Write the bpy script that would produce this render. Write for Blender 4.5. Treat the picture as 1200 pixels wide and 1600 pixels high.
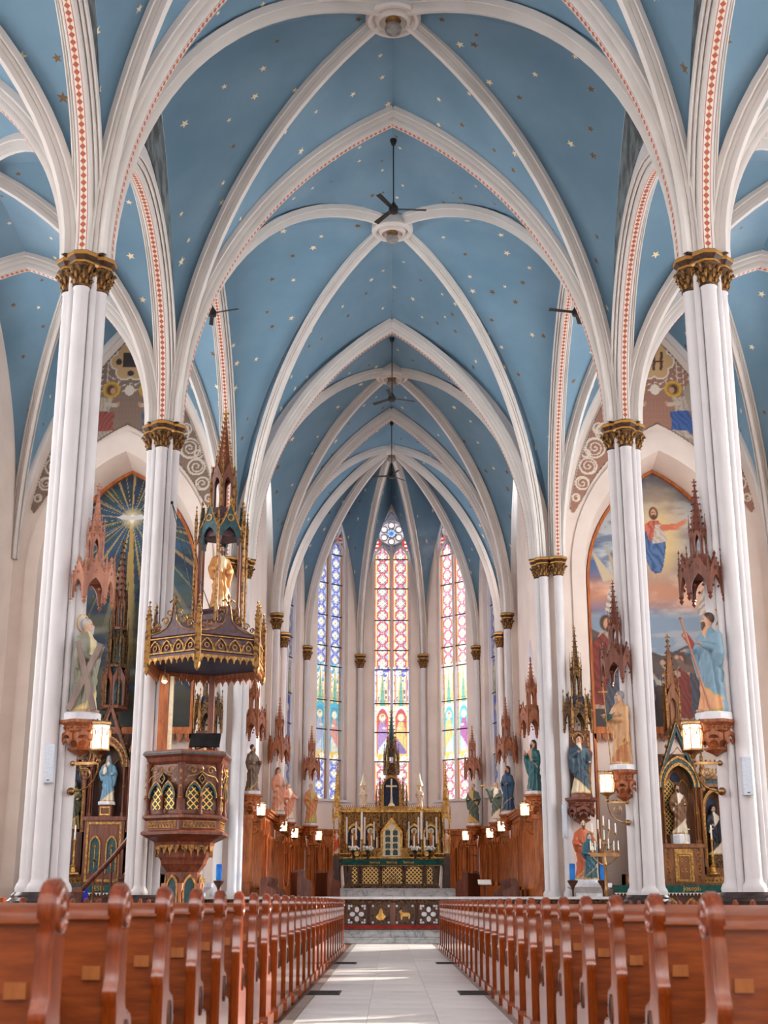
import bpy, bmesh, math, random
import numpy as np
from mathutils import Matrix, Vector
random.seed(7)
R = math.radians
PI = math.pi
SC = bpy.context.scene
COL = SC.collection
for _o in list(bpy.data.objects):
    bpy.data.objects.remove(_o)

# ---------------------------------------------------------------- camera
_cd = bpy.data.cameras.new('camera')
_cam = bpy.data.objects.new('camera', _cd)
COL.objects.link(_cam)
_cd.sensor_fit = 'VERTICAL'
_cd.sensor_height = 36.0
_cd.lens = 36.0 * 2066.0 / 1600.0
_cam.location = (-0.1, 0.0, 0.9)
_cam.rotation_euler = (R(90) + math.atan(610.0 / 2066.0), 0.0, math.atan(9 * 0.959 / 2066.0))
_cd.clip_end = 500
_cd.dof.use_dof = True
_cd.dof.focus_distance = 36.0
_cd.dof.aperture_fstop = 5.0
SC.camera = _cam

# ---------------------------------------------------------------- daylight
W = bpy.data.worlds.new('daylight')
SC.world = W
W.use_nodes = True
_bg = W.node_tree.nodes['Background']
_bg.inputs['Color'].default_value = (0.96, 0.98, 1.0, 1)
_bg.inputs['Strength'].default_value = 3.0
_sl = bpy.data.lights.new('sun', 'SUN')
_sl.energy = 5.0
_sl.angle = R(1.0)
_sl.color = (1.0, 0.9, 0.75)
_sun = bpy.data.objects.new('sun', _sl)
COL.objects.link(_sun)
_sun.rotation_euler = Vector((-0.80, -0.42, -0.42)).to_track_quat('-Z', 'Y').to_euler()
SC.view_settings.view_transform = 'Standard'
SC.view_settings.look = 'None'
SC.view_settings.gamma = 1.0
SC.view_settings.use_curve_mapping = False
SC.view_settings.exposure = 1.33
SC.cycles.max_bounces = 10
SC.cycles.diffuse_bounces = 6
SC.cycles.glossy_bounces = 4
SC.cycles.transparent_max_bounces = 12
SC.cycles.sample_clamp_indirect = 6.0

# ---------------------------------------------------------------- material helpers
def srgb(r, g, b):
    f = lambda c: (c / 255.0 / 12.92) if c / 255.0 <= 0.04045 else ((c / 255.0 + 0.055) / 1.055) ** 2.4
    return (f(r), f(g), f(b), 1.0)

MATS = {}
def new_mat(name):
    m = bpy.data.materials.new(name)
    m.use_nodes = True
    nt = m.node_tree
    b = nt.nodes['Principled BSDF']
    MATS[name] = m
    return m, nt, b

def ramp(nt, fac, stops):
    r = nt.nodes.new('ShaderNodeValToRGB')
    e = r.color_ramp.elements
    while len(e) < len(stops):
        e.new(0.5)
    for k, (p, c) in enumerate(stops):
        e[k].position = p
        e[k].color = c
    nt.links.new(fac, r.inputs['Fac'])
    return r.outputs['Color']

def tex(nt, kind, scale, detail=3.0, vec=None, **kw):
    n = nt.nodes.new(kind)
    n.inputs['Scale'].default_value = scale
    if 'Detail' in n.inputs:
        n.inputs['Detail'].default_value = detail
    for k, v in kw.items():
        if k in n.inputs:
            n.inputs[k].default_value = v
    if vec is not None:
        nt.links.new(vec, n.inputs['Vector'])
    return n

def coords(nt, which='Object', scale=None):
    t = nt.nodes.new('ShaderNodeTexCoord')
    o = t.outputs[which]
    if scale:
        mp = nt.nodes.new('ShaderNodeMapping')
        mp.inputs['Scale'].default_value = scale
        nt.links.new(o, mp.inputs['Vector'])
        o = mp.outputs['Vector']
    return o

def bump(nt, b, h, strength=0.2, dist=0.02):
    bp = nt.nodes.new('ShaderNodeBump')
    bp.inputs['Strength'].default_value = strength
    bp.inputs['Distance'].default_value = dist
    nt.links.new(h, bp.inputs['Height'])
    nt.links.new(bp.outputs['Normal'], b.inputs['Normal'])

def mottled(name, c1, c2, scale=3.0, rough=0.6, metal=0.0, stretch=None, bmp=0.1, bscale=None, lo=0.35, hi=0.65, spec=0.5):
    m, nt, b = new_mat(name)
    v = coords(nt, 'Object', stretch)
    n = tex(nt, 'ShaderNodeTexNoise', scale, 5.0, v)
    nt.links.new(ramp(nt, n.outputs['Fac'], [(lo, c1), (hi, c2)]), b.inputs['Base Color'])
    b.inputs['Roughness'].default_value = rough
    b.inputs['Metallic'].default_value = metal
    b.inputs['Specular IOR Level'].default_value = spec
    if bmp:
        n2 = tex(nt, 'ShaderNodeTexNoise', bscale or scale * 6, 3.0, v)
        bump(nt, b, n2.outputs['Fac'], bmp)
    return m

class X:
    """tiny expression wrapper over math nodes"""
    def __init__(s, nt, sock):
        s.nt, s.s = nt, sock
    def op(s, o, *a):
        n = s.nt.nodes.new('ShaderNodeMath')
        n.operation = o
        for k, q in enumerate((s,) + a):
            if isinstance(q, X):
                s.nt.links.new(q.s, n.inputs[k])
            else:
                n.inputs[k].default_value = q
        return X(s.nt, n.outputs[0])
    def __add__(s, o): return s.op('ADD', o)
    def __sub__(s, o): return s.op('SUBTRACT', o)
    def __mul__(s, o): return s.op('MULTIPLY', o)
    def __truediv__(s, o): return s.op('DIVIDE', o)
    def sin(s): return s.op('SINE')
    def abs(s): return s.op('ABSOLUTE')
    def mod(s, o): return s.op('FLOORED_MODULO', o)
    def lt(s, o): return s.op('LESS_THAN', o)
    def gt(s, o): return s.op('GREATER_THAN', o)
    def atan2(s, o): return s.op('ARCTAN2', o)
    def sqrt(s): return s.op('SQRT')
    def max(s, o): return s.op('MAXIMUM', o)
    def min(s, o): return s.op('MINIMUM', o)

def sep(nt, sock):
    n = nt.nodes.new('ShaderNodeSeparateXYZ')
    nt.links.new(sock, n.inputs[0])
    return [X(nt, n.outputs[k]) for k in range(3)]

def mixc(nt, fac, a, b):
    n = nt.nodes.new('ShaderNodeMix')
    n.data_type = 'RGBA'
    nt.links.new(fac.s if isinstance(fac, X) else fac, n.inputs[0])
    for sock, q in ((n.inputs[6], a), (n.inputs[7], b)):
        if isinstance(q, tuple):
            sock.default_value = q
        else:
            nt.links.new(q, sock)
    return n.outputs[2]

# ---------------------------------------------------------------- materials
mottled('plaster', srgb(208, 204, 206), srgb(216, 212, 213), 1.3, 0.55, bmp=0.02)
mottled('plaster_rib', srgb(210, 203, 197), srgb(219, 212, 206), 1.1, 0.5, bmp=0.02)
mottled('plaster_cream', srgb(222, 204, 192), srgb(232, 215, 203), 0.9, 0.6, bmp=0.05)
mottled('stone_white', srgb(205, 206, 212), srgb(228, 228, 232), 5, 0.4, bmp=0.05)
mottled('gold', srgb(150, 100, 40), srgb(222, 178, 96), 9, 0.36, 0.7, bmp=0.3)
mottled('gold_matt', srgb(130, 86, 38), srgb(204, 156, 82), 14, 0.5, 0.4, bmp=0.3)
mottled('gilt_dark', srgb(44, 30, 22), srgb(122, 86, 44), 17, 0.45, 0.5, bmp=0.5, lo=0.42, hi=0.6)
mottled('gilt_carved', srgb(66, 42, 26), srgb(166, 120, 62), 14, 0.42, 0.55, bmp=0.5, lo=0.36, hi=0.55)
mottled('brass', srgb(142, 104, 66), srgb(192, 152, 104), 6, 0.3, 0.9, bmp=0.1)
mottled('iron', srgb(26, 25, 26), srgb(44, 42, 42), 6, 0.5, 0.3)
mottled('fan_black', srgb(24, 22, 20), srgb(40, 36, 32), 3, 0.45)
mottled('marble_black', srgb(34, 26, 26), srgb(74, 60, 58), 2.2, 0.18, bmp=0.0, stretch=(1, 1, 2.2))
mottled('red_cloth', srgb(112, 18, 12), srgb(158, 34, 20), 8, 0.85)
mottled('green_cloth', srgb(4, 58, 52), srgb(12, 84, 76), 7, 0.85)
mottled('white_cloth', srgb(226, 214, 206), srgb(244, 234, 226), 7, 0.9)
mottled('candle_wax', srgb(240, 234, 222), srgb(252, 248, 240), 7, 0.45)
mottled('blue_glass', srgb(10, 96, 190), srgb(34, 140, 232), 4, 0.25)
mottled('white_flower', srgb(224, 220, 214), srgb(252, 250, 246), 20, 0.8, bmp=0.5)
mottled('leaf_green', srgb(20, 48, 26), srgb(50, 86, 46), 15, 0.6)
mottled('speaker_grey', srgb(200, 208, 220), srgb(216, 224, 236), 40, 0.6, bmp=0.3, bscale=160)
mottled('teal_paint', srgb(16, 52, 62), srgb(36, 84, 92), 10, 0.5)
mottled('night_blue', srgb(14, 26, 52), srgb(26, 48, 88), 6, 0.55)
mottled('plum_paint', srgb(70, 46, 54), srgb(98, 68, 74), 9, 0.5)
mottled('pink_wood', srgb(150, 96, 76), srgb(188, 128, 100), 6, 0.5, stretch=(1, 1, 0.25), bmp=0.2)
mottled('ivory_gilt', srgb(226, 208, 166), srgb(248, 236, 204), 9, 0.4)
mottled('lamp_bowl', srgb(128, 122, 118), srgb(150, 144, 140), 9, 0.4)
mottled('wood_grey', srgb(112, 96, 90), srgb(146, 126, 116), 6, 0.6, stretch=(1, 1, .3))
mottled('peeled', srgb(150, 124, 100), srgb(196, 172, 150), 5, 0.9, bmp=.4)
mottled('steel_cable', srgb(70, 72, 78), srgb(110, 112, 118), 9, 0.4, 0.8)
mottled('book_cover', srgb(22, 70, 66), srgb(38, 96, 88), 9, 0.6)
mottled('paper_white', srgb(236, 232, 224), srgb(248, 246, 240), 9, 0.8)
mottled('spandrel_paint', srgb(70, 66, 62), srgb(120, 128, 128), 2.2, 0.6, lo=0.4, hi=0.6)
mottled('blue_cloth', srgb(16, 30, 150), srgb(30, 52, 200), 9, 0.8)

def wood(name, dark, mid, light, rough=0.3, stretch=(2.5, 2.5, 0.35), scale=5.0, coat=0.0):
    m, nt, b = new_mat(name)
    v = coords(nt, 'Object', stretch)
    n1 = tex(nt, 'ShaderNodeTexNoise', scale, 6.0, v, Roughness=0.6)
    n2 = tex(nt, 'ShaderNodeTexNoise', scale * 7, 4.0, v)
    f = X(nt, n1.outputs['Fac']) * 0.75 + X(nt, n2.outputs['Fac']) * 0.25
    nt.links.new(ramp(nt, f.s, [(0.33, dark), (0.5, mid), (0.68, light)]), b.inputs['Base Color'])
    b.inputs['Roughness'].default_value = rough
    b.inputs['Coat Weight'].default_value = coat
    b.inputs['Coat Roughness'].default_value = 0.12
    bump(nt, b, n2.outputs['Fac'], 0.06)
    return m
wood('wood_pew', srgb(92, 34, 8), srgb(140, 60, 16), srgb(178, 88, 32), 0.25, coat=0.6)
wood('wood_pew_back', srgb(84, 34, 8), srgb(122, 54, 16), srgb(152, 76, 28), 0.35, stretch=(0.35, 2.5, 2.5), coat=0.2)
wood('wood_panel', srgb(122, 60, 22), srgb(174, 94, 40), srgb(204, 122, 60), 0.38)
wood('wood_carved', srgb(108, 56, 30), srgb(156, 88, 50), srgb(192, 124, 80), 0.42, scale=8)
wood('wood_dark', srgb(44, 22, 14), srgb(74, 38, 22), srgb(102, 56, 32), 0.4)
wood('wood_altar', srgb(84, 44, 18), srgb(126, 72, 30), srgb(160, 100, 46), 0.4)
wood('wood_mahogany', srgb(78, 38, 26), srgb(112, 60, 42), srgb(140, 82, 60), 0.36)

def mk_marble():
    m, nt, b = new_mat('marble_grey')
    v = coords(nt, 'Object')
    n = tex(nt, 'ShaderNodeTexNoise', 1.3, 6, v, Distortion=1.4)
    a = X(nt, n.outputs['Fac'])
    vein = (a - 0.5).abs()
    c = ramp(nt, vein.s, [(0.0, srgb(140, 147, 152)), (0.014, srgb(184, 188, 190)), (0.12, srgb(205, 206, 206))])
    nt.links.new(c, b.inputs['Base Color'])
    b.inputs['Roughness'].default_value = 0.25
mk_marble()

def mk_floor(name, c1, c2, rough):
    m, nt, b = new_mat(name)
    v = coords(nt, 'Generated', (3, 1, 1))
    oi = nt.nodes.new('ShaderNodeObjectInfo')
    g = nt.nodes.new('ShaderNodeTexCoord')
    n = tex(nt, 'ShaderNodeTexNoise', 2.2, 5, g.outputs['Object'])
    f = X(nt, n.outputs['Fac']) * 0.7 + X(nt, oi.outputs['Random']) * 0.3
    nt.links.new(ramp(nt, f.s, [(0.3, c1), (0.7, c2)]), b.inputs['Base Color'])
    b.inputs['Roughness'].default_value = rough
mk_floor('floor_slab', srgb(196, 192, 192), srgb(222, 219, 218), 0.3)
mk_floor('floor_border', srgb(120, 112, 108), srgb(150, 142, 136), 0.32)
mottled('floor_wood', srgb(70, 40, 24), srgb(98, 58, 36), 4, 0.5)
mottled('sanctuary_floor', srgb(130, 110, 98), srgb(160, 138, 122), 2, 0.4)

def mk_vault(name='vault_blue', mult=1.0, stars=True):
    m, nt, b = new_mat(name)
    v = coords(nt, 'UV')
    n = tex(nt, 'ShaderNodeTexNoise', 0.5, 5, v)
    base = ramp(nt, n.outputs['Fac'], [(0.3, srgb(100, 137, 161)), (0.7, srgb(120, 154, 176))])
    if stars:
        sc = 1.05
        vo = tex(nt, 'ShaderNodeTexVoronoi', sc, 0, v, Randomness=0.72)
        vo.voronoi_dimensions = '2D'
        px, py, _ = sep(nt, v)
        qx, qy, _ = sep(nt, vo.outputs['Position'])
        dx, dy = px - qx, py - qy
        rr = (dx * dx + dy * dy).sqrt()
        sr, sg, sb = sep(nt, vo.outputs['Color'])
        th = dy.atan2(dx) + sr * 6.28 + 10.0 * PI
        ph = ((th.mod(R(72)) - R(36)).abs())          # 36 at a tip, 0 at a notch
        tip = (ph * -1.0) + R(36)
        Rt = sg * 0.06 + 0.07
        ri = Rt * 0.42
        den = Rt * tip.sin() + ri * ((tip * -1.0) + R(36)).sin()
        edge = (Rt * ri * math.sin(R(36))) / den
        keep = sb.gt(0.3)
        star = rr.lt(edge) * keep
        dark = sr.gt(0.52)
        scol = mixc(nt, dark, srgb(244, 226, 186), srgb(122, 96, 62))
        base = mixc(nt, star, base, scol)
        nt.links.new((star * 0.35).s, b.inputs['Metallic'])
    nt.links.new(base, b.inputs['Base Color'])
    b.inputs['Roughness'].default_value = 0.6
    n2 = tex(nt, 'ShaderNodeTexNoise', 2.5, 4, v)
    bump(nt, b, n2.outputs['Fac'], 0.08)
mk_vault()

def mk_band():
    """painted red lozenge border on the arch soffits (uv: u across 0..1, v metres along)"""
    m, nt, b = new_mat('painted_band')
    u, v, _ = sep(nt, coords(nt, 'UV'))
    d = (u - 0.5).abs()
    t = (v * 7.5).mod(1.0)
    tri = (t - 0.5).abs() * 0.72
    loz = d.lt(tri)
    edge = d.gt(0.42)
    red = (loz + edge).min(1.0)
    c = mixc(nt, red, srgb(226, 214, 204), srgb(178, 92, 74))
    core = d.lt(0.10) * (t - 0.5).abs().lt(0.16)
    c = mixc(nt, core, c, srgb(214, 160, 84))
    nt.links.new(c, b.inputs['Base Color'])
    b.inputs['Roughness'].default_value = 0.6
mk_band()
mottled('red_line', srgb(172, 74, 54), srgb(196, 104, 76), 4, 0.6)

def mk_attr(name, rough=0.45, bmp=0.0, grain=0.12):
    m, nt, b = new_mat(name)
    a = nt.nodes.new('ShaderNodeVertexColor')
    a.layer_name = 'Col'
    n = tex(nt, 'ShaderNodeTexNoise', 18, 4, coords(nt, 'Object'))
    hs = nt.nodes.new('ShaderNodeHueSaturation')
    nt.links.new(a.outputs['Color'], hs.inputs['Color'])
    nt.links.new((X(nt, n.outputs['Fac']) * (2 * grain) + (1 - grain)).s, hs.inputs['Value'])
    nt.links.new(hs.outputs['Color'], b.inputs['Base Color'])
    b.inputs['Roughness'].default_value = rough
    return m
mk_attr('painted_statue', 0.42)
mk_attr('mural_paint', 0.6, grain=0.06)

def mk_glass():
    m, nt, b = new_mat('stained_glass')
    a = nt.nodes.new('ShaderNodeVertexColor')
    a.layer_name = 'Col'
    n = tex(nt, 'ShaderNodeTexNoise', 9, 4, coords(nt, 'Object'))
    hs = nt.nodes.new('ShaderNodeHueSaturation')
    nt.links.new(a.outputs['Color'], hs.inputs['Color'])
    nt.links.new((X(nt, n.outputs['Fac']) * 0.6 + 0.7).s, hs.inputs['Value'])
    t = nt.nodes.new('ShaderNodeBsdfTransparent')
    nt.links.new(hs.outputs['Color'], t.inputs['Color'])
    g = nt.nodes.new('ShaderNodeBsdfGlossy')
    g.inputs['Roughness'].default_value = 0.2
    mx = nt.nodes.new('ShaderNodeMixShader')
    mx.inputs[0].default_value = 0.03
    nt.links.new(t.outputs[0], mx.inputs[1])
    nt.links.new(g.outputs[0], mx.inputs[2])
    nt.links.new(mx.outputs[0], nt.nodes['Material Output'].inputs['Surface'])
mk_glass()

def mk_emit(name, col, strength):
    m, nt, b = new_mat(name)
    b.inputs['Base Color'].default_value = col
    b.inputs['Emission Color'].default_value = col
    b.inputs['Emission Strength'].default_value = strength
    b.inputs['Roughness'].default_value = 0.4
mk_emit('lamp_glass', (1.0, 0.86, 0.66, 1), 1.5)
mk_emit('spot_bulb', (1.0, 0.86, 0.7, 1), 8.0)
mk_emit('red_glow', (1.0, 0.16, 0.04, 1), 0.5)

def mk_lattice():
    """gilt lattice seen over dark ground: object xz"""
    m, nt, b = new_mat('gilt_lattice')
    x, y, z = sep(nt, coords(nt, 'UV'))
    k = 7.0
    p = ((x + y) * k).mod(1.0)
    q = ((x - y) * k).mod(1.0)
    l = ((p - 0.5).abs().gt(0.39) + (q - 0.5).abs().gt(0.39)).min(1.0)
    nt.links.new(mixc(nt, l, srgb(22, 30, 34), srgb(226, 180, 84)), b.inputs['Base Color'])
    nt.links.new((l * 0.5).s, b.inputs['Metallic'])
    b.inputs['Roughness'].default_value = 0.4
mk_lattice()

# ---------------------------------------------------------------- mesh builder
def arch(a, r, n=8, x0=0.0, z0=0.0):
    """pointed arch, points (x, z) from the left springing over the apex to the right springing"""
    pts = []
    if r >= a:
        c = (r * r - a * a) / (2 * a)
        Rr = a + c
        f1 = math.asin(r / Rr)
        half = [(Rr * math.cos(f1 * k / n) - c, Rr * math.sin(f1 * k / n)) for k in range(n + 1)]
    else:
        half = [(a * math.cos(PI / 2 * k / n), r * math.sin(PI / 2 * k / n)) for k in range(n + 1)]
    half[-1] = (0.0, r)
    pts = [(x0 - x, z0 + z) for x, z in half] + [(x0 + x, z0 + z) for x, z in reversed(half[:-1])]
    return pts

class MB:
    def __init__(s):
        s.v, s.f, s.M, s.uv = [], [], None, None
    def add(s, vs, fs):
        o = len(s.v)
        if s.M is not None:
            vs = [tuple(s.M @ Vector(p)) for p in vs]
        s.v += [tuple(p) for p in vs]
        s.f += [tuple(i + o for i in f) for f in fs]
        return s
    def box(s, x0, x1, y0, y1, z0, z1):
        vs = [(x, y, z) for x in (x0, x1) for y in (y0, y1) for z in (z0, z1)]
        return s.add(vs, [(0, 1, 3, 2), (4, 6, 7, 5), (0, 4, 5, 1), (2, 3, 7, 6), (0, 2, 6, 4), (1, 5, 7, 3)])
    def wedge(s, x0, x1, y0, y1, z0, z1, k):
        """box whose top is scaled by k"""
        cx, cy = (x0 + x1) / 2, (y0 + y1) / 2
        vs = [(x, y, z0) for x in (x0, x1) for y in (y0, y1)] + [(cx + (x - cx) * k, cy + (y - cy) * k, z1) for x in (x0, x1) for y in (y0, y1)]
        return s.add(vs, [(0, 1, 3, 2), (4, 6, 7, 5), (0, 4, 5, 1), (2, 3, 7, 6), (0, 2, 6, 4), (1, 5, 7, 3)])
    def poly(s, pts, y0, y1):
        n = len(pts)
        vs = [(x, y0, z) for x, z in pts] + [(x, y1, z) for x, z in pts]
        fs = [tuple(range(n)), tuple(range(2 * n - 1, n - 1, -1))] + [(k, k + n, (k + 1) % n + n, (k + 1) % n) for k in range(n)]
        return s.add(vs, fs)
    def ring(s, A, B, y0, y1, closed=False):
        n = len(A)
        vs = [(x, y, z) for P in (A, B) for y in (y0, y1) for x, z in P]
        fs = []
        for k in range(n if closed else n - 1):
            j = (k + 1) % n
            fs += [(k, j, 2 * n + j, 2 * n + k), (n + k, 3 * n + k, 3 * n + j, n + j), (k, n + k, n + j, j), (2 * n + k, 2 * n + j, 3 * n + j, 3 * n + k)]
        if not closed:
            fs += [(0, 2 * n, 3 * n, n), (n - 1, 2 * n - 1, 4 * n - 1, 3 * n - 1)]
        return s.add(vs, fs)
    def lathe(s, prof, n=12, cx=0, cy=0, rot=0.0, sx=1.0, sy=1.0, arc=None):
        vs, fs = [], []
        full = arc is None
        m = n if full else n + 1
        for r, z in prof:
            for k in range(m):
                a = rot + (2 * PI if full else arc) * k / n
                vs.append((cx + r * sx * math.cos(a), cy + r * sy * math.sin(a), z))
        for i in range(len(prof) - 1):
            for k in range(n):
                j = (k + 1) % m
                fs.append((i * m + k, i * m + j, (i + 1) * m + j, (i + 1) * m + k))
        if full:
            fs.append(tuple(range(n - 1, -1, -1)))
            fs.append(tuple((len(prof) - 1) * m + k for k in range(n)))
        return s.add(vs, fs)
    def tube(s, pts, r, n=6, closed=False):
        pts = [Vector(p) for p in pts]
        m = len(pts)
        vs, fs = [], []
        prev = None
        for i, p in enumerate(pts):
            a = pts[i - 1] if i > 0 or closed else p
            b = pts[(i + 1) % m] if i < m - 1 or closed else p
            t = (b - a)
            t = t.normalized() if t.length > 1e-9 else Vector((0, 0, 1))
            u = prev if prev is not None else (Vector((0, 0, 1)) if abs(t.z) < 0.9 else Vector((1, 0, 0)))
            u = (u - t * u.dot(t))
            u = u.normalized() if u.length > 1e-6 else t.orthogonal().normalized()
            prev = u
            w = t.cross(u)
            ri = r[i] if isinstance(r, (list, tuple)) else r
            for k in range(n):
                q = 2 * PI * (k + 0.5) / n
                vs.append(p + u * (ri * math.cos(q)) + w * (ri * math.sin(q)))
        for i in range(m if closed else m - 1):
            j = (i + 1) % m
            for k in range(n):
                l = (k + 1) % n
                fs.append((i * n + k, i * n + l, j * n + l, j * n + k))
        if not closed:
            fs += [tuple(range(n - 1, -1, -1)), tuple((m - 1) * n + k for k in range(n))]
        return s.add(vs, fs)
    def bud(s, x, y, z, r, rz=None):
        rz = rz or r
        vs = [(x + r, y, z), (x, y + r, z), (x - r, y, z), (x, y - r, z), (x, y, z + rz), (x, y, z - rz)]
        return s.add(vs, [(0, 1, 4), (1, 2, 4), (2, 3, 4), (3, 0, 4), (1, 0, 5), (2, 1, 5), (3, 2, 5), (0, 3, 5)])
    def ball(s, x, y, z, r, n=10, m=6, sz=1.0):
        prof = [(max(1e-4, r * math.sin(PI * k / m)), z - r * sz * math.cos(PI * k / m)) for k in range(m + 1)]
        return s.lathe(prof, n, x, y)
    def grid(s, P, uv=None):
        """P[i][j] -> point; optional uv the same shape"""
        ni, nj = len(P), len(P[0])
        vs = [p for row in P for p in row]
        fs = [(i * nj + j, i * nj + j + 1, (i + 1) * nj + j + 1, (i + 1) * nj + j) for i in range(ni - 1) for j in range(nj - 1)]
        if uv is not None:
            s.uv = (s.uv or [(0.0, 0.0)] * len(s.v)) + [q for row in uv for q in row]
        return s.add(vs, fs)
    def sweep(s, pts, section, B, capuv=False):
        """sweep a section [(b, n)] along a planar path; B is the fixed horizontal binormal, n points to the inside of the curve"""
        B = Vector(B).normalized()
        pts = [Vector(p) for p in pts]
        m, q = len(pts), len(section)
        vs, fs, uvs = [], [], []
        L = 0.0
        for i, p in enumerate(pts):
            a, b = pts[max(i - 1, 0)], pts[min(i + 1, m - 1)]
            t = (b - a).normalized()
            N = t.cross(B)
            if N.z > 0 or (abs(N.z) < 1e-6):
                pass
            if i:
                L += (p - pts[i - 1]).length
            for k, (u, d) in enumerate(section):
                vs.append(p + B * u + s.nsign * N * d)
                uvs.append((k / (q - 1), L))
        for i in range(m - 1):
            for k in range(q - 1):
                fs.append((i * q + k, i * q + k + 1, (i + 1) * q + k + 1, (i + 1) * q + k))
        if capuv:
            s.uv = (s.uv or [(0.0, 0.0)] * len(s.v)) + uvs
        return s.add(vs, fs)
    nsign = 1.0
    def mesh(s, name, material, smooth=30.0, fix=True):
        me = bpy.data.meshes.new(name)
        me.from_pydata(s.v, [], s.f)
        if fix:
            bm = bmesh.new()
            bm.from_mesh(me)
            bmesh.ops.recalc_face_normals(bm, faces=bm.faces)
            bm.to_mesh(me)
            bm.free()
        if s.uv is not None and len(s.uv) == len(s.v):
            ul = me.uv_layers.new(name='UVMap')
            li = np.zeros(len(me.loops), dtype=np.int32)
            me.loops.foreach_get('vertex_index', li)
            ul.data.foreach_set('uv', np.array(s.uv, dtype=np.float32)[li].ravel())
        me.materials.append(MATS[material])
        if smooth:
            me.polygons.foreach_set('use_smooth', [True] * len(me.polygons))
            me.set_sharp_from_angle(angle=R(smooth))
        me.update()
        return me
    def build(s, name, material, parent=None, smooth=30.0, loc=None, fix=True):
        return link(name, s.mesh(name, material, smooth, fix), parent, loc)

def link(name, data, parent=None, loc=None, rz=0.0, scale=None):
    o = bpy.data.objects.new(name, data)
    COL.objects.link(o)
    if parent is not None:
        o.parent = parent
    if loc is not None:
        o.location = loc
    if rz:
        o.rotation_euler = (0, 0, rz)
    if scale is not None:
        o.scale = scale if isinstance(scale, (tuple, list)) else (scale,) * 3
    return o

def tag(o, label=None, cat=None, group=None, kind=None):
    if label: o['label'] = label
    if cat: o['category'] = cat
    if group: o['group'] = group
    if kind: o['kind'] = kind
    return o

def thing(name, label, cat, loc=(0, 0, 0), rz=0.0, group=None, kind=None, scale=None):
    o = link(name, None, None, loc, rz, scale)
    o.empty_display_size = 0.2
    return tag(o, label, cat, group, kind)

def structure(name, label=None, loc=(0, 0, 0)):
    o = link(name, None, None, loc)
    return tag(o, label, None, None, 'structure')

def copy_tree(o, parent=None):
    c = o.copy()
    COL.objects.link(c)
    c.parent = parent
    for ch in KIDS(o):
        copy_tree(ch, c)
    return c
def KIDS(o):
    return [x for x in o.children]

def TR(x=0, y=0, z=0, rz=0.0):
    return Matrix.Translation((x, y, z)) @ Matrix.Rotation(rz, 4, 'Z')

def face_frames(n, ap, rot=0.0, c=(0, 0)):
    """frames of the n sides of a polygon: local x along the side, local -y outward, apothem ap"""
    out = []
    for k in range(n):
        a = rot + 2 * PI * k / n
        out.append(Matrix.Translation((c[0], c[1], 0)) @ Matrix.Rotation(a, 4, 'Z') @ Matrix.Translation((0, -ap, 0)))
    return out

def text(name, body, size, material, parent, loc, rx=PI / 2, rz=0.0, ext=0.004):
    cu = bpy.data.curves.new(name, 'FONT')
    cu.body = body
    cu.size = size
    cu.extrude = ext
    cu.align_x = 'CENTER'
    cu.materials.append(MATS[material])
    tmp = bpy.data.objects.new(name, cu)
    COL.objects.link(tmp)
    bpy.context.view_layer.update()
    me = bpy.data.meshes.new_from_object(tmp.evaluated_get(bpy.context.evaluated_depsgraph_get()))
    bpy.data.objects.remove(tmp)
    bpy.data.curves.remove(cu)
    o = link(name, me, parent, loc)
    o.rotation_euler = (rx, 0, rz)
    return o
# ================================================================ THE BUILDING
XN, XW, XA = 5.42, 12.5, 8.98           # arcade line, outer wall, aisle centre
YC = [-4.1, 4.3, 12.69, 21.08, 29.47]   # columns of the nave
YE, YD = 42.2, 50.7                     # chancel arch, second chancel arch
XC = 4.9                                # chancel half width
ZS = 11.72                              # springing of all vaults
ZB, ZL, ZAI = 20.15, 18.7, 16.15        # nave crown, nave wall-arch crown, aisle crown
APSE = [(-4.66, YD), (-4.66, 54.6), (-3.82, 57.65), (-1.47, 59.75), (1.47, 59.75), (3.82, 57.65), (4.66, 54.6), (4.66, YD)]
APB = Vector((0, 55.0, 20.1))

def curve(C, top, n=22):
    C, top = Vector(C), Vector(top)
    h = Vector((top.x - C.x, top.y - C.y, 0))
    L, r = h.length, top.z - C.z
    h = h / L
    out = []
    for k in range(n + 1):
        t = k / n
        if r > L * 1.02:
            c = (r * r - L * L) / (2 * L)
            Rr = L + c
            f = math.asin(r / Rr) * t
            d, z = Rr - Rr * math.cos(f), Rr * math.sin(f)
        else:
            d, z = L * (1 - math.cos(PI / 2 * t)), r * math.sin(PI / 2 * t)
        out.append(C + h * d + Vector((0, 0, z)))
    out[-1] = top
    return out

_h = [(-.26, -.1), (-.26, .06), (-.235, .085), (-.215, .06), (-.205, .03), (-.195, .1), (-.19, .16), (-.17, .185), (-.155, .155), (-.145, .13), (-.135, .21), (-.125, .28), (-.095, .31)]
SEC_ARCH = _h + [(-a, b) for a, b in reversed(_h)]
_h = [(-.17, -.1), (-.17, .04), (-.145, .06), (-.13, .035), (-.12, .01), (-.11, .08), (-.1, .13), (-.085, .12), (-.075, .1), (-.065, .17), (-.045, .23)]
SEC_RIB = _h + [(-a, b) for a, b in reversed(_h)]
SEC_WALL = [(-.12, -.1), (-.12, .06), (-.07, .12), (.07, .12), (.12, .06), (.12, -.1)]

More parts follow.
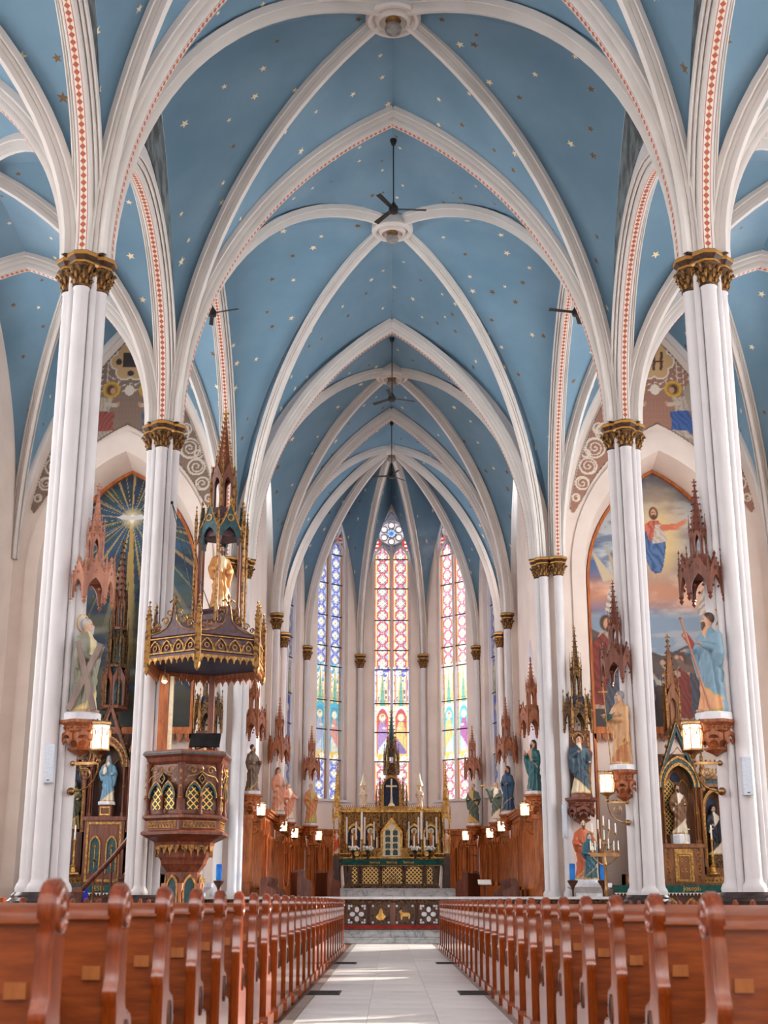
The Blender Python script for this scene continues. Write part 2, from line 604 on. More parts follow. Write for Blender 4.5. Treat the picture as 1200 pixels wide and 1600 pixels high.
def rib(C, top, sec, parent, name='rib', band=None, n=22, mat='plaster_rib'):
    C, top = Vector(C), Vector(top)
    pts = curve(C, top, n)
    h = Vector((top.x - C.x, top.y - C.y, 0)).normalized()
    B = h.cross(Vector((0, 0, 1)))
    o = MB().sweep(pts, sec, B).build(name, mat, parent, 40)
    if band:
        w, d, m = band
        MB().sweep(pts, [(-w, d), (w, d)], B, True).build('painted_band', m, o, 0)
    return o

def cell(parts, parent, name='vault_cell', mat='vault_blue'):
    """parts: list of (C1, top1, C2, top2) half cells joined into one web"""
    mb = MB()
    N, M = 20, 6
    for C1, t1, C2, t2 in parts:
        A, Bc = curve(C1, t1, N), curve(C2, t2, N)
        P, U = [], []
        lv = 0.0
        for i in range(N + 1):
            if i:
                lv += ((A[i] - A[i - 1]).length + (Bc[i] - Bc[i - 1]).length) / 2
            w = (A[i] - Bc[i]).length
            row, ur = [], []
            for j in range(M + 1):
                s = j / M
                p = A[i].lerp(Bc[i], s)
                p = p + Vector((0, 0, 0.05 * w * 4 * s * (1 - s) * (i / N)))
                row.append(p)
                ur.append((s * w + A[0].x * 3.7 + A[0].y * 1.3, lv + A[0].y * 2.1))
            P.append(row)
            U.append(ur)
        mb.grid(P, U)
    return mb.build(name, mat, parent, 60)

def bay(par, x0, x1, ya, yb, boss, za, zb, zl, zr, xb0=None, xb1=None):
    """quadripartite bay; za/zb crowns of the cross arches, zl/zr crowns of the side arches"""
    xb0, xb1 = x0 if xb0 is None else xb0, x1 if xb1 is None else xb1
    cx, cy = (x0 + x1) / 2, (ya + yb) / 2
    c = [Vector((x0, ya, ZS)), Vector((x1, ya, ZS)), Vector((xb1, yb, ZS)), Vector((xb0, yb, ZS))]
    B = Vector(boss)
    tops = [Vector((cx, ya, za)), Vector(((x1 + xb1) / 2, cy, zr)), Vector((cx, yb, zb)), Vector(((x0 + xb0) / 2, cy, zl))]
    for k in range(4):
        a, b, t = c[k], c[(k + 1) % 4], tops[k]
        cell([(a, t, a, B), (b, t, b, B)], par)
    return c, B

def boss_ring(par, p, r=0.62, lamp=True):
    x, y, z = p
    b = MB().lathe([(r * .9, z + .1), (r, z - .15), (r, z - .3), (r * .92, z - .36), (r * .8, z - .36), (r * .74, z - .28), (r * .66, z - .28), (r * .6, z - .38), (r * .5, z - .4), (r * .46, z - .32), (.01, z - .3)], 28, x, y).build('boss', 'plaster_rib', par, 35)
    if lamp:
        MB().lathe([(.16, z - .28), (.18, z - .34), (.15, z - .4), (.15, z - .46)], 14, x, y).build('lamp_collar', 'brass', b)
        MB().lathe([(.17, z - .46), (.2, z - .54), (.17, z - .62), (.05, z - .68), (.02, z - .72)], 14, x, y).build('lamp_bowl', 'lamp_bowl', b)

# ---- nave, aisle and chancel vaults
nave = structure('ceiling', 'blue rib vault painted with gold stars over the nave')
Cn = 0.12
for i in range(len(YC) - 1):
    ya, yb = YC[i], YC[i + 1]
    bs = (0, (ya + yb) / 2, ZB)
    bay(nave, -XN + Cn, XN - Cn, ya, yb, bs, ZB + .1, ZB + .1, ZL, ZL)
    if i >= 1:
        for sx in (-1, 1):
            rib((sx * (XN - .2), ya + .2, ZS), bs, SEC_RIB, nave, 'diagonal_rib')
            rib((sx * (XN - .2), yb - .2, ZS), bs, SEC_RIB, nave, 'diagonal_rib')
        boss_ring(nave, bs)
for y in YC[1:] + [YE]:
    xs = XN - Cn if y != YE else XC - .1
    for sx in (-1, 1):
        rib((sx * xs, y, ZS), (0, y, ZB + .05), SEC_ARCH, nave, 'transverse_arch', (.075, .313, 'painted_band'))
# crossing
bs = (0, 35.85, 20.6)
bay(nave, -XN + Cn, XN - Cn, YC[-1], YE, bs, ZB + .1, ZB + .1, 20.0, 20.0)
for sx in (-1, 1):
    rib((sx * (XN - .2), YC[-1] + .2, ZS), bs, SEC_RIB, nave, 'diagonal_rib')
    rib((sx * (XC - .05), YE - .15, ZS), bs, SEC_RIB, nave, 'diagonal_rib')
boss_ring(nave, bs)
# chancel
chv = structure('ceiling_chancel', 'blue starred rib vault over the chancel and apse')
bs = (0, (YE + YD) / 2, 20.2)
bay(chv, -XC, XC, YE, YD, bs, ZB + .1, ZB + .1, 18.6, 18.6, -4.66, 4.66)
for sx in (-1, 1):
    rib((sx * (XC - .1), YE + .15, ZS), bs, SEC_RIB, chv, 'diagonal_rib')
    rib((sx * 4.56, YD - .15, ZS), bs, SEC_RIB, chv, 'diagonal_rib')
    rib((sx * 4.58, YD, ZS), (0, YD, ZB), SEC_ARCH, chv, 'transverse_arch', (.075, .313, 'painted_band'))
boss_ring(chv, bs)
ap = [Vector((x, y, ZS)) for x, y in APSE]
cell([(ap[0], Vector((0, YD, ZB + .1)), ap[0], APB), (ap[7], Vector((0, YD, ZB + .1)), ap[7], APB)], chv)
LUN = [17.6, 18.95, 18.95, 18.95, 18.95, 18.95, 17.6]
for k in range(7):
    a, b = ap[k], ap[k + 1]
    t = (a + b) / 2
    t.z = LUN[k]
    cell([(a, t, a, APB), (b, t, b, APB)], chv)
for k in range(8):
    p = ap[k].lerp(Vector((APB.x, APB.y, ZS)), 0.02)
    rib(p, APB, SEC_RIB, chv, 'apse_rib')
boss_ring(chv, tuple(APB), 0.4, True)

# ---- aisle vaults
for sx, nm in ((-1, 'left'), (1, 'right')):
    av = structure('ceiling_' + nm, 'blue starred rib vault over the side aisle')
    xi, xo = sx * (XN + .12), sx * XW
    for i in range(len(YC) - 1):
        ya, yb = YC[i], YC[i + 1]
        bs = (sx * XA, (ya + yb) / 2, ZAI)
        bay(av, xi, xo, ya, yb, bs, ZAI, ZAI, ZAI - .1, ZAI - .1)
        if i >= 1:
            for yy, e in ((ya, .18), (yb, -.18)):
                rib((sx * (XN + .2), yy + e, ZS), bs, SEC_RIB, av, 'diagonal_rib', n=16)
                rib((sx * XW, yy + e, ZS), bs, SEC_RIB, av, 'diagonal_rib', n=16)
            boss_ring(av, bs, .42, False)
    for y in YC[1:]:
        rib((sx * (XN + .16), y, ZS), (sx * XA, y, ZAI), SEC_ARCH, av, 'transverse_arch', (.075, .313, 'painted_band'))
        rib((sx * XW, y, ZS), (sx * XA, y, ZAI), SEC_ARCH, av, 'transverse_arch', (.075, .313, 'painted_band'))
    # transept bay, taller
    bs = (sx * XA, 35.85, 20.5)
    bay(av, xi, xo, YC[-1], YE, bs, 19.6, 20.3, 20.0, 20.0)
    for yy, e in ((YC[-1], .18), (YE, -.1)):
        rib((sx * (XN + .1), yy + e, ZS), bs, SEC_RIB, av, 'diagonal_rib')
        rib((sx * XW, yy + e, ZS), bs, SEC_RIB, av, 'diagonal_rib')
    for xx in (XN + .08, XW):
        rib((sx * xx, YE - .05, ZS), (sx * XA, YE - .05, 20.25), SEC_WALL, av, 'wall_rib')
    boss_ring(av, bs, .5, False)

# ---- arcade arches and the walls over them
def zarch(d, L, r):
    """height of a pointed half arch at distance d from its springing"""
    d = max(0.0, min(L, d))
    if r > L * 1.02:
        c = (r * r - L * L) / (2 * L)
        Rr = L + c
        return math.sqrt(max(0.0, Rr * Rr - (Rr - d) ** 2))
    q = 1 - d / L
    return r * math.sqrt(max(0.0, 1 - q * q))

def plate_y(mb, ys, zlo, zhi, x0, x1):
    """wall plate in a plane of constant x, between two curves over y"""
    n = len(ys)
    vs = [(x, y, f(y)) for x in (x0, x1) for f in (zlo, zhi) for y in ys]
    fs = []
    for k in range(n - 1):
        fs += [(k, k + 1, n + k + 1, n + k), (2 * n + k, 3 * n + k, 3 * n + k + 1, 2 * n + k + 1), (k, 2 * n + k, 2 * n + k + 1, k + 1), (n + k, n + k + 1, 3 * n + k + 1, 3 * n + k)]
    mb.add(vs, fs)

def plate_x(mb, xs, zlo, zhi, y0, y1):
    n = len(xs)
    vs = [(x, y, f(x)) for y in (y0, y1) for f in (zlo, zhi) for x in xs]
    fs = []
    for k in range(n - 1):
        fs += [(k, k + 1, n + k + 1, n + k), (2 * n + k, 3 * n + k, 3 * n + k + 1, 2 * n + k + 1), (k, 2 * n + k, 2 * n + k + 1, k + 1), (n + k, n + k + 1, 3 * n + k + 1, 3 * n + k)]
    fs += [(0, n, 3 * n, 2 * n), (n - 1, 3 * n - 1, 4 * n - 1, 2 * n - 1)]
    mb.add(vs, fs)

def span(a, b, n):
    return [a + (b - a) * 0.5 * (1 - math.cos(PI * k / n)) for k in range(n + 1)]

for sx, nm in ((-1, 'left'), (1, 'right')):
    w = structure('wall_' + nm + '_arcade', 'white plaster wall over the nave arcade arches')
    for i in range(len(YC)):
        ya = YC[i]
        yb = YC[i + 1] if i + 1 < len(YC) else YE
        zt = 15.85 if i + 1 < len(YC) else 19.35
        zl = ZL + .05 if i + 1 < len(YC) else 20.05
        L = (yb - ya) / 2
        mid = (ya + yb) / 2
        lo = lambda y: ZS + zarch(L - abs(y - mid) - .12, L - .12, zt - ZS)
        hi = lambda y: max(lo(y) + .01, ZS + zarch(L - abs(y - mid), L, zl - ZS))
        mb = MB()
        plate_y(mb, span(ya, mid, 16) + span(mid, yb, 16)[1:], lo, hi, sx * (XN - .16), sx * (XN + .2))
        pl = mb.build('spandrel_wall', 'plaster', w, 20)
        if 2 <= i:
            if i < 4:
                # painted spandrel picture
                mb = MB()
                lo2 = lambda y: lo(y) + .45
                hi2 = lambda y: max(lo2(y), hi(y) - .25)
                plate_y(mb, span(mid - L * .86, mid + L * .86, 24), lo2, hi2, sx * (XN - .185), sx * (XN - .165))
                mb.build('painted_spandrel', 'spandrel_paint', pl, 0)
        if i >= 1:
            for C, s2 in (((sx * XN, ya + .12, ZS), 1), ((sx * XN, yb - (.12 if i < 4 else .0), ZS), -1)):
                rib(C, (sx * XN, mid, zt), SEC_ARCH, w, 'arcade_arch', (.075, .313, 'painted_band'))
# wall over the low aisle arch, facing the transept
for sx, nm in ((-1, 'left'), (1, 'right')):
    w = structure('wall_' + nm + '_transept')
    mb = MB()
    hw = XA - XN
    plate_x(mb, [sx * x for x in span(XN, XA, 12) + span(XA, XW, 12)[1:]], lambda x: ZS + zarch(hw - abs(abs(x) - XA), hw, ZAI + .02 - ZS), lambda x: 21.0, 29.37, 29.6)
    mb.build('wall_panel', 'plaster', w, 20)
    if sx < 0:
        pp = [(-6.12, 14.3), (-6.2, 14.62), (-6.34, 14.9), (-6.42, 15.2), (-6.6, 15.42), (-6.66, 15.2), (-6.8, 15.16), (-6.7, 14.98), (-6.58, 14.92), (-6.5, 14.66), (-6.36, 14.56), (-6.28, 14.32)]
        MB().poly(pp, 29.185, 29.23).build('peeled_patch', 'peeled', w, 0)

# ---- columns
def mk_capital():
    b = MB().lathe([(.15, 0), (.175, .02), (.175, .05), (.15, .07), (.155, .16), (.19, .28), (.24, .38), (.25, .4)], 14)
    cap = b.mesh('capital', 'gilt_dark', 40)
    lf = MB()
    for t, (z, r, s, n) in enumerate(((.12, .17, .055, 8), (.22, .2, .06, 8), (.32, .25, .065, 8))):
        for k in range(n):
            a = 2 * PI * (k + .5 * t) / n
            x, y = r * math.cos(a), r * math.sin(a)
            lf.tube([(x * .85, y * .85, z - .08), (x * .98, y * .98, z), (x * 1.15, y * 1.15, z + .04), (x * 1.22, y * 1.22, z)], [.02, s * .55, s * .5, s * .35], 5)
    return cap, lf.mesh('capital_leaves', 'gilt_carved', 50)
CAPM, LEAFM = mk_capital()
def mk_abacus():
    p = [(.22, 0), (.27, .03), (.27, .07), (.24, .09), (.29, .13), (.33, .17), (.33, .22), (.29, .25), (.2, .27)]
    return MB().lathe(p, 8, rot=PI / 8).mesh('abacus', 'gilt_edge', 20)
def mk_gilt_edge():
    m, nt, b = new_mat('gilt_edge')
    x, y, z = sep(nt, coords(nt, 'Object'))
    n = tex(nt, 'ShaderNodeTexNoise', 12, 3, coords(nt, 'Object'))
    g = (z.gt(.16) * z.lt(.225) + z.gt(.03) * z.lt(.075)).min(1.0)
    d = ramp(nt, n.outputs['Fac'], [(.3, srgb(52, 32, 22)), (.7, srgb(84, 54, 36))])
    nt.links.new(mixc(nt, g, d, srgb(196, 142, 68)), b.inputs['Base Color'])
    nt.links.new((g * .6).s, b.inputs['Metallic'])
    b.inputs['Roughness'].default_value = .42
mk_gilt_edge()
ABAM = mk_abacus()
SHAFT = MB().lathe([(.18, 1.04), (.19, 1.1), (.17, 1.16), (.14, 1.2), (.13, 1.26), (.13, 11.05), (.145, 11.07), (.145, 11.1)], 20).mesh('shaft', 'plaster', 40)
MINOR = MB().lathe([(.06, 1.04), (.06, 11.45)], 12).mesh('minor_shaft', 'plaster', 40)

def column(x, y, label, kinds=(0, 1, 2, 3)):
    c = structure('column', label, (x, y, 0))
    p = MB().lathe([(.66, 0), (.66, .42), (.62, .47), (.58, .55), (.58, .78), (.54, .84)], 8, rot=PI / 8)
    p.lathe([(.53, .84), (.54, .92), (.48, .97), (.48, 1.0), (.44, 1.05)], 16)
    p.build('plinth', 'marble_black', c, 30)
    MB().lathe([(.24, 1.03), (.24, 11.5)], 8, rot=PI / 8).build('core', 'plaster', c, 20)
    for k in range(4):
        a = k * PI / 2
        q = (.25 * math.cos(a), .25 * math.sin(a), 0)
        link('shaft', SHAFT, c, q)
        link('minor_shaft', MINOR, c, (.262 * math.cos(a + PI / 4), .262 * math.sin(a + PI / 4), 0))
        cp = link('capital', CAPM, c, (q[0], q[1], 11.08), scale=(.92, .92, 1))
        link('capital_leaves', LEAFM, cp)
        link('abacus', ABAM, c, (q[0], q[1], 11.47), scale=(.86, .86, 1))
    MB().lathe([(.34, 0), (.38, .1), (.38, .27), (.25, .3)], 8, rot=PI / 8).build('abacus_core', 'gilt_edge', c, 20, loc=(0, 0, 11.47))
    return c
for sx, nm in ((-1, 'left'), (1, 'right')):
    for k, y in enumerate(YC[1:]):
        column(sx * XN, y, 'white clustered column with gilt foliage capital on the %s of the nave' % nm)

def respond(x, y, n, r0=.145, z1=11.05, zb=1.04):
    """wall shaft with a small capital"""
    c = structure('trim_%d' % n, 'white wall shaft with gilt foliage capital', (x, y, 0))
    MB().lathe([(r0 * 1.4, zb), (r0 * 1.4, zb + .12), (r0, zb + .22), (r0, z1), (r0 * 1.1, z1 + .02), (r0 * 1.1, z1 + .05)], 16).build('shaft', 'plaster', c, 40)
    MB().lathe([(r0 * 2, 0), (r0 * 2, zb)], 8, rot=PI / 8).build('shaft_base', 'marble_black', c, 30)
    s = r0 / .145
    cp = link('capital', CAPM, c, (0, 0, z1 + .03), scale=(s, s, 1))
    link('capital_leaves', LEAFM, cp)
    link('abacus', ABAM, c, (0, 0, z1 + .42), scale=(s, s, 1))
    return c
tn = 10
for sx in (-1, 1):
    for x, y, r in ((XN - .02, YE - .25, .145), (XC + .05, YE - .12, .145), (XC - .1, YE + .12, .13), (4.5, YD, .13), (4.5, 54.55, .12), (3.72, 57.5, .12), (1.42, 59.58, .12)):
        respond(sx * x, y, tn, r)
        tn += 1

# ---- east wall with the chancel arch and the two picture niches
ew = structure('wall_east', 'cream plaster wall with the chancel arch and two painted niches')
mb = MB()
aw = XC - .02
plate_x(mb, span(-aw, 0, 18) + span(0, aw, 18)[1:], lambda x: ZS + zarch(aw - abs(x), aw, ZB - ZS), lambda x: 21.6, YE, YE + .5)
mb.build('chancel_arch_wall', 'plaster', ew, 20)
NF, NB, NSP = 2.68, 2.42, 11.3
for sx in (-1, 1):
    mb = MB()
    e = XA - NF
    for a, b in ((XC - .02, e), (XA + NF, XW + .4)):
        mb.box(min(sx * a, sx * b), max(sx * a, sx * b), YE, YE + .5, 0, 21.6)
    plate_x(mb, [sx * x for x in span(XA - NF, XA, 14) + span(XA, XA + NF, 14)[1:]], lambda x: NSP + zarch(NF - abs(abs(x) - XA), NF, 15.5 - NSP), lambda x: 21.6, YE, YE + .5)
    mb.build('niche_wall', 'plaster_cream', ew, 20)
    # splayed reveal
    A = [(sx * XA - NF, 0.3)] + arch(NF, 15.5 - NSP, 12, sx * XA, NSP) + [(sx * XA + NF, 0.3)]
    Bp = [(sx * XA - NB, 0.3)] + arch(NB, 15.22 - NSP, 12, sx * XA, NSP) + [(sx * XA + NB, 0.3)]
    vs = [(x, YE + .01, z) for x, z in A] + [(x, 43.6, z) for x, z in Bp]
    n = len(A)
    MB().add(vs, [(k, k + 1, n + k + 1, n + k) for k in range(n - 1)]).build('niche_reveal', 'plaster_cream', ew, 30)
    vs = [(x, YE + .5, z) for x, z in A] + [(x, 44.0, z) for x, z in Bp]
    # gilt picture frame moulding round the mural
    In = [(sx * XA + (x - sx * XA) * .965, z - (.09 if z > NSP + .5 else 0)) for x, z in Bp]
    MB().ring(Bp, In, 43.42, 43.6).build('picture_frame', 'wood_panel', ew)
    # raised flat border round the niche
    O1 = [(sx * XA - 3.1, 0.9)] + arch(3.1, 16.25 - NSP, 14, sx * XA, NSP) + [(sx * XA + 3.1, 0.9)]
    I1 = [(sx * XA - NF, 0.9)] + arch(NF, 15.5 - NSP, 14, sx * XA, NSP) + [(sx * XA + NF, 0.9)]
    MB().ring(O1, I1, YE - .045, YE + .01).build('niche_border', 'plaster_cream', ew, 20)
    MB().box(sx * XA - 3.5, sx * XA + 3.5, YE - .08, YE + .02, 0, .9).build('dado', 'marble_black', ew)

# ---- outer walls with tall aisle windows
for sx, nm in ((-1, 'left'), (1, 'right')):
    w = structure('wall_' + nm, 'cream plaster outer wall with tall pointed windows')
    for i in range(len(YC)):
        ya = YC[i]
        yb = YC[i + 1] if i + 1 < len(YC) else YE + .5
        mid, hw = (ya + yb) / 2, (1.7 if i + 1 < len(YC) else 2.6)
        zt, zsp = (15.2, 11.0) if i + 1 < len(YC) else (18.4, 12.5)
        x0, x1 = sx * XW, sx * (XW + .6)
        mb = MB()
        mb.box(min(x0, x1), max(x0, x1), ya, mid - hw, 0, 21)
        mb.box(min(x0, x1), max(x0, x1), mid + hw, yb, 0, 21)
        mb.box(min(x0, x1), max(x0, x1), mid - hw, mid + hw, 0, 3.2)
        plate_y(mb, span(mid - hw, mid, 8) + span(mid, mid + hw, 8)[1:], lambda y: zsp + zarch(hw - abs(y - mid), hw, zt - zsp), lambda y: 21, x0, x1)
        mb.build('wall_bay', 'plaster_cream', w, 20)
        mb = MB()
        xm = sx * (XW + .35)
        for q in ((-hw / 3, 0), (hw / 3, 0)):
            mb.box(xm - .06, xm + .06, mid + q[0] - .06, mid + q[0] + .06, 3.2, zsp + (zt - zsp) * .8)
        for z in (5.2, 7.2, 9.2, 11.2):
            mb.box(xm - .03, xm + .03, mid - hw, mid + hw, z, z + .05)
        mb.build('window_tracery', 'plaster', w)

# ---- west wall behind the camera, with its great window
ww = structure('wall_west', 'cream plaster west wall with a great pointed window')
mb = MB()
mb.box(-XW - .6, -3.6, -6.4, -5.8, 0, 21).box(3.6, XW + .6, -6.4, -5.8, 0, 21).box(-3.6, 3.6, -6.4, -5.8, 0, 5.5)
plate_x(mb, span(-3.6, 0, 10) + span(0, 3.6, 10)[1:], lambda x: 13.5 + zarch(3.6 - abs(x), 3.6, 4.5), lambda x: 21, -6.4, -5.8)
mb.build('wall_panel', 'plaster_cream', ww, 20)
for sx in (-1, 1):
    MB().box(min(sx * XW, sx * (XW + .6)), max(sx * XW, sx * (XW + .6)), -6.4, -4.1, 0, 21).build('wall_panel', 'plaster_cream', ww)
MB().box(-XW, XW, -6.4, -4.0, 20.3, 20.5).build('wall_panel', 'plaster_cream', ww)
b = MB()
for x in (-1.2, 1.2):
    b.box(x - .1, x + .1, -6.2, -6.0, 5.5, 16.5)
for z in (7.5, 9.5, 11.5, 13.5):
    b.box(-3.6, 3.6, -6.13, -6.07, z, z + .07)
b.build('window_tracery', 'plaster', ww)

# ---- floor
fl = structure('floor', 'pale stone aisle and dark floor under the pews')
MB().box(-XW, XW, -6.4, 31.7, -.3, -.012).build('floor_base', 'floor_wood', fl)
MB().box(-XW, XW, 31.7, 61, -.3, -.012).build('floor_base', 'sanctuary_floor', fl)
AW = 0.95
SL = MB().box(-.283, .283, -.293, .293, -.03, 0).mesh('slab', 'floor_slab', 0)
for r in range(46):
    for c in range(3):
        link('slab', SL, fl, ((c - 1) * .57, 4.4 + r * .6, 0))
BS = MB().box(-.045, .045, -.593, .593, -.03, 0).mesh('border_slab', 'floor_border', 0)
for r in range(23):
    for q in (-1, 1):
        link('border_slab', BS, fl, (q * .91, 4.7 + r * 1.2, 0))
MB().box(-.955, .955, -6, 31.7, -.02, -.008).build('slab_joints', 'floor_border', fl)
for q, y in ((-1, 14.5), (1, 14.5), (-1, 21.5), (1, 21.5)):
    g = MB()
    for k in range(7):
        g.box(q * .78 - .15, q * .78 + .15, y - .3 + k * .1, y - .27 + k * .1, .001, .008)
    g.box(q * .78 - .17, q * .78 - .15, y - .32, y + .34, .001, .009).box(q * .78 + .15, q * .78 + .17, y - .32, y + .34, .001, .009)
    g.build('floor_grating', 'iron', fl)

# ---- sanctuary steps and platform
st = structure('floor_sanctuary', 'raised sanctuary platform of grey veined marble')
for k, (y, z0, z1) in enumerate(((31.85, 0, .13), (32.1, .13, .29))):
    for j in range(6):
        MB().box(-5.4 + j * 1.8, -5.4 + (j + 1) * 1.8 - .006, y, y + (.4 if k == 0 else 1.2), z0, z1).build('step_block', 'marble_grey', st)
    MB().box(-5.4, 5.4, y - .025, y + .3, z1 - .035, z1).build('step_nosing', 'marble_grey', st)
MB().box(-XW, XW, 33.2, YE + 2, -.01, .29).build('platform', 'sanctuary_floor', st)
MB().box(-4.7, 4.7, YE - 2, 60, .29, .62).build('platform', 'sanctuary_floor', st)
MB().box(-4.6, 4.6, 46, 60, .62, .95).build('platform', 'sanctuary_floor', st)
for k in range(5):
    MB().box(-2.4 + k * .96, -2.4 + (k + 1) * .96 - .005, 49.55, 53.5, .95, 1.37).build('predella_block', 'marble_grey', st)
MB().box(-2.45, 2.45, 49.5, 53.5, 1.34, 1.385).build('predella_top', 'marble_grey', st)
# ================================================================ PAINTED SURFACES (windows, murals)
def vnoise(x, z, s, seed=0):
    """smooth value noise on arrays"""
    x, z = x * s + seed * 17.3, z * s + seed * 5.7
    xi, zi = np.floor(x), np.floor(z)
    fx, fz = x - xi, z - zi
    fx, fz = fx * fx * (3 - 2 * fx), fz * fz * (3 - 2 * fz)
    h = lambda a, b: np.modf(np.abs(np.sin(a * 127.1 + b * 311.7 + seed) * 43758.5453))[0]
    return (h(xi, zi) * (1 - fx) + h(xi + 1, zi) * fx) * (1 - fz) + (h(xi, zi + 1) * (1 - fx) + h(xi + 1, zi + 1) * fx) * fz
def fbm(x, z, s, seed=0, o=4):
    t, a, tot = 0, 1.0, 0
    for k in range(o):
        t = t + a * vnoise(x, z, s * 2 ** k, seed + k)
        tot += a
        a *= .5
    return t / tot
def C3(r, g, b):
    return np.array(srgb(r, g, b)[:3])

class Paint:
    """a picture computed at mesh points: x, z arrays and linear colours"""
    def __init__(s, x, z, base):
        s.x, s.z = x, z
        s.c = np.zeros(x.shape + (3,)) + np.array(base)
    def mask(s, m, col):
        m = np.clip(m, 0, 1)[..., None]
        s.c = s.c * (1 - m) + np.asarray(col) * m
        return s
    def ell(s, cx, cz, rx, rz, col, soft=.15, rot=0.0, a=1.0):
        dx, dz = s.x - cx, s.z - cz
        if rot:
            dx, dz = dx * math.cos(rot) + dz * math.sin(rot), -dx * math.sin(rot) + dz * math.cos(rot)
        d = np.sqrt((dx / rx) ** 2 + (dz / rz) ** 2)
        return s.mask((1 - d) / soft * a if soft > 0 else (d < 1) * a, col)
    def poly(s, pts, col, a=1.0):
        ins = np.zeros(s.x.shape, bool)
        n = len(pts)
        for i in range(n):
            x1, z1 = pts[i]
            x2, z2 = pts[(i + 1) % n]
            if z1 == z2:
                continue
            cr = ((z1 > s.z) != (z2 > s.z)) & (s.x < (x2 - x1) * (s.z - z1) / (z2 - z1) + x1)
            ins ^= cr
        return s.mask(ins * a, col)
    def line(s, x1, z1, x2, z2, w, col, a=1.0):
        dx, dz = x2 - x1, z2 - z1
        t = np.clip(((s.x - x1) * dx + (s.z - z1) * dz) / (dx * dx + dz * dz + 1e-9), 0, 1)
        d = np.hypot(s.x - x1 - t * dx, s.z - z1 - t * dz)
        return s.mask((d < w) * a, col)
    def folds(s, pts, col, dark, k=14.0, sl=.25, seed=1):
        """a robe: polygon with streaked folds"""
        st = .5 + .5 * np.sin((s.x + sl * s.z + .5 * fbm(s.x, s.z, 2.2, seed)) * k * 3.0)
        st = .2 + .8 * st ** .8
        st = st[..., None]
        colr = np.asarray(col) * st + np.asarray(dark) * (1 - st)
        return s.poly(pts, colr)

def paint_mesh(name, x, y, z, col, keep, material, parent):
    """x,y,z,col on an (n,m) vertex grid; keep (n-1,m-1) faces"""
    n, m = x.shape
    idx = np.arange(n * m).reshape(n, m)
    q = np.stack([idx[:-1, :-1], idx[:-1, 1:], idx[1:, 1:], idx[1:, :-1]], -1)[keep]
    used = np.unique(q)
    rm = np.zeros(n * m, np.int64)
    rm[used] = np.arange(len(used))
    q = rm[q]
    co = np.stack([x, y, z], -1).reshape(-1, 3)[used]
    cc = col.reshape(-1, 3)[used]
    me = bpy.data.meshes.new(name)
    me.vertices.add(len(co))
    me.vertices.foreach_set('co', co.astype(np.float32).ravel())
    me.loops.add(len(q) * 4)
    me.loops.foreach_set('vertex_index', q.astype(np.int32).ravel())
    me.polygons.add(len(q))
    me.polygons.foreach_set('loop_start', np.arange(0, len(q) * 4, 4, dtype=np.int32))
    me.update(calc_edges=True)
    at = me.color_attributes.new('Col', 'FLOAT_COLOR', 'POINT')
    at.data.foreach_set('color', np.concatenate([cc, np.ones((len(cc), 1))], 1).astype(np.float32).ravel())
    me.materials.append(MATS[material])
    return link(name, me, parent)

# ---------------------------------------------------------------- stained glass
def quatre(x, z, s):
    """signed size of a four-lobed flower of size s around 0"""
    d1 = np.minimum(np.hypot(np.abs(x) - .42 * s, z), np.hypot(x, np.abs(z) - .42 * s))
    return d1 - .46 * s

def glass_pattern(P, u, z, z0, pitch, hw, outline, field):
    """rows of quatrefoils in a coloured field; u centred on the light"""
    k = np.round((z - z0) / pitch)
    dz = z - z0 - k * pitch
    white, blue, red, yel = C3(250, 248, 240), C3(96, 110, 205), C3(206, 52, 40), C3(236, 196, 90)
    P.mask((np.abs(np.abs(u) + np.abs(dz) * 1.0 - hw * .98) < .03) * 1., outline)
    dd = quatre(u, dz, .215)
    P.mask((dd < .07) * 1., C3(235, 236, 244))
    P.mask((np.abs(dd - .045) < .024) * 1., outline)
    P.mask((dd < -.0) * 1., white)
    P.mask((np.abs(dd + .015) < .012) * 1., C3(90, 84, 90))
    P.mask((np.hypot(u, dz) < .045) * 1., yel)

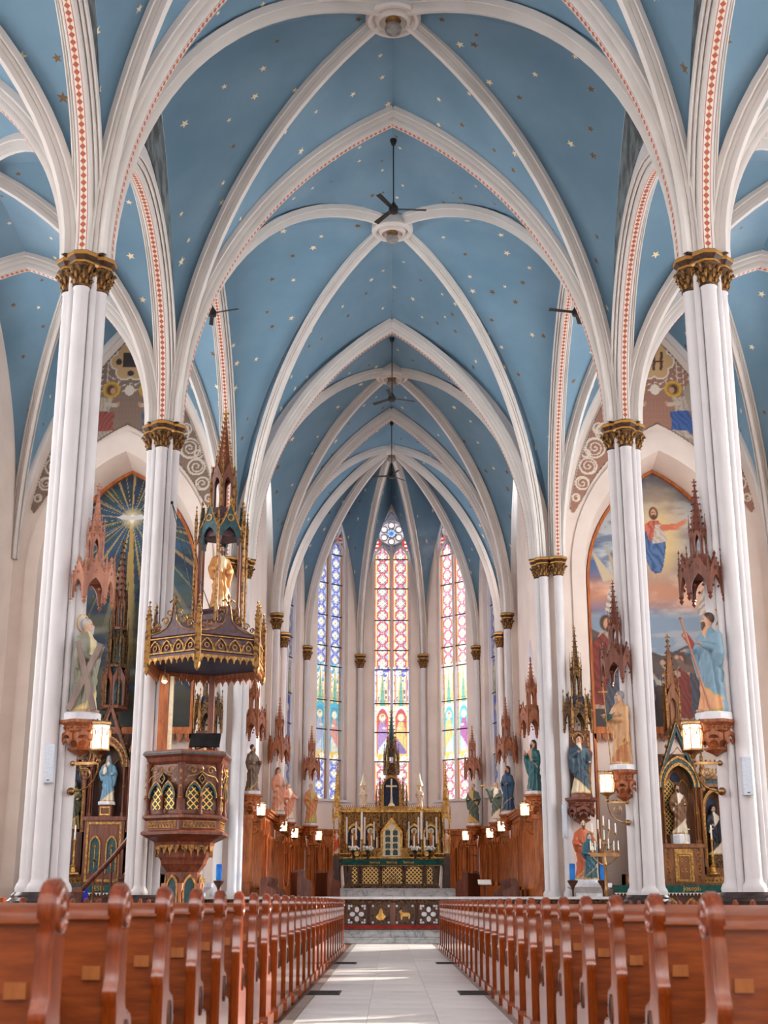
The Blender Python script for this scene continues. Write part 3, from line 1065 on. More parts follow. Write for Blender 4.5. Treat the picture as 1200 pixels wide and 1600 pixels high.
def glass_colour(kind, side, u, z):
    """side -1/1: which light; u metres from the light's middle; z height"""
    hw = .36
    pale = C3(214, 216, 240)
    P = Paint(u, z, pale)
    n = fbm(u + side * 3, z, 6, 3)
    P.mask((n > .55) * .5, C3(120, 132, 214))
    col = {0: (C3(206, 60, 44), C3(110, 120, 205)), 1: (C3(88, 96, 196), C3(206, 88, 60)), 2: (C3(196, 74, 70), C3(120, 130, 215)), 3: (C3(60, 76, 190), C3(40, 60, 170))}[kind]
    up = z > 11.25
    lowz = z < 6.95
    Q = Paint(u, z, pale)
    Q.c = P.c.copy()
    glass_pattern(Q, u, z, 16.45, .56, hw, col[0], col[1])
    Q.mask((np.abs(u) > hw - .045) * 1., col[0] if kind != 1 else C3(196, 60, 60))
    Q.mask((np.abs(np.abs(u) - hw + .07) < .02) * 1., C3(240, 214, 120))
    P.mask((up | lowz) * 1., Q.c)
    # canopy zone
    cz = (z >= 9.45) & (z <= 11.25)
    can = Paint(u, z, C3(246, 240, 226))
    b = fbm(u, z, 9, 5 + kind)
    can.mask((b > .56) * 1., {0: C3(86, 100, 204), 1: C3(80, 170, 200), 2: C3(236, 196, 120), 3: C3(60, 80, 190)}[kind])
    can.mask((np.abs(u) < .17 * (1 - (z - 9.6) / 1.5)) * 1., C3(238, 200, 96))
    can.mask((np.abs(u) < .1 * (1 - (z - 9.6) / 1.3)) * 1., C3(96, 170, 150))
    can.mask((np.abs(np.abs(u) - .25) < .05) * (z < 10.8), C3(236, 190, 96))
    can.mask((np.abs(np.abs(u) - .27) < .018) * 1., C3(206, 70, 60))
    P.mask(cz * 1., can.c)
    # figure zone
    fz = (z >= 6.95) & (z < 9.45)
    fg = Paint(u, z, {0: C3(250, 244, 236), 1: C3(60, 176, 200), 2: C3(242, 240, 232), 3: C3(70, 90, 190)}[kind])
    bgc = {0: C3(206, 40, 52), 1: C3(44, 160, 190), 2: C3(90, 186, 196), 3: C3(60, 90, 200)}[kind]
    fg.poly([(-.27, 7.3)] + arch(.27, .5, 6, 0, 8.85) + [(.27, 7.3)], bgc)
    rb = {0: (C3(178, 128, 196), C3(238, 206, 96)), 1: (C3(176, 176, 200), C3(232, 150, 132)), 2: (C3(238, 196, 110), C3(178, 84, 150)), 3: (C3(150, 160, 220),) * 2}[kind][0 if side < 0 else 1]
    under = {0: (C3(222, 236, 226), C3(120, 84, 160)), 1: (C3(206, 206, 216), C3(238, 226, 206)), 2: (C3(246, 240, 226), C3(228, 200, 226)), 3: (C3(200, 206, 230),) * 2}[kind][0 if side < 0 else 1]
    fg.folds([(-.2, 7.3), (.2, 7.3), (.17, 8.2), (.1, 8.75), (-.1, 8.75), (-.17, 8.2)], under, under * .6, 26, .1)
    fg.folds([(-.22, 7.75 + .3 * side), (.22, 7.75 - .3 * side), (.21, 8.35), (.12, 8.72), (-.12, 8.72), (-.21, 8.35)], rb, rb * .55, 22, .3 * side)
    fg.ell(-.08 * side, 8.45, .11, .05, C3(238, 206, 180), 0)
    fg.ell(0, 8.93, .155, .16, C3(248, 226, 140), 0)
    fg.ell(0, 8.93, .12, .125, C3(252, 246, 226), 0)
    fg.ell(0, 8.95, .085, .11, C3(176, 120, 80) if side < 0 else C3(236, 232, 226), 0)
    fg.ell(.015, 8.91, .06, .085, C3(238, 206, 180), 0)
    if side > 0:
        fg.ell(.015, 8.85, .055, .06, C3(232, 228, 220), 0)
    fg.mask((np.abs(np.abs(u) - .31) < .04) * 1., C3(244, 214, 130))
    bz = (z < 7.3)
    fg.mask(bz * 1., C3(244, 238, 226))
    fg.mask(bz * (fbm(u, z, 12, 9) > .52), C3(232, 180, 70))
    fg.mask(bz * (np.abs(z - 7.27) < .04), C3(226, 190, 70))
    P.mask(fz * 1., fg.c)
    P.mask((np.abs(u) > hw - .03) * (~(up | lowz)), C3(226, 214, 226))
    # leading
    P.mask(((np.mod(z, .46) < .02) | (np.mod(u + .36, .24) < .012)) * .45, C3(60, 60, 80))
    return P.c

GLASS = {0: .19, 1: .16, 2: .26, 3: .2}
def apse_window(num, A, B, kind, sill=5.2, spr=16.5, top=18.75):
    A, B = Vector((A[0], A[1], 0)), Vector((B[0], B[1], 0))
    d = (B - A)
    L = d.length
    d.normalize()
    rz = math.atan2(d.y, d.x)
    mid = (A + B) / 2
    M = Matrix.Translation(mid) @ Matrix.Rotation(rz, 4, 'Z')      # local x along the wall, +y outward
    w = structure('window_%d' % num, 'tall two-light stained glass window in the apse', tuple(mid))
    w.rotation_euler = (0, 0, rz)
    hw = .88
    # wall round the opening
    wl = structure('wall_apse_%d' % num, 'white plaster wall of the apse', tuple(mid))
    wl.rotation_euler = (0, 0, rz)
    mb = MB()
    for a, b in ((-L / 2, -hw), (hw, L / 2)):
        mb.box(a, b, 0, .55, 0, 20)
    mb.box(-hw, hw, 0, .55, 0, sill)
    plate_x(mb, span(-hw, 0, 10) + span(0, hw, 10)[1:], lambda x: spr + zarch(hw - abs(x), hw, top - spr), lambda x: 20, 0, .55)
    mb.build('wall_panel', 'plaster_cream', wl, 20)
    MB().box(-hw - .15, hw + .15, -.1, .5, sill - .1, sill).build('sill', 'plaster', wl)
    # moulded reveal
    O = [(-hw, sill)] + arch(hw, top - spr, 12, 0, spr) + [(hw, sill)]
    I = [(-hw + .1, sill)] + arch(hw - .1, top - spr - .12, 12, 0, spr) + [(hw - .1, sill)]
    MB().ring(O, I, .2, .5).build('window_frame', 'plaster', w, 30)
    # mullion, lancet heads, oculus
    MB().box(-.055, .055, .22, .46, sill, spr + .5).build('mullion', 'plaster', w)
    lh = spr - .25
    for s in (-1, 1):
        Oa = [(s * .42 + q[0], q[1]) for q in arch(.42, .75, 8, 0, lh)]
        Ia = [(s * .42 + q[0], q[1]) for q in arch(.345, .64, 8, 0, lh)]
        MB().ring(Oa, Ia, .24, .44).build('lancet_head', 'plaster', w, 30)
    oc = spr + 1.08
    k = 28
    cir = lambda r: [(r * math.cos(2 * PI * q / k), oc + r * math.sin(2 * PI * q / k)) for q in range(k)]
    MB().ring(cir(.62), cir(.56), .24, .44, True).build('oculus_ring', 'plaster', w, 40)
    MB().ring(cir(.24), cir(.2), .26, .42, True).build('oculus_ring', 'plaster', w, 40)
    for q in range(6):
        a = PI / 6 + q * PI / 3
        cx, cz = .4 * math.cos(a), oc + .4 * math.sin(a)
        c2 = lambda r: [(cx + r * math.cos(2 * PI * t / 14), cz + r * math.sin(2 * PI * t / 14)) for t in range(14)]
        MB().ring(c2(.175), c2(.14), .26, .42, True).build('foil_ring', 'plaster', w, 40)
    # glass, one pane between each pair of saddle bars, in both lights
    bars = [sill, 6.95, 8.25, 9.55, 11.1, 12.0, 13.4, 14.9, 16.3]
    g = GLASS[kind]
    st = .03
    for s in (-1, 1):
        for b0, b1 in zip(bars, bars[1:] + [lh + .66]):
            us = np.linspace(-.365, .365, 25)
            zs = np.linspace(b0, b1, max(3, int((b1 - b0) / st)))
            uu, zz = np.meshgrid(us, zs)
            c = (glass_colour(kind, s, uu, zz) * .9 + .1 * np.array([.86, .86, .95])) * g
            uc, zc = (uu[:-1, :-1] + uu[1:, 1:]) / 2, (zz[:-1, :-1] + zz[1:, 1:]) / 2
            top_ = np.array([[lh + zarch(.365 - abs(v), .365, .66) for v in uc[0]]] * zc.shape[0])
            keep = zc < top_
            paint_mesh('pane', uu + s * .42, uu * 0 + .34, zz, c, keep, 'stained_glass', w)
        for b0 in bars[1:]:
            MB().box(s * .42 - .37, s * .42 + .37, .3, .34, b0 - .02, b0 + .025).build('saddle_bar', 'lead_bar', w)
    # tracery glass
    us, zs = np.meshgrid(np.linspace(-.78, .78, 60), np.linspace(spr - .35, top, 90))
    P = Paint(us, zs, C3(96, 92, 104))
    P.mask((np.abs(us) > .5) * (zs < spr + .75) * 1., C3(196, 70, 60))
    dd = np.hypot(us, zs - oc)
    an = np.arctan2(zs - oc, us)
    P.mask((dd < .59) * 1., C3(196, 196, 200))
    f = np.abs(np.mod(an - PI / 6 + PI / 6, PI / 3) - PI / 6)
    lx, lz = dd * np.cos(f) - .4, dd * np.sin(f)
    pet = np.hypot(lx, lz)
    P.mask((pet < .165) * (dd > .2), C3(206, 110, 120))
    P.mask((pet < .115) * (dd > .2), C3(246, 236, 232))
    P.mask((dd < .23) * 1., C3(90, 150, 206))
    P.mask((dd < .23) * (np.sin(an * 8) > 0), C3(214, 226, 236))
    P.mask((dd < .1) * 1., C3(90, 120, 200))
    P.mask((np.abs(us) > .62) * (zs < spr + .7) * (np.mod(zs, .18) < .08), C3(240, 236, 230))
    uc, zc = (us[:-1, :-1] + us[1:, 1:]) / 2, (zs[:-1, :-1] + zs[1:, 1:]) / 2
    keep = zc < spr + np.array([[zarch(hw - .06 - abs(v), hw - .06, top - spr - .1) for v in uc[0]]] * zc.shape[0])
    inl = np.zeros_like(keep)
    for s in (-1, 1):
        t_ = np.array([[lh + zarch(.38 - abs(v - s * .42), .38, .7) if abs(v - s * .42) < .38 else 0 for v in uc[0]]] * zc.shape[0])
        inl |= zc < t_
    paint_mesh('tracery_pane', us, us * 0 + .34, zs, P.c * g, keep & ~inl, 'stained_glass', w)
    return w
mottled('lead_bar', srgb(22, 26, 60), srgb(36, 40, 80), 5, .6)
for num, (k, kind) in enumerate(((1, 3), (2, 1), (3, 0), (4, 2), (5, 3))):
    apse_window(num + 1, APSE[k], APSE[k + 1], kind)

# ---- chancel side walls with low pointed windows
for sx, nm in ((-1, 'left'), (1, 'right')):
    w = structure('wall_chancel_' + nm, 'white plaster side wall of the chancel')
    w.location = (0, 0, 0)
    y0, y1 = YE + .45, 54.62
    mid, hw = 46.3, 1.45
    mb = MB()
    x0, x1 = sx * (XC - .02), sx * (XC + .5)
    a, b = min(x0, x1), max(x0, x1)
    mb.box(a, b, y0, mid - hw, 0, 20.4).box(a, b, mid + hw, YD + .1, 0, 20.4).box(a, b, mid - hw, mid + hw, 0, 4.3)
    plate_y(mb, span(mid - hw, mid, 8) + span(mid, mid + hw, 8)[1:], lambda y: 7.4 + zarch(hw - abs(y - mid), hw, 2.5), lambda y: 20.4, x0, x1)
    mb.build('wall_panel', 'plaster_cream', w, 20)
    # tall window opening added out of view before the apse, to brighten it
    q0, q1, m2, h2 = sx * 4.66, sx * 5.2, 52.65, 1.35
    mb = MB()
    mb.box(min(q0, q1), max(q0, q1), YD, m2 - h2, 0, 20).box(min(q0, q1), max(q0, q1), m2 + h2, 54.62, 0, 20).box(min(q0, q1), max(q0, q1), m2 - h2, m2 + h2, 0, 5.2)
    plate_y(mb, span(m2 - h2, m2, 8) + span(m2, m2 + h2, 8)[1:], lambda y: 14.2 + zarch(h2 - abs(y - m2), h2, 2.6), lambda y: 20, q0, q1)
    mb.build('wall_panel', 'plaster_cream', w, 20)
    added_win = structure('window_%d' % (8 if sx < 0 else 9), 'added unseen tall pale glass window that brightens the apse')
    ys, zs = np.meshgrid(np.linspace(m2 - h2, m2 + h2, 40), np.linspace(5.2, 16.8, 160))
    P = Paint(ys, zs, C3(236, 234, 228))
    P.mask((fbm(ys, zs, 4, 6) > .55) * 1., C3(200, 206, 226))
    yc, zc = (ys[:-1, :-1] + ys[1:, 1:]) / 2, (zs[:-1, :-1] + zs[1:, 1:]) / 2
    keep = zc < 14.2 + np.array([[zarch(h2 - abs(v - m2), h2, 2.6) for v in yc[0]]] * zc.shape[0])
    paint_mesh('pane', ys * 0 + sx * 4.95, ys, zs, P.c * .95, keep, 'stained_glass', added_win)
    MB().box(sx * 4.95 - .06, sx * 4.95 + .06, m2 - .07, m2 + .07, 5.2, 16.6).build('mullion', 'plaster', added_win)
    # sloping sill and glass
    sm = MB().add([(sx * 4.6, mid - hw - .1, 4.2), (sx * 4.6, mid + hw + .1, 4.2), (sx * 5.3, mid + hw + .1, 4.75), (sx * 5.3, mid - hw - .1, 4.75), (sx * 4.6, mid - hw - .1, 4.05), (sx * 4.6, mid + hw + .1, 4.05), (sx * 5.3, mid + hw + .1, 4.1), (sx * 5.3, mid - hw - .1, 4.1)],
        [(0, 1, 2, 3), (4, 7, 6, 5), (0, 4, 5, 1), (3, 2, 6, 7), (0, 3, 7, 4), (1, 5, 6, 2)])
    sm.build('sill', 'plaster', w)
    win = structure('window_%d' % (6 if sx < 0 else 7), 'low pointed stained glass window in the chancel wall')
    ys, zs = np.meshgrid(np.linspace(mid - hw, mid + hw, 60), np.linspace(4.3, 9.95, 120))
    P = Paint(ys, zs, C3(120, 150, 200))
    P.mask((fbm(ys, zs, 4, 2) > .5) * 1., C3(200, 210, 226))
    P.mask((np.mod(zs, .5) < .05) * 1., C3(60, 70, 120))
    yc, zc = (ys[:-1, :-1] + ys[1:, 1:]) / 2, (zs[:-1, :-1] + zs[1:, 1:]) / 2
    keep = zc < 7.4 + np.array([[zarch(hw - abs(v - mid), hw, 2.5) for v in yc[0]]] * zc.shape[0])
    paint_mesh('pane', ys * 0 + sx * (XC + .3), ys, zs, P.c * .7, keep, 'stained_glass', win)
    MB().box(sx * (XC + .3) - .05, sx * (XC + .3) + .05, mid - .06, mid + .06, 4.3, 9.8).build('mullion', 'plaster', win)
    # faded oval picture on the wall by the chancel arch
    cz, cy, ry, rz_ = 12.6, 43.6, .5, 1.9
    t = [(cy + ry * math.cos(2 * PI * k / 32), cz + rz_ * math.sin(2 * PI * k / 32)) for k in range(32)]
    ys, zs = np.meshgrid(np.linspace(cy - ry, cy + ry, 40), np.linspace(cz - rz_, cz + rz_, 100))
    P = Paint(ys, zs, C3(190, 186, 190))
    P.mask((fbm(ys, zs, 2.2, 4) > .5) * .6, C3(196, 168, 164))
    P.ell(cy, cz - .1, .2, 1.2, C3(176, 186, 200), .5)
    P.ell(cy, cz + .9, .12, .16, C3(206, 176, 160), .4)
    yc, zc = (ys[:-1, :-1] + ys[1:, 1:]) / 2, (zs[:-1, :-1] + zs[1:, 1:]) / 2
    keep = ((yc - cy) / ry) ** 2 + ((zc - cz) / rz_) ** 2 < 1
    paint_mesh('painted_oval', ys * 0 + sx * (XC - .035), ys, zs, P.c, keep, 'mural_paint', w)
# ================================================================ MURALS
def figure2d(P, x, z, h, robe, mantle, skin, hair, lean=0.0, kneel=False, halo=None, arms=None, seed=1, face=1):
    """a painted standing figure, feet at (x, z), height h"""
    k = h / 1.7
    q = lambda a, b: (x + a * k + lean * b * k, z + b * k)
    if halo is not None:
        P.ell(*q(0, 1.58), .25 * k, .25 * k, np.asarray(halo) * .55, 0)
        P.ell(*q(0, 1.58), .225 * k, .225 * k, halo, 0)
        P.ell(*q(0, 1.58), .17 * k, .17 * k, np.asarray(halo) * .7, 0)
    P.folds([q(-.26, 0), q(.24, 0), q(.2, .6), q(.2, 1.2), q(.1, 1.42), q(-.1, 1.42), q(-.2, 1.2), q(-.2, .6)], robe, np.asarray(robe) * .45, 20 / k, .1, seed)
    P.folds([q(-.3, .1), q(.1, .05), q(.26, .8), q(.12, 1.2), q(-.06, 1.4), q(-.24, 1.2), q(-.26, .7)], mantle, np.asarray(mantle) * .4, 16 / k, .5, seed + 3)
    for a in (arms or []):
        pts = [q(*p) for p in a]
        for p1, p2, w in zip(pts, pts[1:], (.085, .065)):
            P.line(p1[0], p1[1], p2[0], p2[1], w * k, np.asarray(robe) * .9)
        P.ell(pts[-1][0], pts[-1][1], .055 * k, .055 * k, skin, .3)
    P.ell(*q(0, 1.58), .13 * k, .17 * k, hair, .2)
    P.ell(*q(.03 * face, 1.56), .085 * k, .125 * k, skin, .25)
    P.ell(*q(.05 * face, 1.46), .06 * k, .07 * k, np.asarray(hair) * .8, .3)

def mural(sx):
    par = structure('wall_niche_' + ('left' if sx < 0 else 'right'), 'painted mural picture in the pointed niche')
    z0, z1 = 6.35, 15.25
    st = .028
    u, z = np.meshgrid(np.arange(-2.42, 2.43, st), np.arange(z0, z1, st))
    n1, n2 = fbm(u, z * 1.9, .8, 3, 5), fbm(u + 5, z * 3.2, 1.3, 8, 5)
    if sx > 0:
        P = Paint(u, z, C3(70, 104, 150))
        P.mask(np.clip((n1 - .42) * 5, 0, 1), C3(178, 186, 190))
        P.mask(np.clip((n2 - .5) * 6, 0, 1) * .7, C3(58, 84, 122))
        P.mask(np.clip((z - 13.6) * .9, 0, 1) * .75, C3(44, 58, 74))
        P.mask(np.clip((z - 14.0) * .9, 0, 1) * np.clip((n2 - .46) * 6, 0, 1), C3(106, 116, 108))
        d = np.hypot((u - .1) / 1.25, (z - 12.7) / 2.2)
        P.mask(np.clip(1.15 - d, 0, 1), C3(214, 178, 118))
        P.mask(np.clip(.6 - d, 0, 1), C3(240, 216, 150))
        zc = np.exp(-((z - 10.9) / .55) ** 2)
        P.mask(zc * .9, C3(196, 136, 104))
        P.mask(zc * np.clip((n1 - .5) * 6, 0, 1), C3(226, 176, 144))
        P.mask(np.clip((10.35 - z) * 3, 0, 1), C3(128, 146, 164))
        P.mask(np.clip((10.3 - z) * 3, 0, 1) * np.clip((n2 - .48) * 7, 0, 1) * .6, C3(176, 172, 170))
        hill = 8.6 + .5 * fbm(u, u * 0, .7, 5) + .35 * np.abs(u)
        P.mask((z < hill) * 1., C3(92, 76, 72))
        P.mask((z < hill) * np.clip((n1 - .45) * 5, 0, 1) * .8, C3(58, 50, 50))
        P.mask((z < 7.0) * 1., C3(64, 54, 52))
        sk, wh = C3(202, 150, 116), C3(206, 192, 178)
        # rising figure with outspread arms
        x0 = -.02
        P.folds([(x0 - .2, 11.75), (x0 + .16, 11.7), (x0 + .34, 12.5), (x0 + .36, 13.2), (x0 + .14, 13.45), (x0 - .14, 13.45), (x0 - .4, 13.2), (x0 - .42, 12.6)], C3(206, 108, 84), C3(140, 62, 50), 12, .1)
        P.folds([(x0 - .2, 11.7), (x0 - .05, 11.58), (x0 + .14, 11.6), (x0 + .24, 11.85), (x0 + .33, 12.3), (x0 + .38, 12.75), (x0 + .32, 12.95), (x0 + .1, 12.85), (x0 - .2, 12.7), (x0 - .3, 13.2), (x0 - .42, 13.15), (x0 - .48, 12.7), (x0 - .38, 12.3), (x0 - .3, 11.95)], C3(82, 116, 164), C3(36, 56, 98), 9, .45)
        P.folds([(x0 + .04, 13.3), (x0 + .3, 13.3), (x0 + .42, 12.7), (x0 - .1, 12.62)], wh, wh * .6, 12, .8)
        for s in (-1, 1):
            P.line(x0 + s * .3, 13.2, x0 + s * .72, 13.22, .11, C3(206, 112, 84))
            P.line(x0 + s * .72, 13.22, x0 + s * 1.0, 13.38, .08, C3(214, 124, 92))
            P.ell(x0 + s * 1.08, 13.45, .09, .06, sk, .3)
        P.ell(x0, 13.7, .17, .25, C3(84, 52, 34), .15)
        P.ell(x0, 13.7, .11, .19, sk, .25)
        P.ell(x0, 13.57, .1, .11, C3(92, 58, 38), .3)
        for s in (-1, 1):
            P.ell(x0 + s * .04, 13.74, .022, .014, C3(50, 30, 24), 0)
            P.ell(x0 + s * .1, 11.5, .05, .1, sk, .3)
        # angels in white among the clouds
        for ax, az, f in ((-1.35, 11.0, 1), (1.75, 10.9, -1)):
            P.folds([(ax - .5, az - .75), (ax + .6, az - .8), (ax + .5, az), (ax + .1, az + .5), (ax - .3, az + .1)], wh, C3(120, 112, 112), 9, .9 * f)
            P.poly([(ax - f * .1, az + .4), (ax - f * .9, az + 1.5), (ax - f * .5, az + .3)], C3(196, 180, 150))
            P.poly([(ax - f * .1, az + .4), (ax - f * .4, az + 1.7), (ax + f * .1, az + .5)], C3(178, 160, 130))
            P.ell(ax + f * .12, az + .6, .13, .17, C3(150, 104, 66), .2)
            P.ell(ax + f * .16, az + .58, .08, .12, sk, .2)
        # onlookers
        cl = [C3(176, 150, 128), C3(120, 92, 82), C3(156, 60, 46), C3(92, 96, 110), C3(190, 176, 160)]
        for k, (ax, az, h) in enumerate(((-2.0, 7.0, 3.1), (-1.55, 6.7, 2.7), (-1.1, 6.6, 1.9), (-.6, 6.6, 1.7), (.2, 6.7, 1.6), (.75, 6.6, 2.2), (1.3, 6.6, 2.4), (1.8, 6.9, 2.9), (2.15, 6.7, 2.6))):
            f = 1 if ax < 0 else -1
            figure2d(P, ax, az, h, cl[k % 5], cl[(k + 2) % 5] * .7, sk * .9, C3(74, 50, 38), lean=.06 * f, arms=[[(f * .15, 1.2), (f * .35, 1.25), (f * .5, 1.5)]], seed=k, face=f)
    else:
        P = Paint(u, z, C3(26, 44, 66))
        P.mask(np.clip((n1 - .42) * 5, 0, 1), C3(40, 78, 106))
        P.mask(np.clip((n2 - .5) * 6, 0, 1) * .8, C3(44, 74, 70))
        P.mask(np.clip((11.6 - z) * .5, 0, 1) * np.clip((n1 - .4) * 5, 0, 1), C3(84, 80, 52))
        cx, cz = .05, 13.55
        an = np.arctan2(z - cz, u - cx)
        dd = np.hypot(u - cx, z - cz)
        ray = (np.sin(an * 17) > .93) | (np.sin(an * 29 + 1) > .97)
        P.mask(ray * np.clip(1.15 - dd / 3.6, 0, 1) * .85, C3(196, 164, 92))
        P.mask((np.abs(u - cx - .02 * (cz - z)) < .05 + .03 * (cz - z)) * (z < cz) * np.clip(1 - dd / 6, 0, 1), C3(186, 150, 70))
        P.mask(np.clip(1 - dd / .42, 0, 1), C3(240, 222, 170))
        # dove
        P.ell(cx, cz - .02, .09, .17, C3(232, 230, 226), .2)
        for s in (-1, 1):
            P.poly([(cx, cz + .06), (cx + s * .3, cz + .14), (cx + s * .52, cz + .02), (cx + s * .3, cz - .06), (cx, cz - .06)], C3(206, 206, 206))
        for k, (bx, bz) in enumerate(((-1.2, 9.6), (.9, 9.2), (1.6, 10.2), (-1.7, 8.4), (.2, 8.2))):
            P.ell(bx, bz, .9, .16, C3(150, 158, 152), .8, .15 * (-1) ** k, .5)
            P.ell(bx + .3, bz - .5, .8, .12, C3(56, 104, 170), .8, -.1, .6)
        P.mask(np.clip((8.0 - z) * 1.2, 0, 1), C3(28, 36, 36))
        P.mask((z < 8.6) * np.clip((n1 - .46) * 5, 0, 1) * .5, C3(60, 56, 40))
    keep_c = (u[:-1, :-1] + u[1:, 1:]) / 2
    zc = (z[:-1, :-1] + z[1:, 1:]) / 2
    keep = zc < np.array([[NSP + zarch(2.42 - abs(v), 2.42, 15.22 - NSP) for v in keep_c[0]]] * zc.shape[0])
    paint_mesh('mural', u + sx * XA, u * 0 + 43.57, z, P.c, keep, 'mural_paint', par)
    MB().box(sx * XA - 2.7, sx * XA + 2.7, 43.6, 43.9, 0, 15.6).build('niche_back', 'plaster_cream', par)
    fr = MB().box(sx * XA - 2.42, sx * XA + 2.42, 43.4, 43.6, 6.18, 6.4)
    fr.build('mural_rail', 'wood_panel', par)
    fg = MB()
    for k in range(18):
        xx = sx * XA - 2.3 + k * .27
        fg.poly([(xx - .12, 6.18), (xx + .12, 6.18), (xx + .1, 6.05), (xx, 5.9), (xx - .1, 6.05)], 43.42, 43.5)
    fg.build('mural_fringe', 'wood_carved', par)
    # ---- painted spandrels above the niche
    st = .03
    u, z = np.meshgrid(np.arange(-3.36, 3.37, st), np.arange(13.2, 20.1, st))
    dim = 1.0
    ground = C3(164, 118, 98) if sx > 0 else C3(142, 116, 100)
    P = Paint(u, z, ground)
    P.mask(((np.mod(z, .07) < .025) ^ (np.mod(u, .11) < .03)) * .35, ground * .55)
    cream = C3(226, 210, 192)
    # scroll work in the lower horns
    cv = 4.2
    for (bx, bz, r) in ((2.62, 14.35, .22), (2.4, 14.95, .28), (2.15, 15.6, .34), (1.75, 16.15, .34), (2.85, 13.85, .12), (2.45, 15.4, .14), (1.45, 16.6, .2), (2.0, 16.3, .18)):
        for s in (-1, 1):
            a = np.arctan2(z - bz, u - s * bx)
            d = np.hypot(u - s * bx, z - bz)
            sp = np.abs(np.mod(d - (a * s) / (2 * PI) * .14, .14) - .07) < .022
            P.mask(sp * (d < r), cream)
            P.mask((np.abs(d - r) < .03), cream)
    # medallion
    mz = 18.75
    d = quatre(u, z - mz, .75)
    for q in range(6):
        a0 = q * PI / 3
        P.ell(.42 * math.cos(a0), mz + .42 * math.sin(a0), .32, .32, cream, 0)
    for q in range(6):
        a0 = q * PI / 3
        P.ell(.42 * math.cos(a0), mz + .42 * math.sin(a0), .26, .26, C3(206, 164, 116), 0)
    P.ell(0, mz, .42, .42, C3(206, 164, 116), 0)
    if sx < 0:
        P.poly([(-.3, mz - .2), (.3, mz - .2), (.3, mz + .35), (-.3, mz + .35)], C3(60, 52, 46))
        P.ell(-.42, mz, .1, .12, C3(60, 52, 46), 0)
        P.ell(0, mz - .42, .12, .1, C3(60, 52, 46), 0)
    else:
        for a0 in (-.25, 0, .25):
            P.line(a0, mz - .3, a0 + .05, mz + .3, .045, C3(96, 66, 44))
        P.line(-.3, mz, .32, mz - .02, .04, C3(96, 66, 44))
    sc = (np.sin(u * 16) * np.sin((z + .1 * np.sin(u * 9)) * 15))
    P.mask((np.abs(sc) < .12) * (np.hypot(u, z - mz) > .78) * (np.abs(z - mz) < 1.1) * .9, cream)
    P.mask((np.hypot(u, (z - mz + 1.05) / 1.2) < .16), cream)
    # two seated angels
    for s in (-1, 1):
        rb = {(-1, -1): C3(166, 84, 72), (-1, 1): C3(92, 112, 142), (1, -1): C3(150, 112, 66), (1, 1): C3(66, 98, 160)}[(sx, s)]
        wh = C3(196, 178, 160)
        P.poly([(s * .95, 17.6), (s * 1.35, 18.3), (s * 1.6, 17.9), (s * 1.5, 16.9), (s * 1.1, 16.9)], C3(166, 152, 136))
        P.ell(s * .62, 17.72, .3, .3, C3(206, 162, 60), 0)
        P.ell(s * .62, 17.72, .22, .22, C3(170, 124, 60), 0)
        P.folds([(s * .55, 17.4), (s * 1.0, 17.45), (s * 1.15, 16.6), (s * .75, 16.5)], wh, wh * .6, 13, .4)
        P.folds([(s * .5, 16.55), (s * .45, 16.9), (s * 1.1, 16.95), (s * 1.3, 16.2), (s * .9, 15.9), (s * .45, 16.1)], rb, rb * .45, 12, .7 * s)
        P.folds([(s * .42, 16.25), (s * 1.0, 16.2), (s * 1.5, 15.6), (s * .9, 15.7)], wh * .9, wh * .5, 12, .5)
        P.line(s * .8, 17.2, s * .42, 17.15, .07, wh)
        P.ell(s * .36, 17.2, .06, .1, C3(196, 146, 116), .3)
        P.ell(s * .64, 17.72, .15, .19, C3(84, 60, 44), .2)
        P.ell(s * .57, 17.68, .1, .13, C3(196, 146, 116), .25)
    uc, zc = (u[:-1, :-1] + u[1:, 1:]) / 2, (z[:-1, :-1] + z[1:, 1:]) / 2
    hi = np.array([[11.6 + zarch(3.22 - abs(v), 3.22, 8.2) for v in uc[0]]] * zc.shape[0])
    lo = np.array([[NSP + zarch(3.18 - abs(v), 3.18, 16.4 - NSP) for v in uc[0]]] * zc.shape[0])
    e = np.minimum(hi - zc, (zc - lo))
    keep = (e > .0) & ((zc > 13.9) | (np.abs(np.abs(uc) - 2.95) * 1.6 < (zc - 13.3)))
    # cream edging line
    ev = np.minimum(np.array([[11.6 + zarch(3.22 - abs(v), 3.22, 8.2) for v in u[0]]] * z.shape[0]) - z, z - np.array([[NSP + zarch(3.18 - abs(v), 3.18, 16.4 - NSP) for v in u[0]]] * z.shape[0]))
    P.mask((ev < .1) * (ev > .05), C3(96, 70, 58))
    P.mask((ev < .05), cream)
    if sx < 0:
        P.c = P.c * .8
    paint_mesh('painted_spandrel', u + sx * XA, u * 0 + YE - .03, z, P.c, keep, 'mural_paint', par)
for _s in (-1, 1):
    mural(_s)
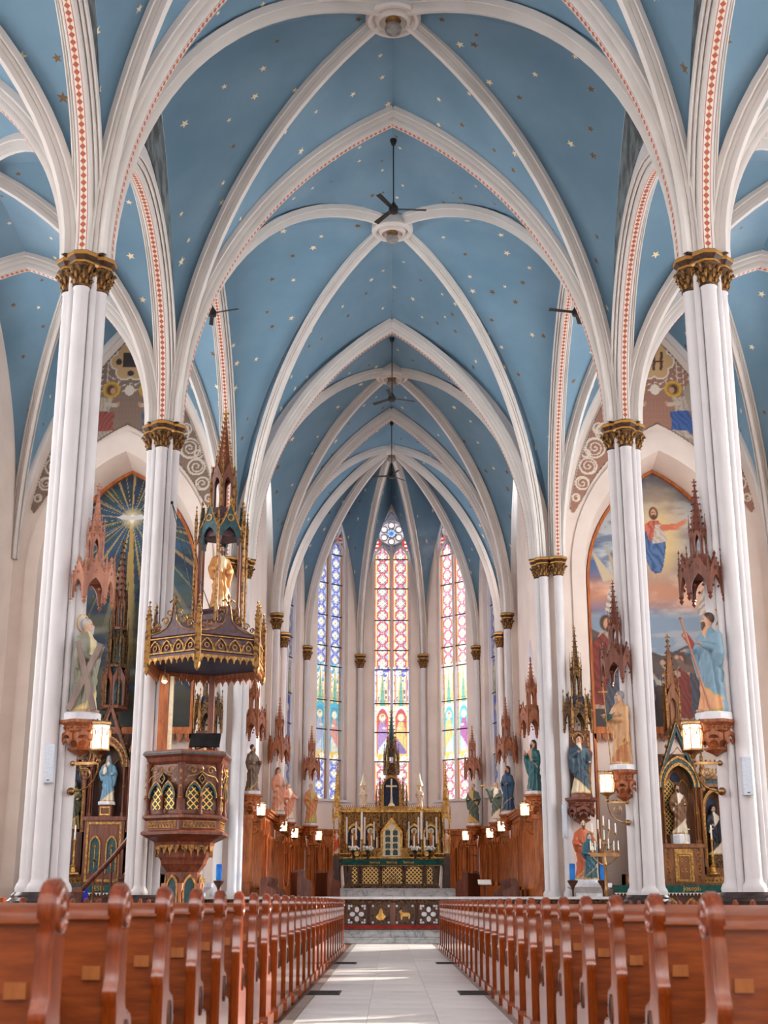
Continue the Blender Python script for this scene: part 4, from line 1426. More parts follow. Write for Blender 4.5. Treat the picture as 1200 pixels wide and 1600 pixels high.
# ================================================================ STATUES (one continuous carved surface each)
def surface_net(D, o, h):
    """naive surface nets: D field (negative inside), origin o, cell h -> verts, quads"""
    s = D < 0
    nx, ny, nz = D.shape
    c = np.zeros((nx - 1, ny - 1, nz - 1), np.int8)
    for a in (0, 1):
        for b in (0, 1):
            for d in (0, 1):
                c += s[a:nx - 1 + a, b:ny - 1 + b, d:nz - 1 + d]
    act = (c > 0) & (c < 8)
    ii = np.argwhere(act)
    pos = np.zeros((len(ii), 3))
    cnt = np.zeros(len(ii))
    corners = [(a, b, d) for a in (0, 1) for b in (0, 1) for d in (0, 1)]
    vals = {q: D[ii[:, 0] + q[0], ii[:, 1] + q[1], ii[:, 2] + q[2]] for q in corners}
    for q in corners:
        for ax in range(3):
            if q[ax] == 0:
                p = list(q)
                p[ax] = 1
                p = tuple(p)
                v0, v1 = vals[q], vals[p]
                m = (v0 < 0) != (v1 < 0)
                t = np.where(m, v0 / np.where(m, v0 - v1, 1), 0)
                for k in range(3):
                    pos[:, k] += np.where(m, q[k] + (t if k == ax else 0), 0)
                cnt += m
    pos = (ii + pos / cnt[:, None]) * h + np.array(o)
    idm = -np.ones(act.shape, np.int64)
    idm[act] = np.arange(len(ii))
    quads = []
    for ax in range(3):
        a1, a2 = (ax + 1) % 3, (ax + 2) % 3
        sl0, sl1 = [slice(None)] * 3, [slice(None)] * 3
        sl0[ax], sl1[ax] = slice(0, -1), slice(1, None)
        cr = s[tuple(sl0)] != s[tuple(sl1)]
        e = np.argwhere(cr)
        e = e[(e[:, a1] > 0) & (e[:, a2] > 0) & (e[:, a1] < D.shape[a1] - 1) & (e[:, a2] < D.shape[a2] - 1)]
        e = e[e[:, ax] < D.shape[ax] - 1]
        q = []
        for d1, d2 in ((-1, -1), (0, -1), (0, 0), (-1, 0)):
            f = e.copy()
            f[:, a1] += d1
            f[:, a2] += d2
            q.append(idm[f[:, 0], f[:, 1], f[:, 2]])
        q = np.stack(q, 1)
        fl = s[e[:, 0], e[:, 1], e[:, 2]]
        q[~fl] = q[~fl][:, ::-1]
        quads.append(q[(q >= 0).all(1)])
    return pos, np.concatenate(quads)

def sm_min(a, b, k):
    h = np.clip(.5 + .5 * (b - a) / k, 0, 1)
    return b * (1 - h) + a * h - k * h * (1 - h)

def statue_mesh(spec, h=.018):
    """draped standing figure, 1.7 m tall, facing -y, feet at z = 0"""
    g = spec.get
    x, y, z = np.meshgrid(np.arange(-.52, .54, h), np.arange(-.48, .42, h), np.arange(-.03, 1.9, h), indexing='ij')
    prim = []
    def cap(a, b, ra, rb):
        a, b = np.array(a, float), np.array(b, float)
        d = b - a
        t = np.clip(((x - a[0]) * d[0] + (y - a[1]) * d[1] + (z - a[2]) * d[2]) / (d @ d + 1e-9), 0, 1)
        return np.sqrt((x - a[0] - t * d[0]) ** 2 + (y - a[1] - t * d[1]) ** 2 + (z - a[2] - t * d[2]) ** 2) - (ra + (rb - ra) * t)
    def ell(c, r):
        q = np.sqrt(((x - c[0]) / r[0]) ** 2 + ((y - c[1]) / r[1]) ** 2 + ((z - c[2]) / r[2]) ** 2)
        return (q - 1) * min(r)
    zz = np.array([0, .06, .3, .6, .9, 1.05, 1.2, 1.3, 1.37, 1.43, 1.5])
    w = g('width', 1.0)
    aw = np.interp(z, zz, np.array([.25, .25, .215, .2, .195, .19, .205, .2, .14, .075, .05])) * w
    ad = np.interp(z, zz, np.array([.215, .205, .18, .165, .15, .145, .14, .125, .095, .07, .05])) * w
    sway = g('sway', .02) * np.sin(z * 3.2)
    th = np.arctan2(y, x - sway)
    sd = g('seed', 1)
    amp = np.interp(z, [0, .2, .9, 1.2, 1.35], [.16, .15, .11, .05, 0])
    fold = amp * (1.6 * np.abs(np.sin(th * 4.5 + .9 * np.sin(z * 2.4 + sd) + sd)) - 1.0) + .4 * amp * np.sin(th * 15 + 3 * z + sd * 2)
    dg = g('diag', 1.0)
    fold += np.interp(z, [.2, .5, 1.0, 1.25], [0, .085, .085, 0]) * np.sin((z * 2.1 + dg * (x) * 2.4) * 11 + sd)
    rob = (np.sqrt(((x - sway) / aw) ** 2 + (y / ad) ** 2) - 1 - fold) * np.minimum(aw, ad) * .8
    rob = np.maximum(np.maximum(rob, -z), z - 1.44)
    D = rob
    cid = np.zeros(D.shape, np.int8)           # colour index
    def put(d, c, k=.02):
        nonlocal D, cid
        cid = np.where(d < D, c, cid)
        D = sm_min(D, d, k)
    hz = 1.555
    ty = g('turn', 0.0)                        # head turned sideways
    fx, fy = math.sin(ty), -math.cos(ty)
    put(cap((0, 0, 1.36), (0, .0, 1.5), .062, .055), 2)
    put(ell((0, 0, hz), (.078, .088, .118)), 2)
    put(cap((fx * .09, fy * .09, hz + .01), (fx * .11, fy * .11, hz - .025), .012, .018), 2, .012)
    hair = g('hairstyle', 'short')
    bx, by = -fx, -fy
    if hair in ('short', 'long'):
        put(ell((bx * .025, by * .025, hz + .035), (.092, .098, .105)), 3, .01)
    if hair == 'long':
        put(cap((bx * .05, by * .05, hz), (bx * .07, by * .07, 1.3), .085, .07), 3)
    if hair == 'veil':
        put(ell((bx * .03, by * .03, hz + .025), (.102, .105, .125)), 1, .012)
        put(cap((bx * .05, by * .05, hz - .02), (bx * .06, by * .06, 1.25), .1, .17), 1, .03)
        put(ell((fx * .035, fy * .035, hz - .012), (.062, .066, .098)), 2, .004)
    if g('beard', False):
        put(cap((fx * .07, fy * .07, hz - .065), (fx * .085, fy * .085, hz - g('beardlen', .14)), .05, .03), 3, .015)
    if g('cap', False):
        put(ell((0, 0, hz + .1), (.11, .11, .04)), 1, .01)
    for s, arm in ((-1, g('armL', None)), (1, g('armR', None))):
        if arm is None:
            arm = ((s * .27, .0, 1.05), (s * .15, -.2, 1.0))
        sh = (s * .185, .01, 1.27)
        e_, hd = arm
        put(cap(sh, e_, .075, .07), 1 if g('cloak', True) else 0, .04)
        e2 = tuple(np.array(e_) + (np.array(hd) - np.array(e_)) * .78)
        put(cap(e_, e2, .068, .055), 0, .03)
        d = np.array(hd) - np.array(e_)
        d = d / np.linalg.norm(d)
        hp = np.array(hd) - d * .03
        put(cap(tuple(hp - d * .04), tuple(hp + d * .02), .03, .034), 2, .012)
        # five fingers
        sd_ = np.cross(d, (0, 0, 1.0))
        sd_ = sd_ / (np.linalg.norm(sd_) + 1e-6)
        up = np.cross(sd_, d)
        for f in range(4):
            o = sd_ * ((f - 1.5) * .019)
            b_ = hp + d * .035 + o
            t_ = hp + d * (.085 + .012 * (f in (1, 2))) + o * 1.1 - up * .022
            put(cap(tuple(b_), tuple(t_), .0105, .009), 2, .006)
        put(cap(tuple(hp + sd_ * -s * .03), tuple(hp + sd_ * -s * .055 + d * .045 + up * .01), .012, .01), 2, .008)
        if g('drape', True):
            put(cap(tuple(np.array(e_) * .93), (e_[0] * .85, e_[1] * .6, .62 if s * dg > 0 else .8), .085, .05), 1, .05)
    if g('child', None):
        cx, cy, cz = g('child')
        put(ell((cx, cy, cz), (.075, .07, .13)), 4, .02)
        put(ell((cx, cy - .01, cz + .17), (.052, .055, .065)), 2, .01)
        put(ell((cx, cy + .015, cz + .19), (.056, .056, .06)), 3, .005)
    # feet
    for s in (-1, 1):
        put(ell((s * .08, -.21, .03), (.045, .1, .035)), 2, .01)
    D[0], D[-1], D[:, 0], D[:, -1], D[:, :, 0], D[:, :, -1] = (1,) * 6
    v, q = surface_net(D, (-.52, -.48, -.03), h)
    gi = np.clip(np.round((v - np.array([-.52, -.48, -.03])) / h).astype(int), 0, np.array(D.shape) - 1)
    ci = cid[gi[:, 0], gi[:, 1], gi[:, 2]]
    # mantle over the robe: all of the back and a diagonal fall over the front
    vx, vy, vz = v[:, 0], v[:, 1], v[:, 2]
    man = (vy > -.02) | ((vz < g('m_top', 1.0) + dg * vx * 1.2) & (vz > g('m_bot', .28) + dg * vx * .9)) | ((dg * vx < -.06) & (vz > .9))
    if not g('cloak', True):
        man = man & False
    ci = np.where((ci == 0) & man, 1, ci)
    if g('hairstyle') == 'veil' and False:
        pass
    pal = np.array([g('robe'), g('mantle'), g('skin', srgb(214, 168, 138)[:3]), g('hair', srgb(88, 58, 40)[:3]), g('child_robe', srgb(230, 214, 196)[:3])])
    col = pal[ci]
    # gilt hems along the edge of the mantle and the robe
    hem = (ci == 0) & (vz < .055)
    e1 = np.abs(vz - (g('m_bot', .28) + dg * vx * .9)) < .016
    e1 &= (ci <= 1) & (vy < .02)
    col[hem | e1] = np.array(srgb(206, 168, 92)[:3])
    eye = (ci == 2) & (np.abs(vz - hz - .015) < .012)
    side = (vx * fy - vy * fx)
    fr = vx * fx + vy * fy
    col[eye & (fr > .05) & (np.abs(np.abs(side) - .03) < .014)] = np.array(srgb(60, 40, 34)[:3])
    col[(ci == 2) & (np.abs(vz - hz + .055) < .008) & (fr > .06) & (np.abs(side) < .022)] = np.array(srgb(150, 84, 72)[:3])
    me = bpy.data.meshes.new('figure')
    me.vertices.add(len(v))
    me.vertices.foreach_set('co', v.astype(np.float32).ravel())
    me.loops.add(len(q) * 4)
    me.loops.foreach_set('vertex_index', q.astype(np.int32).ravel())
    me.polygons.add(len(q))
    me.polygons.foreach_set('loop_start', np.arange(0, len(q) * 4, 4, dtype=np.int32))
    me.polygons.foreach_set('use_smooth', np.ones(len(q), bool))
    me.update(calc_edges=True)
    at = me.color_attributes.new('Col', 'FLOAT_COLOR', 'POINT')
    at.data.foreach_set('color', np.concatenate([col, np.ones((len(col), 1))], 1).astype(np.float32).ravel())
    me.materials.append(MATS['painted_statue'])
    return me

def S(r, g, b):
    return srgb(r, g, b)[:3]

def statue(label, loc, rz, height, spec, res=.02, base='stone_white', bh=.12, bw=.3, halo=False, name='saint_statue', group=None):
    """loc is the top of what it stands on; rz 0 faces the camera"""
    t = thing(name, label, 'statue', loc, rz, group)
    k = (height - bh) / 1.7
    MB().lathe([(bw, 0), (bw, bh * .8), (bw * .92, bh)], 8, rot=PI / 8).build('base_block', base, t, 20)
    f = link('figure', statue_mesh(spec, res), t, (0, 0, bh - .005), scale=k)
    if halo:
        n = 24
        A = [(.17 * math.cos(2 * PI * q / n), .17 * math.sin(2 * PI * q / n) + 1.6) for q in range(n)]
        B = [(.15 * math.cos(2 * PI * q / n), .15 * math.sin(2 * PI * q / n) + 1.6) for q in range(n)]
        hb = MB().ring(A, B, .1, .112, True)
        link('halo', hb.mesh('halo', 'gold', 30), t, (0, 0, bh), scale=k)
    return t, k, bh
# ================================================================ GOTHIC KIT
def gable(mb, w, zb, zs, zt, a, r, zsp, y0=-.02, y1=.02, n=5):
    """gabled face pierced by a pointed arch"""
    I = [(-a, zb)] + arch(a, r, n, 0, zsp) + [(a, zb)]
    O = [(-w / 2, zb)] + [(-w / 2 + w / 2 * k / n, zs + (zt - zs) * k / n) for k in range(n + 1)]
    O += [(w / 2 * k / n, zt - (zt - zs) * k / n) for k in range(1, n + 1)] + [(w / 2, zb)]
    mb.ring(O, I, y0, y1)

def pinnacle(mb, x, y, z, w, h, cr=True):
    mb.box(x - w / 2, x + w / 2, y - w / 2, y + w / 2, z, z + h * .45)
    mb.box(x - w * .65, x + w * .65, y - w * .65, y + w * .65, z + h * .43, z + h * .48)
    mb.wedge(x - w / 2, x + w / 2, y - w / 2, y + w / 2, z + h * .48, z + h * .92, .12)
    if cr:
        for t in (.58, .7, .82):
            e = w * .5 * (1 - (t - .48) / .46) + w * .12
            for a, b in ((1, 0), (-1, 0), (0, 1), (0, -1)):
                mb.bud(x + a * e, y + b * e, z + h * t, w * .2)
    mb.bud(x, y, z + h * .95, w * .32, h * .06)

def crocket_spire(mb, cb, x, y, z, r, h, n=6, k=8, cs=.03, rot=0.0):
    """mb gets the cone, cb the crockets and the cross finial"""
    mb.lathe([(r, z), (r * .93, z + h * .02), (r * .12, z + h * .9), (r * .1, z + h * .92)], n, x, y, rot)
    for i in range(1, k):
        t = i / k * .92
        rr = r * (1 - t * .93) + cs * .6
        for j in range(n):
            a = rot + 2 * PI * j / n
            cb.bud(x + rr * math.cos(a), y + rr * math.sin(a), z + h * t, cs * (1.1 - .5 * t))
    cb.lathe([(cs * .9, z + h * .88), (cs * 1.5, z + h * .91), (cs * .7, z + h * .93)], 6, x, y)
    cb.box(x - cs * .45, x + cs * .45, y - cs * .45, y + cs * .45, z + h * .92, z + h * 1.04)
    cb.box(x - cs * 1.7, x + cs * 1.7, y - cs * .4, y + cs * .4, z + h * .965, z + h * .99)

def fringe(mb, x0, x1, z, n, h, y0=-.012, y1=.012):
    """row of pointed drops under an edge along x"""
    w = (x1 - x0) / n
    for k in range(n):
        c = x0 + (k + .5) * w
        mb.poly([(c - w * .5, z), (c + w * .5, z), (c + w * .42, z - h * .35), (c + w * .16, z - h * .5), (c, z - h), (c - w * .16, z - h * .5), (c - w * .42, z - h * .35)], y0, y1)

def canopy(label, loc, rz, w, hb, ht, hs, mat='wood_carved', cmat='wood_carved', n=6, group=None, drops=True, bmat=None):
    """hanging gothic statue canopy; loc is the middle of its lower rim"""
    t = thing('statue_canopy', label, 'canopy', loc, rz, group)
    ap_ = w / 2 * math.cos(PI / n)
    fw = 2 * w / 2 * math.sin(PI / n)
    for F in face_frames(n, ap_):
        b = MB()
        b.M = F
        gable(b, fw, 0, hb * .55, hb, fw * .36, hb * .38, hb * .1)
        b.ring([(fw * .1 * math.cos(q * PI / 4), hb * .66 + fw * .1 * math.sin(q * PI / 4)) for q in range(8)], [(fw * .05 * math.cos(q * PI / 4), hb * .66 + fw * .05 * math.sin(q * PI / 4)) for q in range(8)], -.035, -.02, True)
        for k in range(4):
            b.bud(-fw / 2 + fw / 2 * k / 4, -.02, hb * (.55 + .45 * k / 4) + .02, fw * .07)
            b.bud(fw / 2 - fw / 2 * k / 4, -.02, hb * (.55 + .45 * k / 4) + .02, fw * .07)
        b.bud(0, -.01, hb * 1.04, fw * .1, fw * .18)
        b.bud(-fw * .2, 0, hb * .18, fw * .09)
        b.bud(fw * .2, 0, hb * .18, fw * .09)
        b.build('gable', mat, t, 20)
    for k in range(n):
        a = -PI / 2 + PI / n + 2 * PI * k / n
        x, y = w / 2 * math.cos(a), w / 2 * math.sin(a)
        b = MB()
        pinnacle(b, x, y, 0, w * .085, hb * 1.25)
        b.build('pinnacle', cmat, t, 20)
        if drops:
            MB().lathe([(w * .05, 0), (w * .065, -.03), (w * .03, -.05), (w * .055, -.09), (.004, -.14)], 6, x, y).build('pendant', cmat, t, 30)
    MB().lathe([(w * .4, hb * .48), (w * .38, hb * .6), (w * .28, hb * .82), (w * .26, hb)], n, rot=-PI / 2 + PI / n).build('vaulted_core', bmat or mat, t, 20)
    # open upper stage
    tw = w * .4
    b = MB()
    b.lathe([(tw * .62, hb * .95), (tw * .66, hb), (tw * .6, hb + .04)], n, rot=-PI / 2 + PI / n)
    for F in face_frames(n, tw / 2 * math.cos(PI / n)):
        b.M = F
        f2 = tw * math.sin(PI / n)
        gable(b, f2, hb, hb + ht * .72, hb + ht, f2 * .3, ht * .3, hb + ht * .45, -.012, .012, 3)
    b.M = None
    b.lathe([(tw * .5, hb + ht * .86), (tw * .6, hb + ht * .92), (tw * .5, hb + ht)], n, rot=-PI / 2 + PI / n)
    b.build('upper_stage', mat, t, 20)
    sp, cr = MB(), MB()
    crocket_spire(sp, cr, 0, 0, hb + ht * .95, tw * .36, hs, n, 7, w * .035, -PI / 2 + PI / n)
    for k in range(n):
        a = -PI / 2 + PI / n + 2 * PI * k / n
        pinnacle(cr, tw * .5 * math.cos(a), tw * .5 * math.sin(a), hb + ht * .7, w * .04, ht * .8, False)
    sp.build('spire', mat, t, 20)
    tag(cr.build('crockets', cmat, t, 20), kind='stuff')
    return t

def console(label, loc, rz, r, h, mat='wood_carved', group=None, n=6):
    """carved bracket; loc is the middle of its top"""
    t = thing('wall_bracket', label, 'bracket', loc, rz, group)
    ro = -PI / 2 + PI / n
    MB().lathe([(r * .8, -h * .2), (r * .9, -h * .14), (r, -h * .1), (r, -.005), (r * .95, 0)], n, rot=ro).build('cornice', mat, t, 20)
    MB().lathe([(r * .3, -h), (r * .5, -h * .93), (r * .55, -h * .86), (r * .34, -h * .82), (r * .5, -h * .55), (r * .78, -h * .34), (r * .8, -h * .18)], n, rot=ro).build('corbel', mat, t, 20)
    for F in face_frames(n, r * .8 * math.cos(PI / n)):
        b = MB()
        b.M = F
        fw = 2 * r * .8 * math.sin(PI / n)
        for k in (-1, 0, 1):
            b.bud(k * fw * .3, -.01, -h * .25, fw * .09)
        gable(b, fw, -h * .66, -h * .45, -h * .34, fw * .3, h * .14, -h * .62, -.03, 0, 3)
        fringe(b, -fw / 2, fw / 2, -h * .6, 2, h * .18, -.03, 0)
        b.build('carved_panel', mat, t, 20)
    MB().lathe([(.01, -h * 1.12), (r * .14, -h * 1.06), (r * .3, -h)], n, rot=ro).build('pendant', mat, t, 20)
    return t

def lantern(label, loc, rz, k=1.0, arm=.42, group='hexagonal lanterns on brass wall arms'):
    """loc: fixing point of the horizontal bar; local +x reaches out from the wall"""
    t = thing('wall_lantern', label, 'lamp', loc, rz, group)
    a = arm * k
    b = MB().box(0, a, -.014 * k, .014 * k, -.02 * k, .02 * k)
    for q in range(4):
        b.bud(a * (.2 + .17 * q), 0, .035 * k, .022 * k)
    b.ball(0, 0, 0, .045 * k)
    cv = [(a, 0, .02 * k), (a * .97, 0, -.12 * k), (a * .85, 0, -.26 * k), (a * .62, 0, -.37 * k), (a * .3, 0, -.42 * k), (0, 0, -.43 * k)]
    b.tube(cv, .014 * k, 6)
    b.ball(0, 0, -.43 * k, .065 * k)
    c = [(a * .5 + .085 * k * math.cos(q * PI / 8), 0, -.16 * k + .085 * k * math.sin(q * PI / 8)) for q in range(16)]
    b.tube(c, .009 * k, 5, True)
    c = [(a * .5 + (.075 - .008 * q) * k * math.cos(q * .8), 0, -.16 * k + (.075 - .008 * q) * k * math.sin(q * .8)) for q in range(9)]
    b.tube(c, .009 * k, 5)
    b.build('arm', 'brass', t, 40)
    MB().lathe([(.03 * k, .0), (.045 * k, .03 * k), (.028 * k, .06 * k), (.04 * k, .1 * k), (.06 * k, .13 * k), (.14 * k, .17 * k), (.165 * k, .19 * k), (.165 * k, .215 * k)], 6, a, 0).build('lamp_base', 'brass', t, 30)
    MB().lathe([(.14 * k, .215 * k), (.15 * k, .5 * k), (.15 * k, .6 * k)], 6, a, 0).build('glass_shade', 'lamp_glass', t, 10)
    f = MB()
    for q in range(6):
        an = q * PI / 3
        x, y = a + .152 * k * math.cos(an), .152 * k * math.sin(an)
        f.tube([(x, y, .2 * k), (x, y, .6 * k)], .011 * k, 4)
        f.bud(x, y, .19 * k, .022 * k)
    for F in face_frames(6, .14 * k, PI / 6, (a, 0)):
        f.M = F
        O = [(-.078 * k, .42 * k)] + [(v[0], v[1]) for v in arch(.078 * k, .1 * k, 3, 0, .44 * k)] + [(.078 * k, .42 * k)]
        I = [(-.066 * k, .42 * k)] + [(v[0], v[1]) for v in arch(.066 * k, .085 * k, 3, 0, .44 * k)] + [(.066 * k, .42 * k)]
        f.ring(O, I, -.012 * k, .0)
        f.M = None
    f.lathe([(.158 * k, .58 * k), (.17 * k, .595 * k), (.17 * k, .63 * k), (.16 * k, .645 * k)], 6, a, 0)
    for q in range(12):
        an = q * PI / 6
        f.bud(a + .162 * k * math.cos(an), .162 * k * math.sin(an), .655 * k, .018 * k)
    f.build('lantern_frame', 'brass', t, 30)
    return t

# ================================================================ STATUES, CANOPIES AND LANTERNS IN PLACE
TAN, WHITE = S(214, 196, 150), S(226, 214, 200)
# --- first column, left: man with the diagonal cross
console('carved oak bracket below the statue with the diagonal cross', (-4.97, 20.98, 3.65), R(20), .36, .5)
t, k, bh = statue('statue of grey-bearded man in green mantle holding a diagonal wooden cross', (-4.97, 20.98, 3.65), R(62), 1.67,
    dict(robe=TAN, mantle=S(138, 136, 116), hair=S(190, 182, 176), beard=True, turn=.4, armR=((.26, -.02, 1.02), (.1, -.26, 1.16)), armL=((-.26, -.06, 1.0), (-.08, -.27, .92)), seed=2), .0145, bh=.12, bw=.31, halo=True)
cr = MB()
cr.M = Matrix.Rotation(-R(62), 4, 'Z')
def beam(mb, p, q, w, d):
    p, q = Vector(p), Vector(q)
    v = (q - p).normalized()
    s = Vector((v.z, 0, -v.x)) * w
    e = Vector((0, d, 0))
    mb.add([p + s + e, p - s + e, p - s - e, p + s - e, q + s + e, q - s + e, q - s - e, q + s - e], [(0, 1, 2, 3), (4, 7, 6, 5), (0, 4, 5, 1), (1, 5, 6, 2), (2, 6, 7, 3), (3, 7, 4, 0)])
beam(cr, (-.14, -.34, .13), (.3, -.3, 1.18), .045, .03)
beam(cr, (.24, -.3, .13), (-.06, -.34, 1.22), .045, .03)
cr.build('cross_beams', 'wood_grey', t)
canopy('pinkish oak gothic canopy over the statue with the diagonal cross', (-4.93, 20.98, 5.62), R(20), .66, .62, .5, .85, 'pink_wood', 'pink_wood')
lantern('lit hexagonal lantern below the statue with the diagonal cross', (-5.05, 20.9, 2.98), R(-8), 1.0, .42)
# --- first column, right: man with staff in blue
console('carved oak bracket below the statue in blue with a staff', (5.03, 20.98, 3.65), R(-20), .36, .5)
t, k, bh = statue('statue of dark-bearded man in pale blue mantle holding a long staff', (5.03, 20.98, 3.65), R(-62), 1.76,
    dict(robe=S(224, 164, 116), mantle=S(124, 156, 174), hair=S(86, 66, 54), beard=True, turn=-.4, diag=-1.0, m_bot=.45, m_top=1.3, armL=((-.26, -.08, 1.02), (-.22, -.36, 1.04)), armR=((.24, .0, 1.02), (.02, -.22, 1.14)), seed=5, cap=False), .0145, bh=.12, bw=.31, halo=True)
cr = MB()
cr.M = Matrix.Rotation(R(62), 4, 'Z')
cr.tube([(-.12, -.3, .12), (-.5, -.32, 1.56)], .018, 6)
cr.bud(-.505, -.32, 1.58, .035)
cr.build('staff', 'pink_wood', t)
canopy('dark oak gothic canopy over the statue in blue with a staff', (4.97, 20.98, 5.68), R(-20), .66, .62, .5, .85, 'wood_mahogany', 'wood_mahogany')
lantern('lit hexagonal lantern below the statue in blue with a staff', (5.05, 20.9, 2.98), R(188), 1.0, .42)
# --- second column, right: man with a book and a cross staff
console('carved oak bracket below the statue reading a green book', (5.02, 29.38, 3.67), R(-20), .34, .62)
t, k, bh = statue('statue of grey-haired man in brown robe holding a green book and cross staff', (5.0, 29.36, 3.67), R(-58), 1.76,
    dict(robe=S(186, 120, 70), mantle=S(206, 158, 112), hair=S(150, 150, 150), beard=True, turn=-.3, m_bot=.3, m_top=1.35, armL=((-.25, -.1, 1.04), (-.18, -.34, 1.12)), armR=((.24, -.06, 1.0), (.02, -.33, 1.02)), seed=8), .016, bh=.12, bw=.29)
cr = MB()
cr.M = Matrix.Rotation(R(58), 4, 'Z')
cr.tube([(-.3, -.3, .1), (-.4, -.3, 1.85)], .012, 6).box(-.5, -.3, -.315, -.285, 1.66, 1.69)
cr.build('cross_staff', 'gold_matt', t)
bk = MB()
bk.add([(-.12, -.36, 1.12), (.02, -.42, 1.06), (.02, -.26, 1.2), (-.12, -.24, 1.24), (.14, -.36, 1.14), (.14, -.24, 1.26)], [(0, 1, 2, 3), (1, 4, 5, 2)])
bk.tube([(-.12, -.36, 1.1), (.02, -.42, 1.04), (.14, -.36, 1.12)], .02, 4)
bk.build('open_book', 'book_cover', t, 0)
canopy('dark oak gothic canopy over the statue reading a green book', (4.98, 29.36, 5.66), R(-20), .7, .75, .55, .95, 'wood_mahogany', 'wood_mahogany')
lantern('lit hexagonal lantern below the statue reading a green book', (5.05, 29.3, 2.98), R(188), 1.0, .44)
# --- chancel statues on the panelling
def chancel_statue(lab, can_lab, br_lab, x, y, z, rz, h, spec, cz=None, cs=1.0, res=.026):
    if br_lab:
        console(br_lab, (x, y, z), rz, .36, .55, 'wood_panel')
    r = statue(lab, (x, y, z), rz, h, spec, res, bh=.1, bw=.3)
    if can_lab:
        canopy(can_lab, (x, y, z + h + .12 if cz is None else cz), rz, .72 * cs, .75 * cs, .55 * cs, .85 * cs, 'wood_carved', 'wood_carved')
    return r
chancel_statue('statue of bearded man in dark brown habit beside the pulpit', 'oak gothic canopy over the statue in dark brown habit', 'oak bracket below the statue in dark brown habit', -4.5, 42.95, 4.2, R(55), 1.6,
    dict(robe=S(120, 90, 70), mantle=S(104, 78, 60), hair=S(70, 52, 42), beard=True, turn=.3, armR=((.24, -.1, 1.0), (.1, -.34, 1.05)), seed=11), 6.05, 1.1)
chancel_statue('statue in pink and rose robes next to the brown-habited statue', 'oak gothic canopy over the statue in pink and rose robes', 'oak bracket below the statue in pink and rose robes', -4.28, 50.5, 4.05, R(50), 1.75,
    dict(robe=S(232, 184, 156), mantle=S(222, 152, 120), hair=S(120, 78, 54), turn=.2, hairstyle='long', seed=12), 6.05, 1.1)
t, k, bh = chancel_statue('small rose-robed angel statue at the left bend of the apse', None, 'oak bracket below the small rose-robed angel statue', -4.2, 54.6, 4.0, R(45), 1.55,
    dict(robe=S(232, 206, 186), mantle=S(216, 140, 110), hair=S(170, 110, 70), hairstyle='long', seed=13, armR=((.25, -.12, 1.1), (.2, -.4, 1.0))))
def wings(t, k, col):
    for s in (-1, 1):
        b = MB()
        b.poly([(s * .04, 1.25), (s * .2, 1.5), (s * .34, 1.45), (s * .4, 1.1), (s * .3, .6), (s * .16, .5), (s * .1, .9)], .15, .2)
        link('wing', b.mesh('wing', col, 30), t, (0, 0, .1), scale=k)
wings(t, k, 'ivory_gilt')
chancel_statue('statue in orange mantle and yellow-green robe left of the high altar', 'oak gothic canopy over the statue in orange and yellow-green', 'oak bracket below the statue in orange and yellow-green', -3.42, 56.85, 3.98, R(25), 1.75,
    dict(robe=S(190, 178, 96), mantle=S(204, 136, 88), hair=S(190, 180, 170), beard=True, seed=14), 6.0)
chancel_statue('statue of bearded man in teal mantle with bare shoulder near the chancel arch', 'oak gothic canopy over the bare-shouldered statue in teal', 'oak bracket below the bare-shouldered statue in teal', 4.52, 43.0, 4.2, R(-55), 1.75,
    dict(robe=S(196, 142, 110), mantle=S(36, 92, 96), hair=S(60, 44, 36), beard=True, hairstyle='long', turn=-.2, diag=-1., m_bot=-.1, m_top=1.05, armL=((-.22, -.14, 1.05), (-.1, -.28, 1.28)), seed=15), 6.15, 1.15)
chancel_statue('statue in deep blue mantle between the teal statue and the trumpeting angel', 'oak gothic canopy over the statue in deep blue mantle', 'oak bracket below the statue in deep blue mantle', 4.32, 50.5, 4.05, R(-50), 1.8,
    dict(robe=S(44, 74, 104), mantle=S(34, 76, 108), hair=S(84, 56, 40), beard=True, hairstyle='long', seed=16), 6.05, 1.1)
t, k, bh = chancel_statue('angel statue in green and cream blowing a golden trumpet', None, 'oak bracket below the trumpeting angel statue', 4.2, 54.6, 4.0, R(-35), 1.6,
    dict(robe=S(232, 220, 196), mantle=S(86, 100, 84), hair=S(178, 110, 70), hairstyle='long', seed=17, armL=((-.24, -.16, 1.2), (-.34, -.34, 1.42))))
wings(t, k, 'ivory_gilt')
b = MB().tube([(-.05, -.14, 1.52), (-.34, -.38, 1.5), (-.5, -.5, 1.5)], [.012, .016, .05], 8)
link('trumpet', b.mesh('trumpet', 'gold', 30), t, (0, 0, .1), scale=k)
chancel_statue('statue in grey-green mantle over gold robe right of the high altar', 'oak gothic canopy over the statue in grey-green and gold', 'oak bracket below the statue in grey-green and gold', 3.42, 56.85, 3.98, R(-25), 1.75,
    dict(robe=S(206, 160, 74), mantle=S(84, 92, 78), hair=S(150, 120, 100), beard=True, seed=18, diag=-1.), 6.0)
for sx, nm in ((-1, 'left'), (1, 'right')):
    for (x, y, z, lab) in ((4.62, 43.3, 3.35, 'small lit lantern by the chancel arch, %s side'), (4.5, 51.0, 3.25, 'small lit lantern halfway along the chancel, %s side'), (4.35, 55.0, 3.2, 'small lit lantern at the bend of the apse, %s side'), (3.5, 57.2, 3.2, 'small lit lantern nearest the high altar, %s side')):
        lantern(lab % nm, (sx * x, y, z), R(-35) if sx < 0 else R(215), .95, .55, 'chancel lanterns')

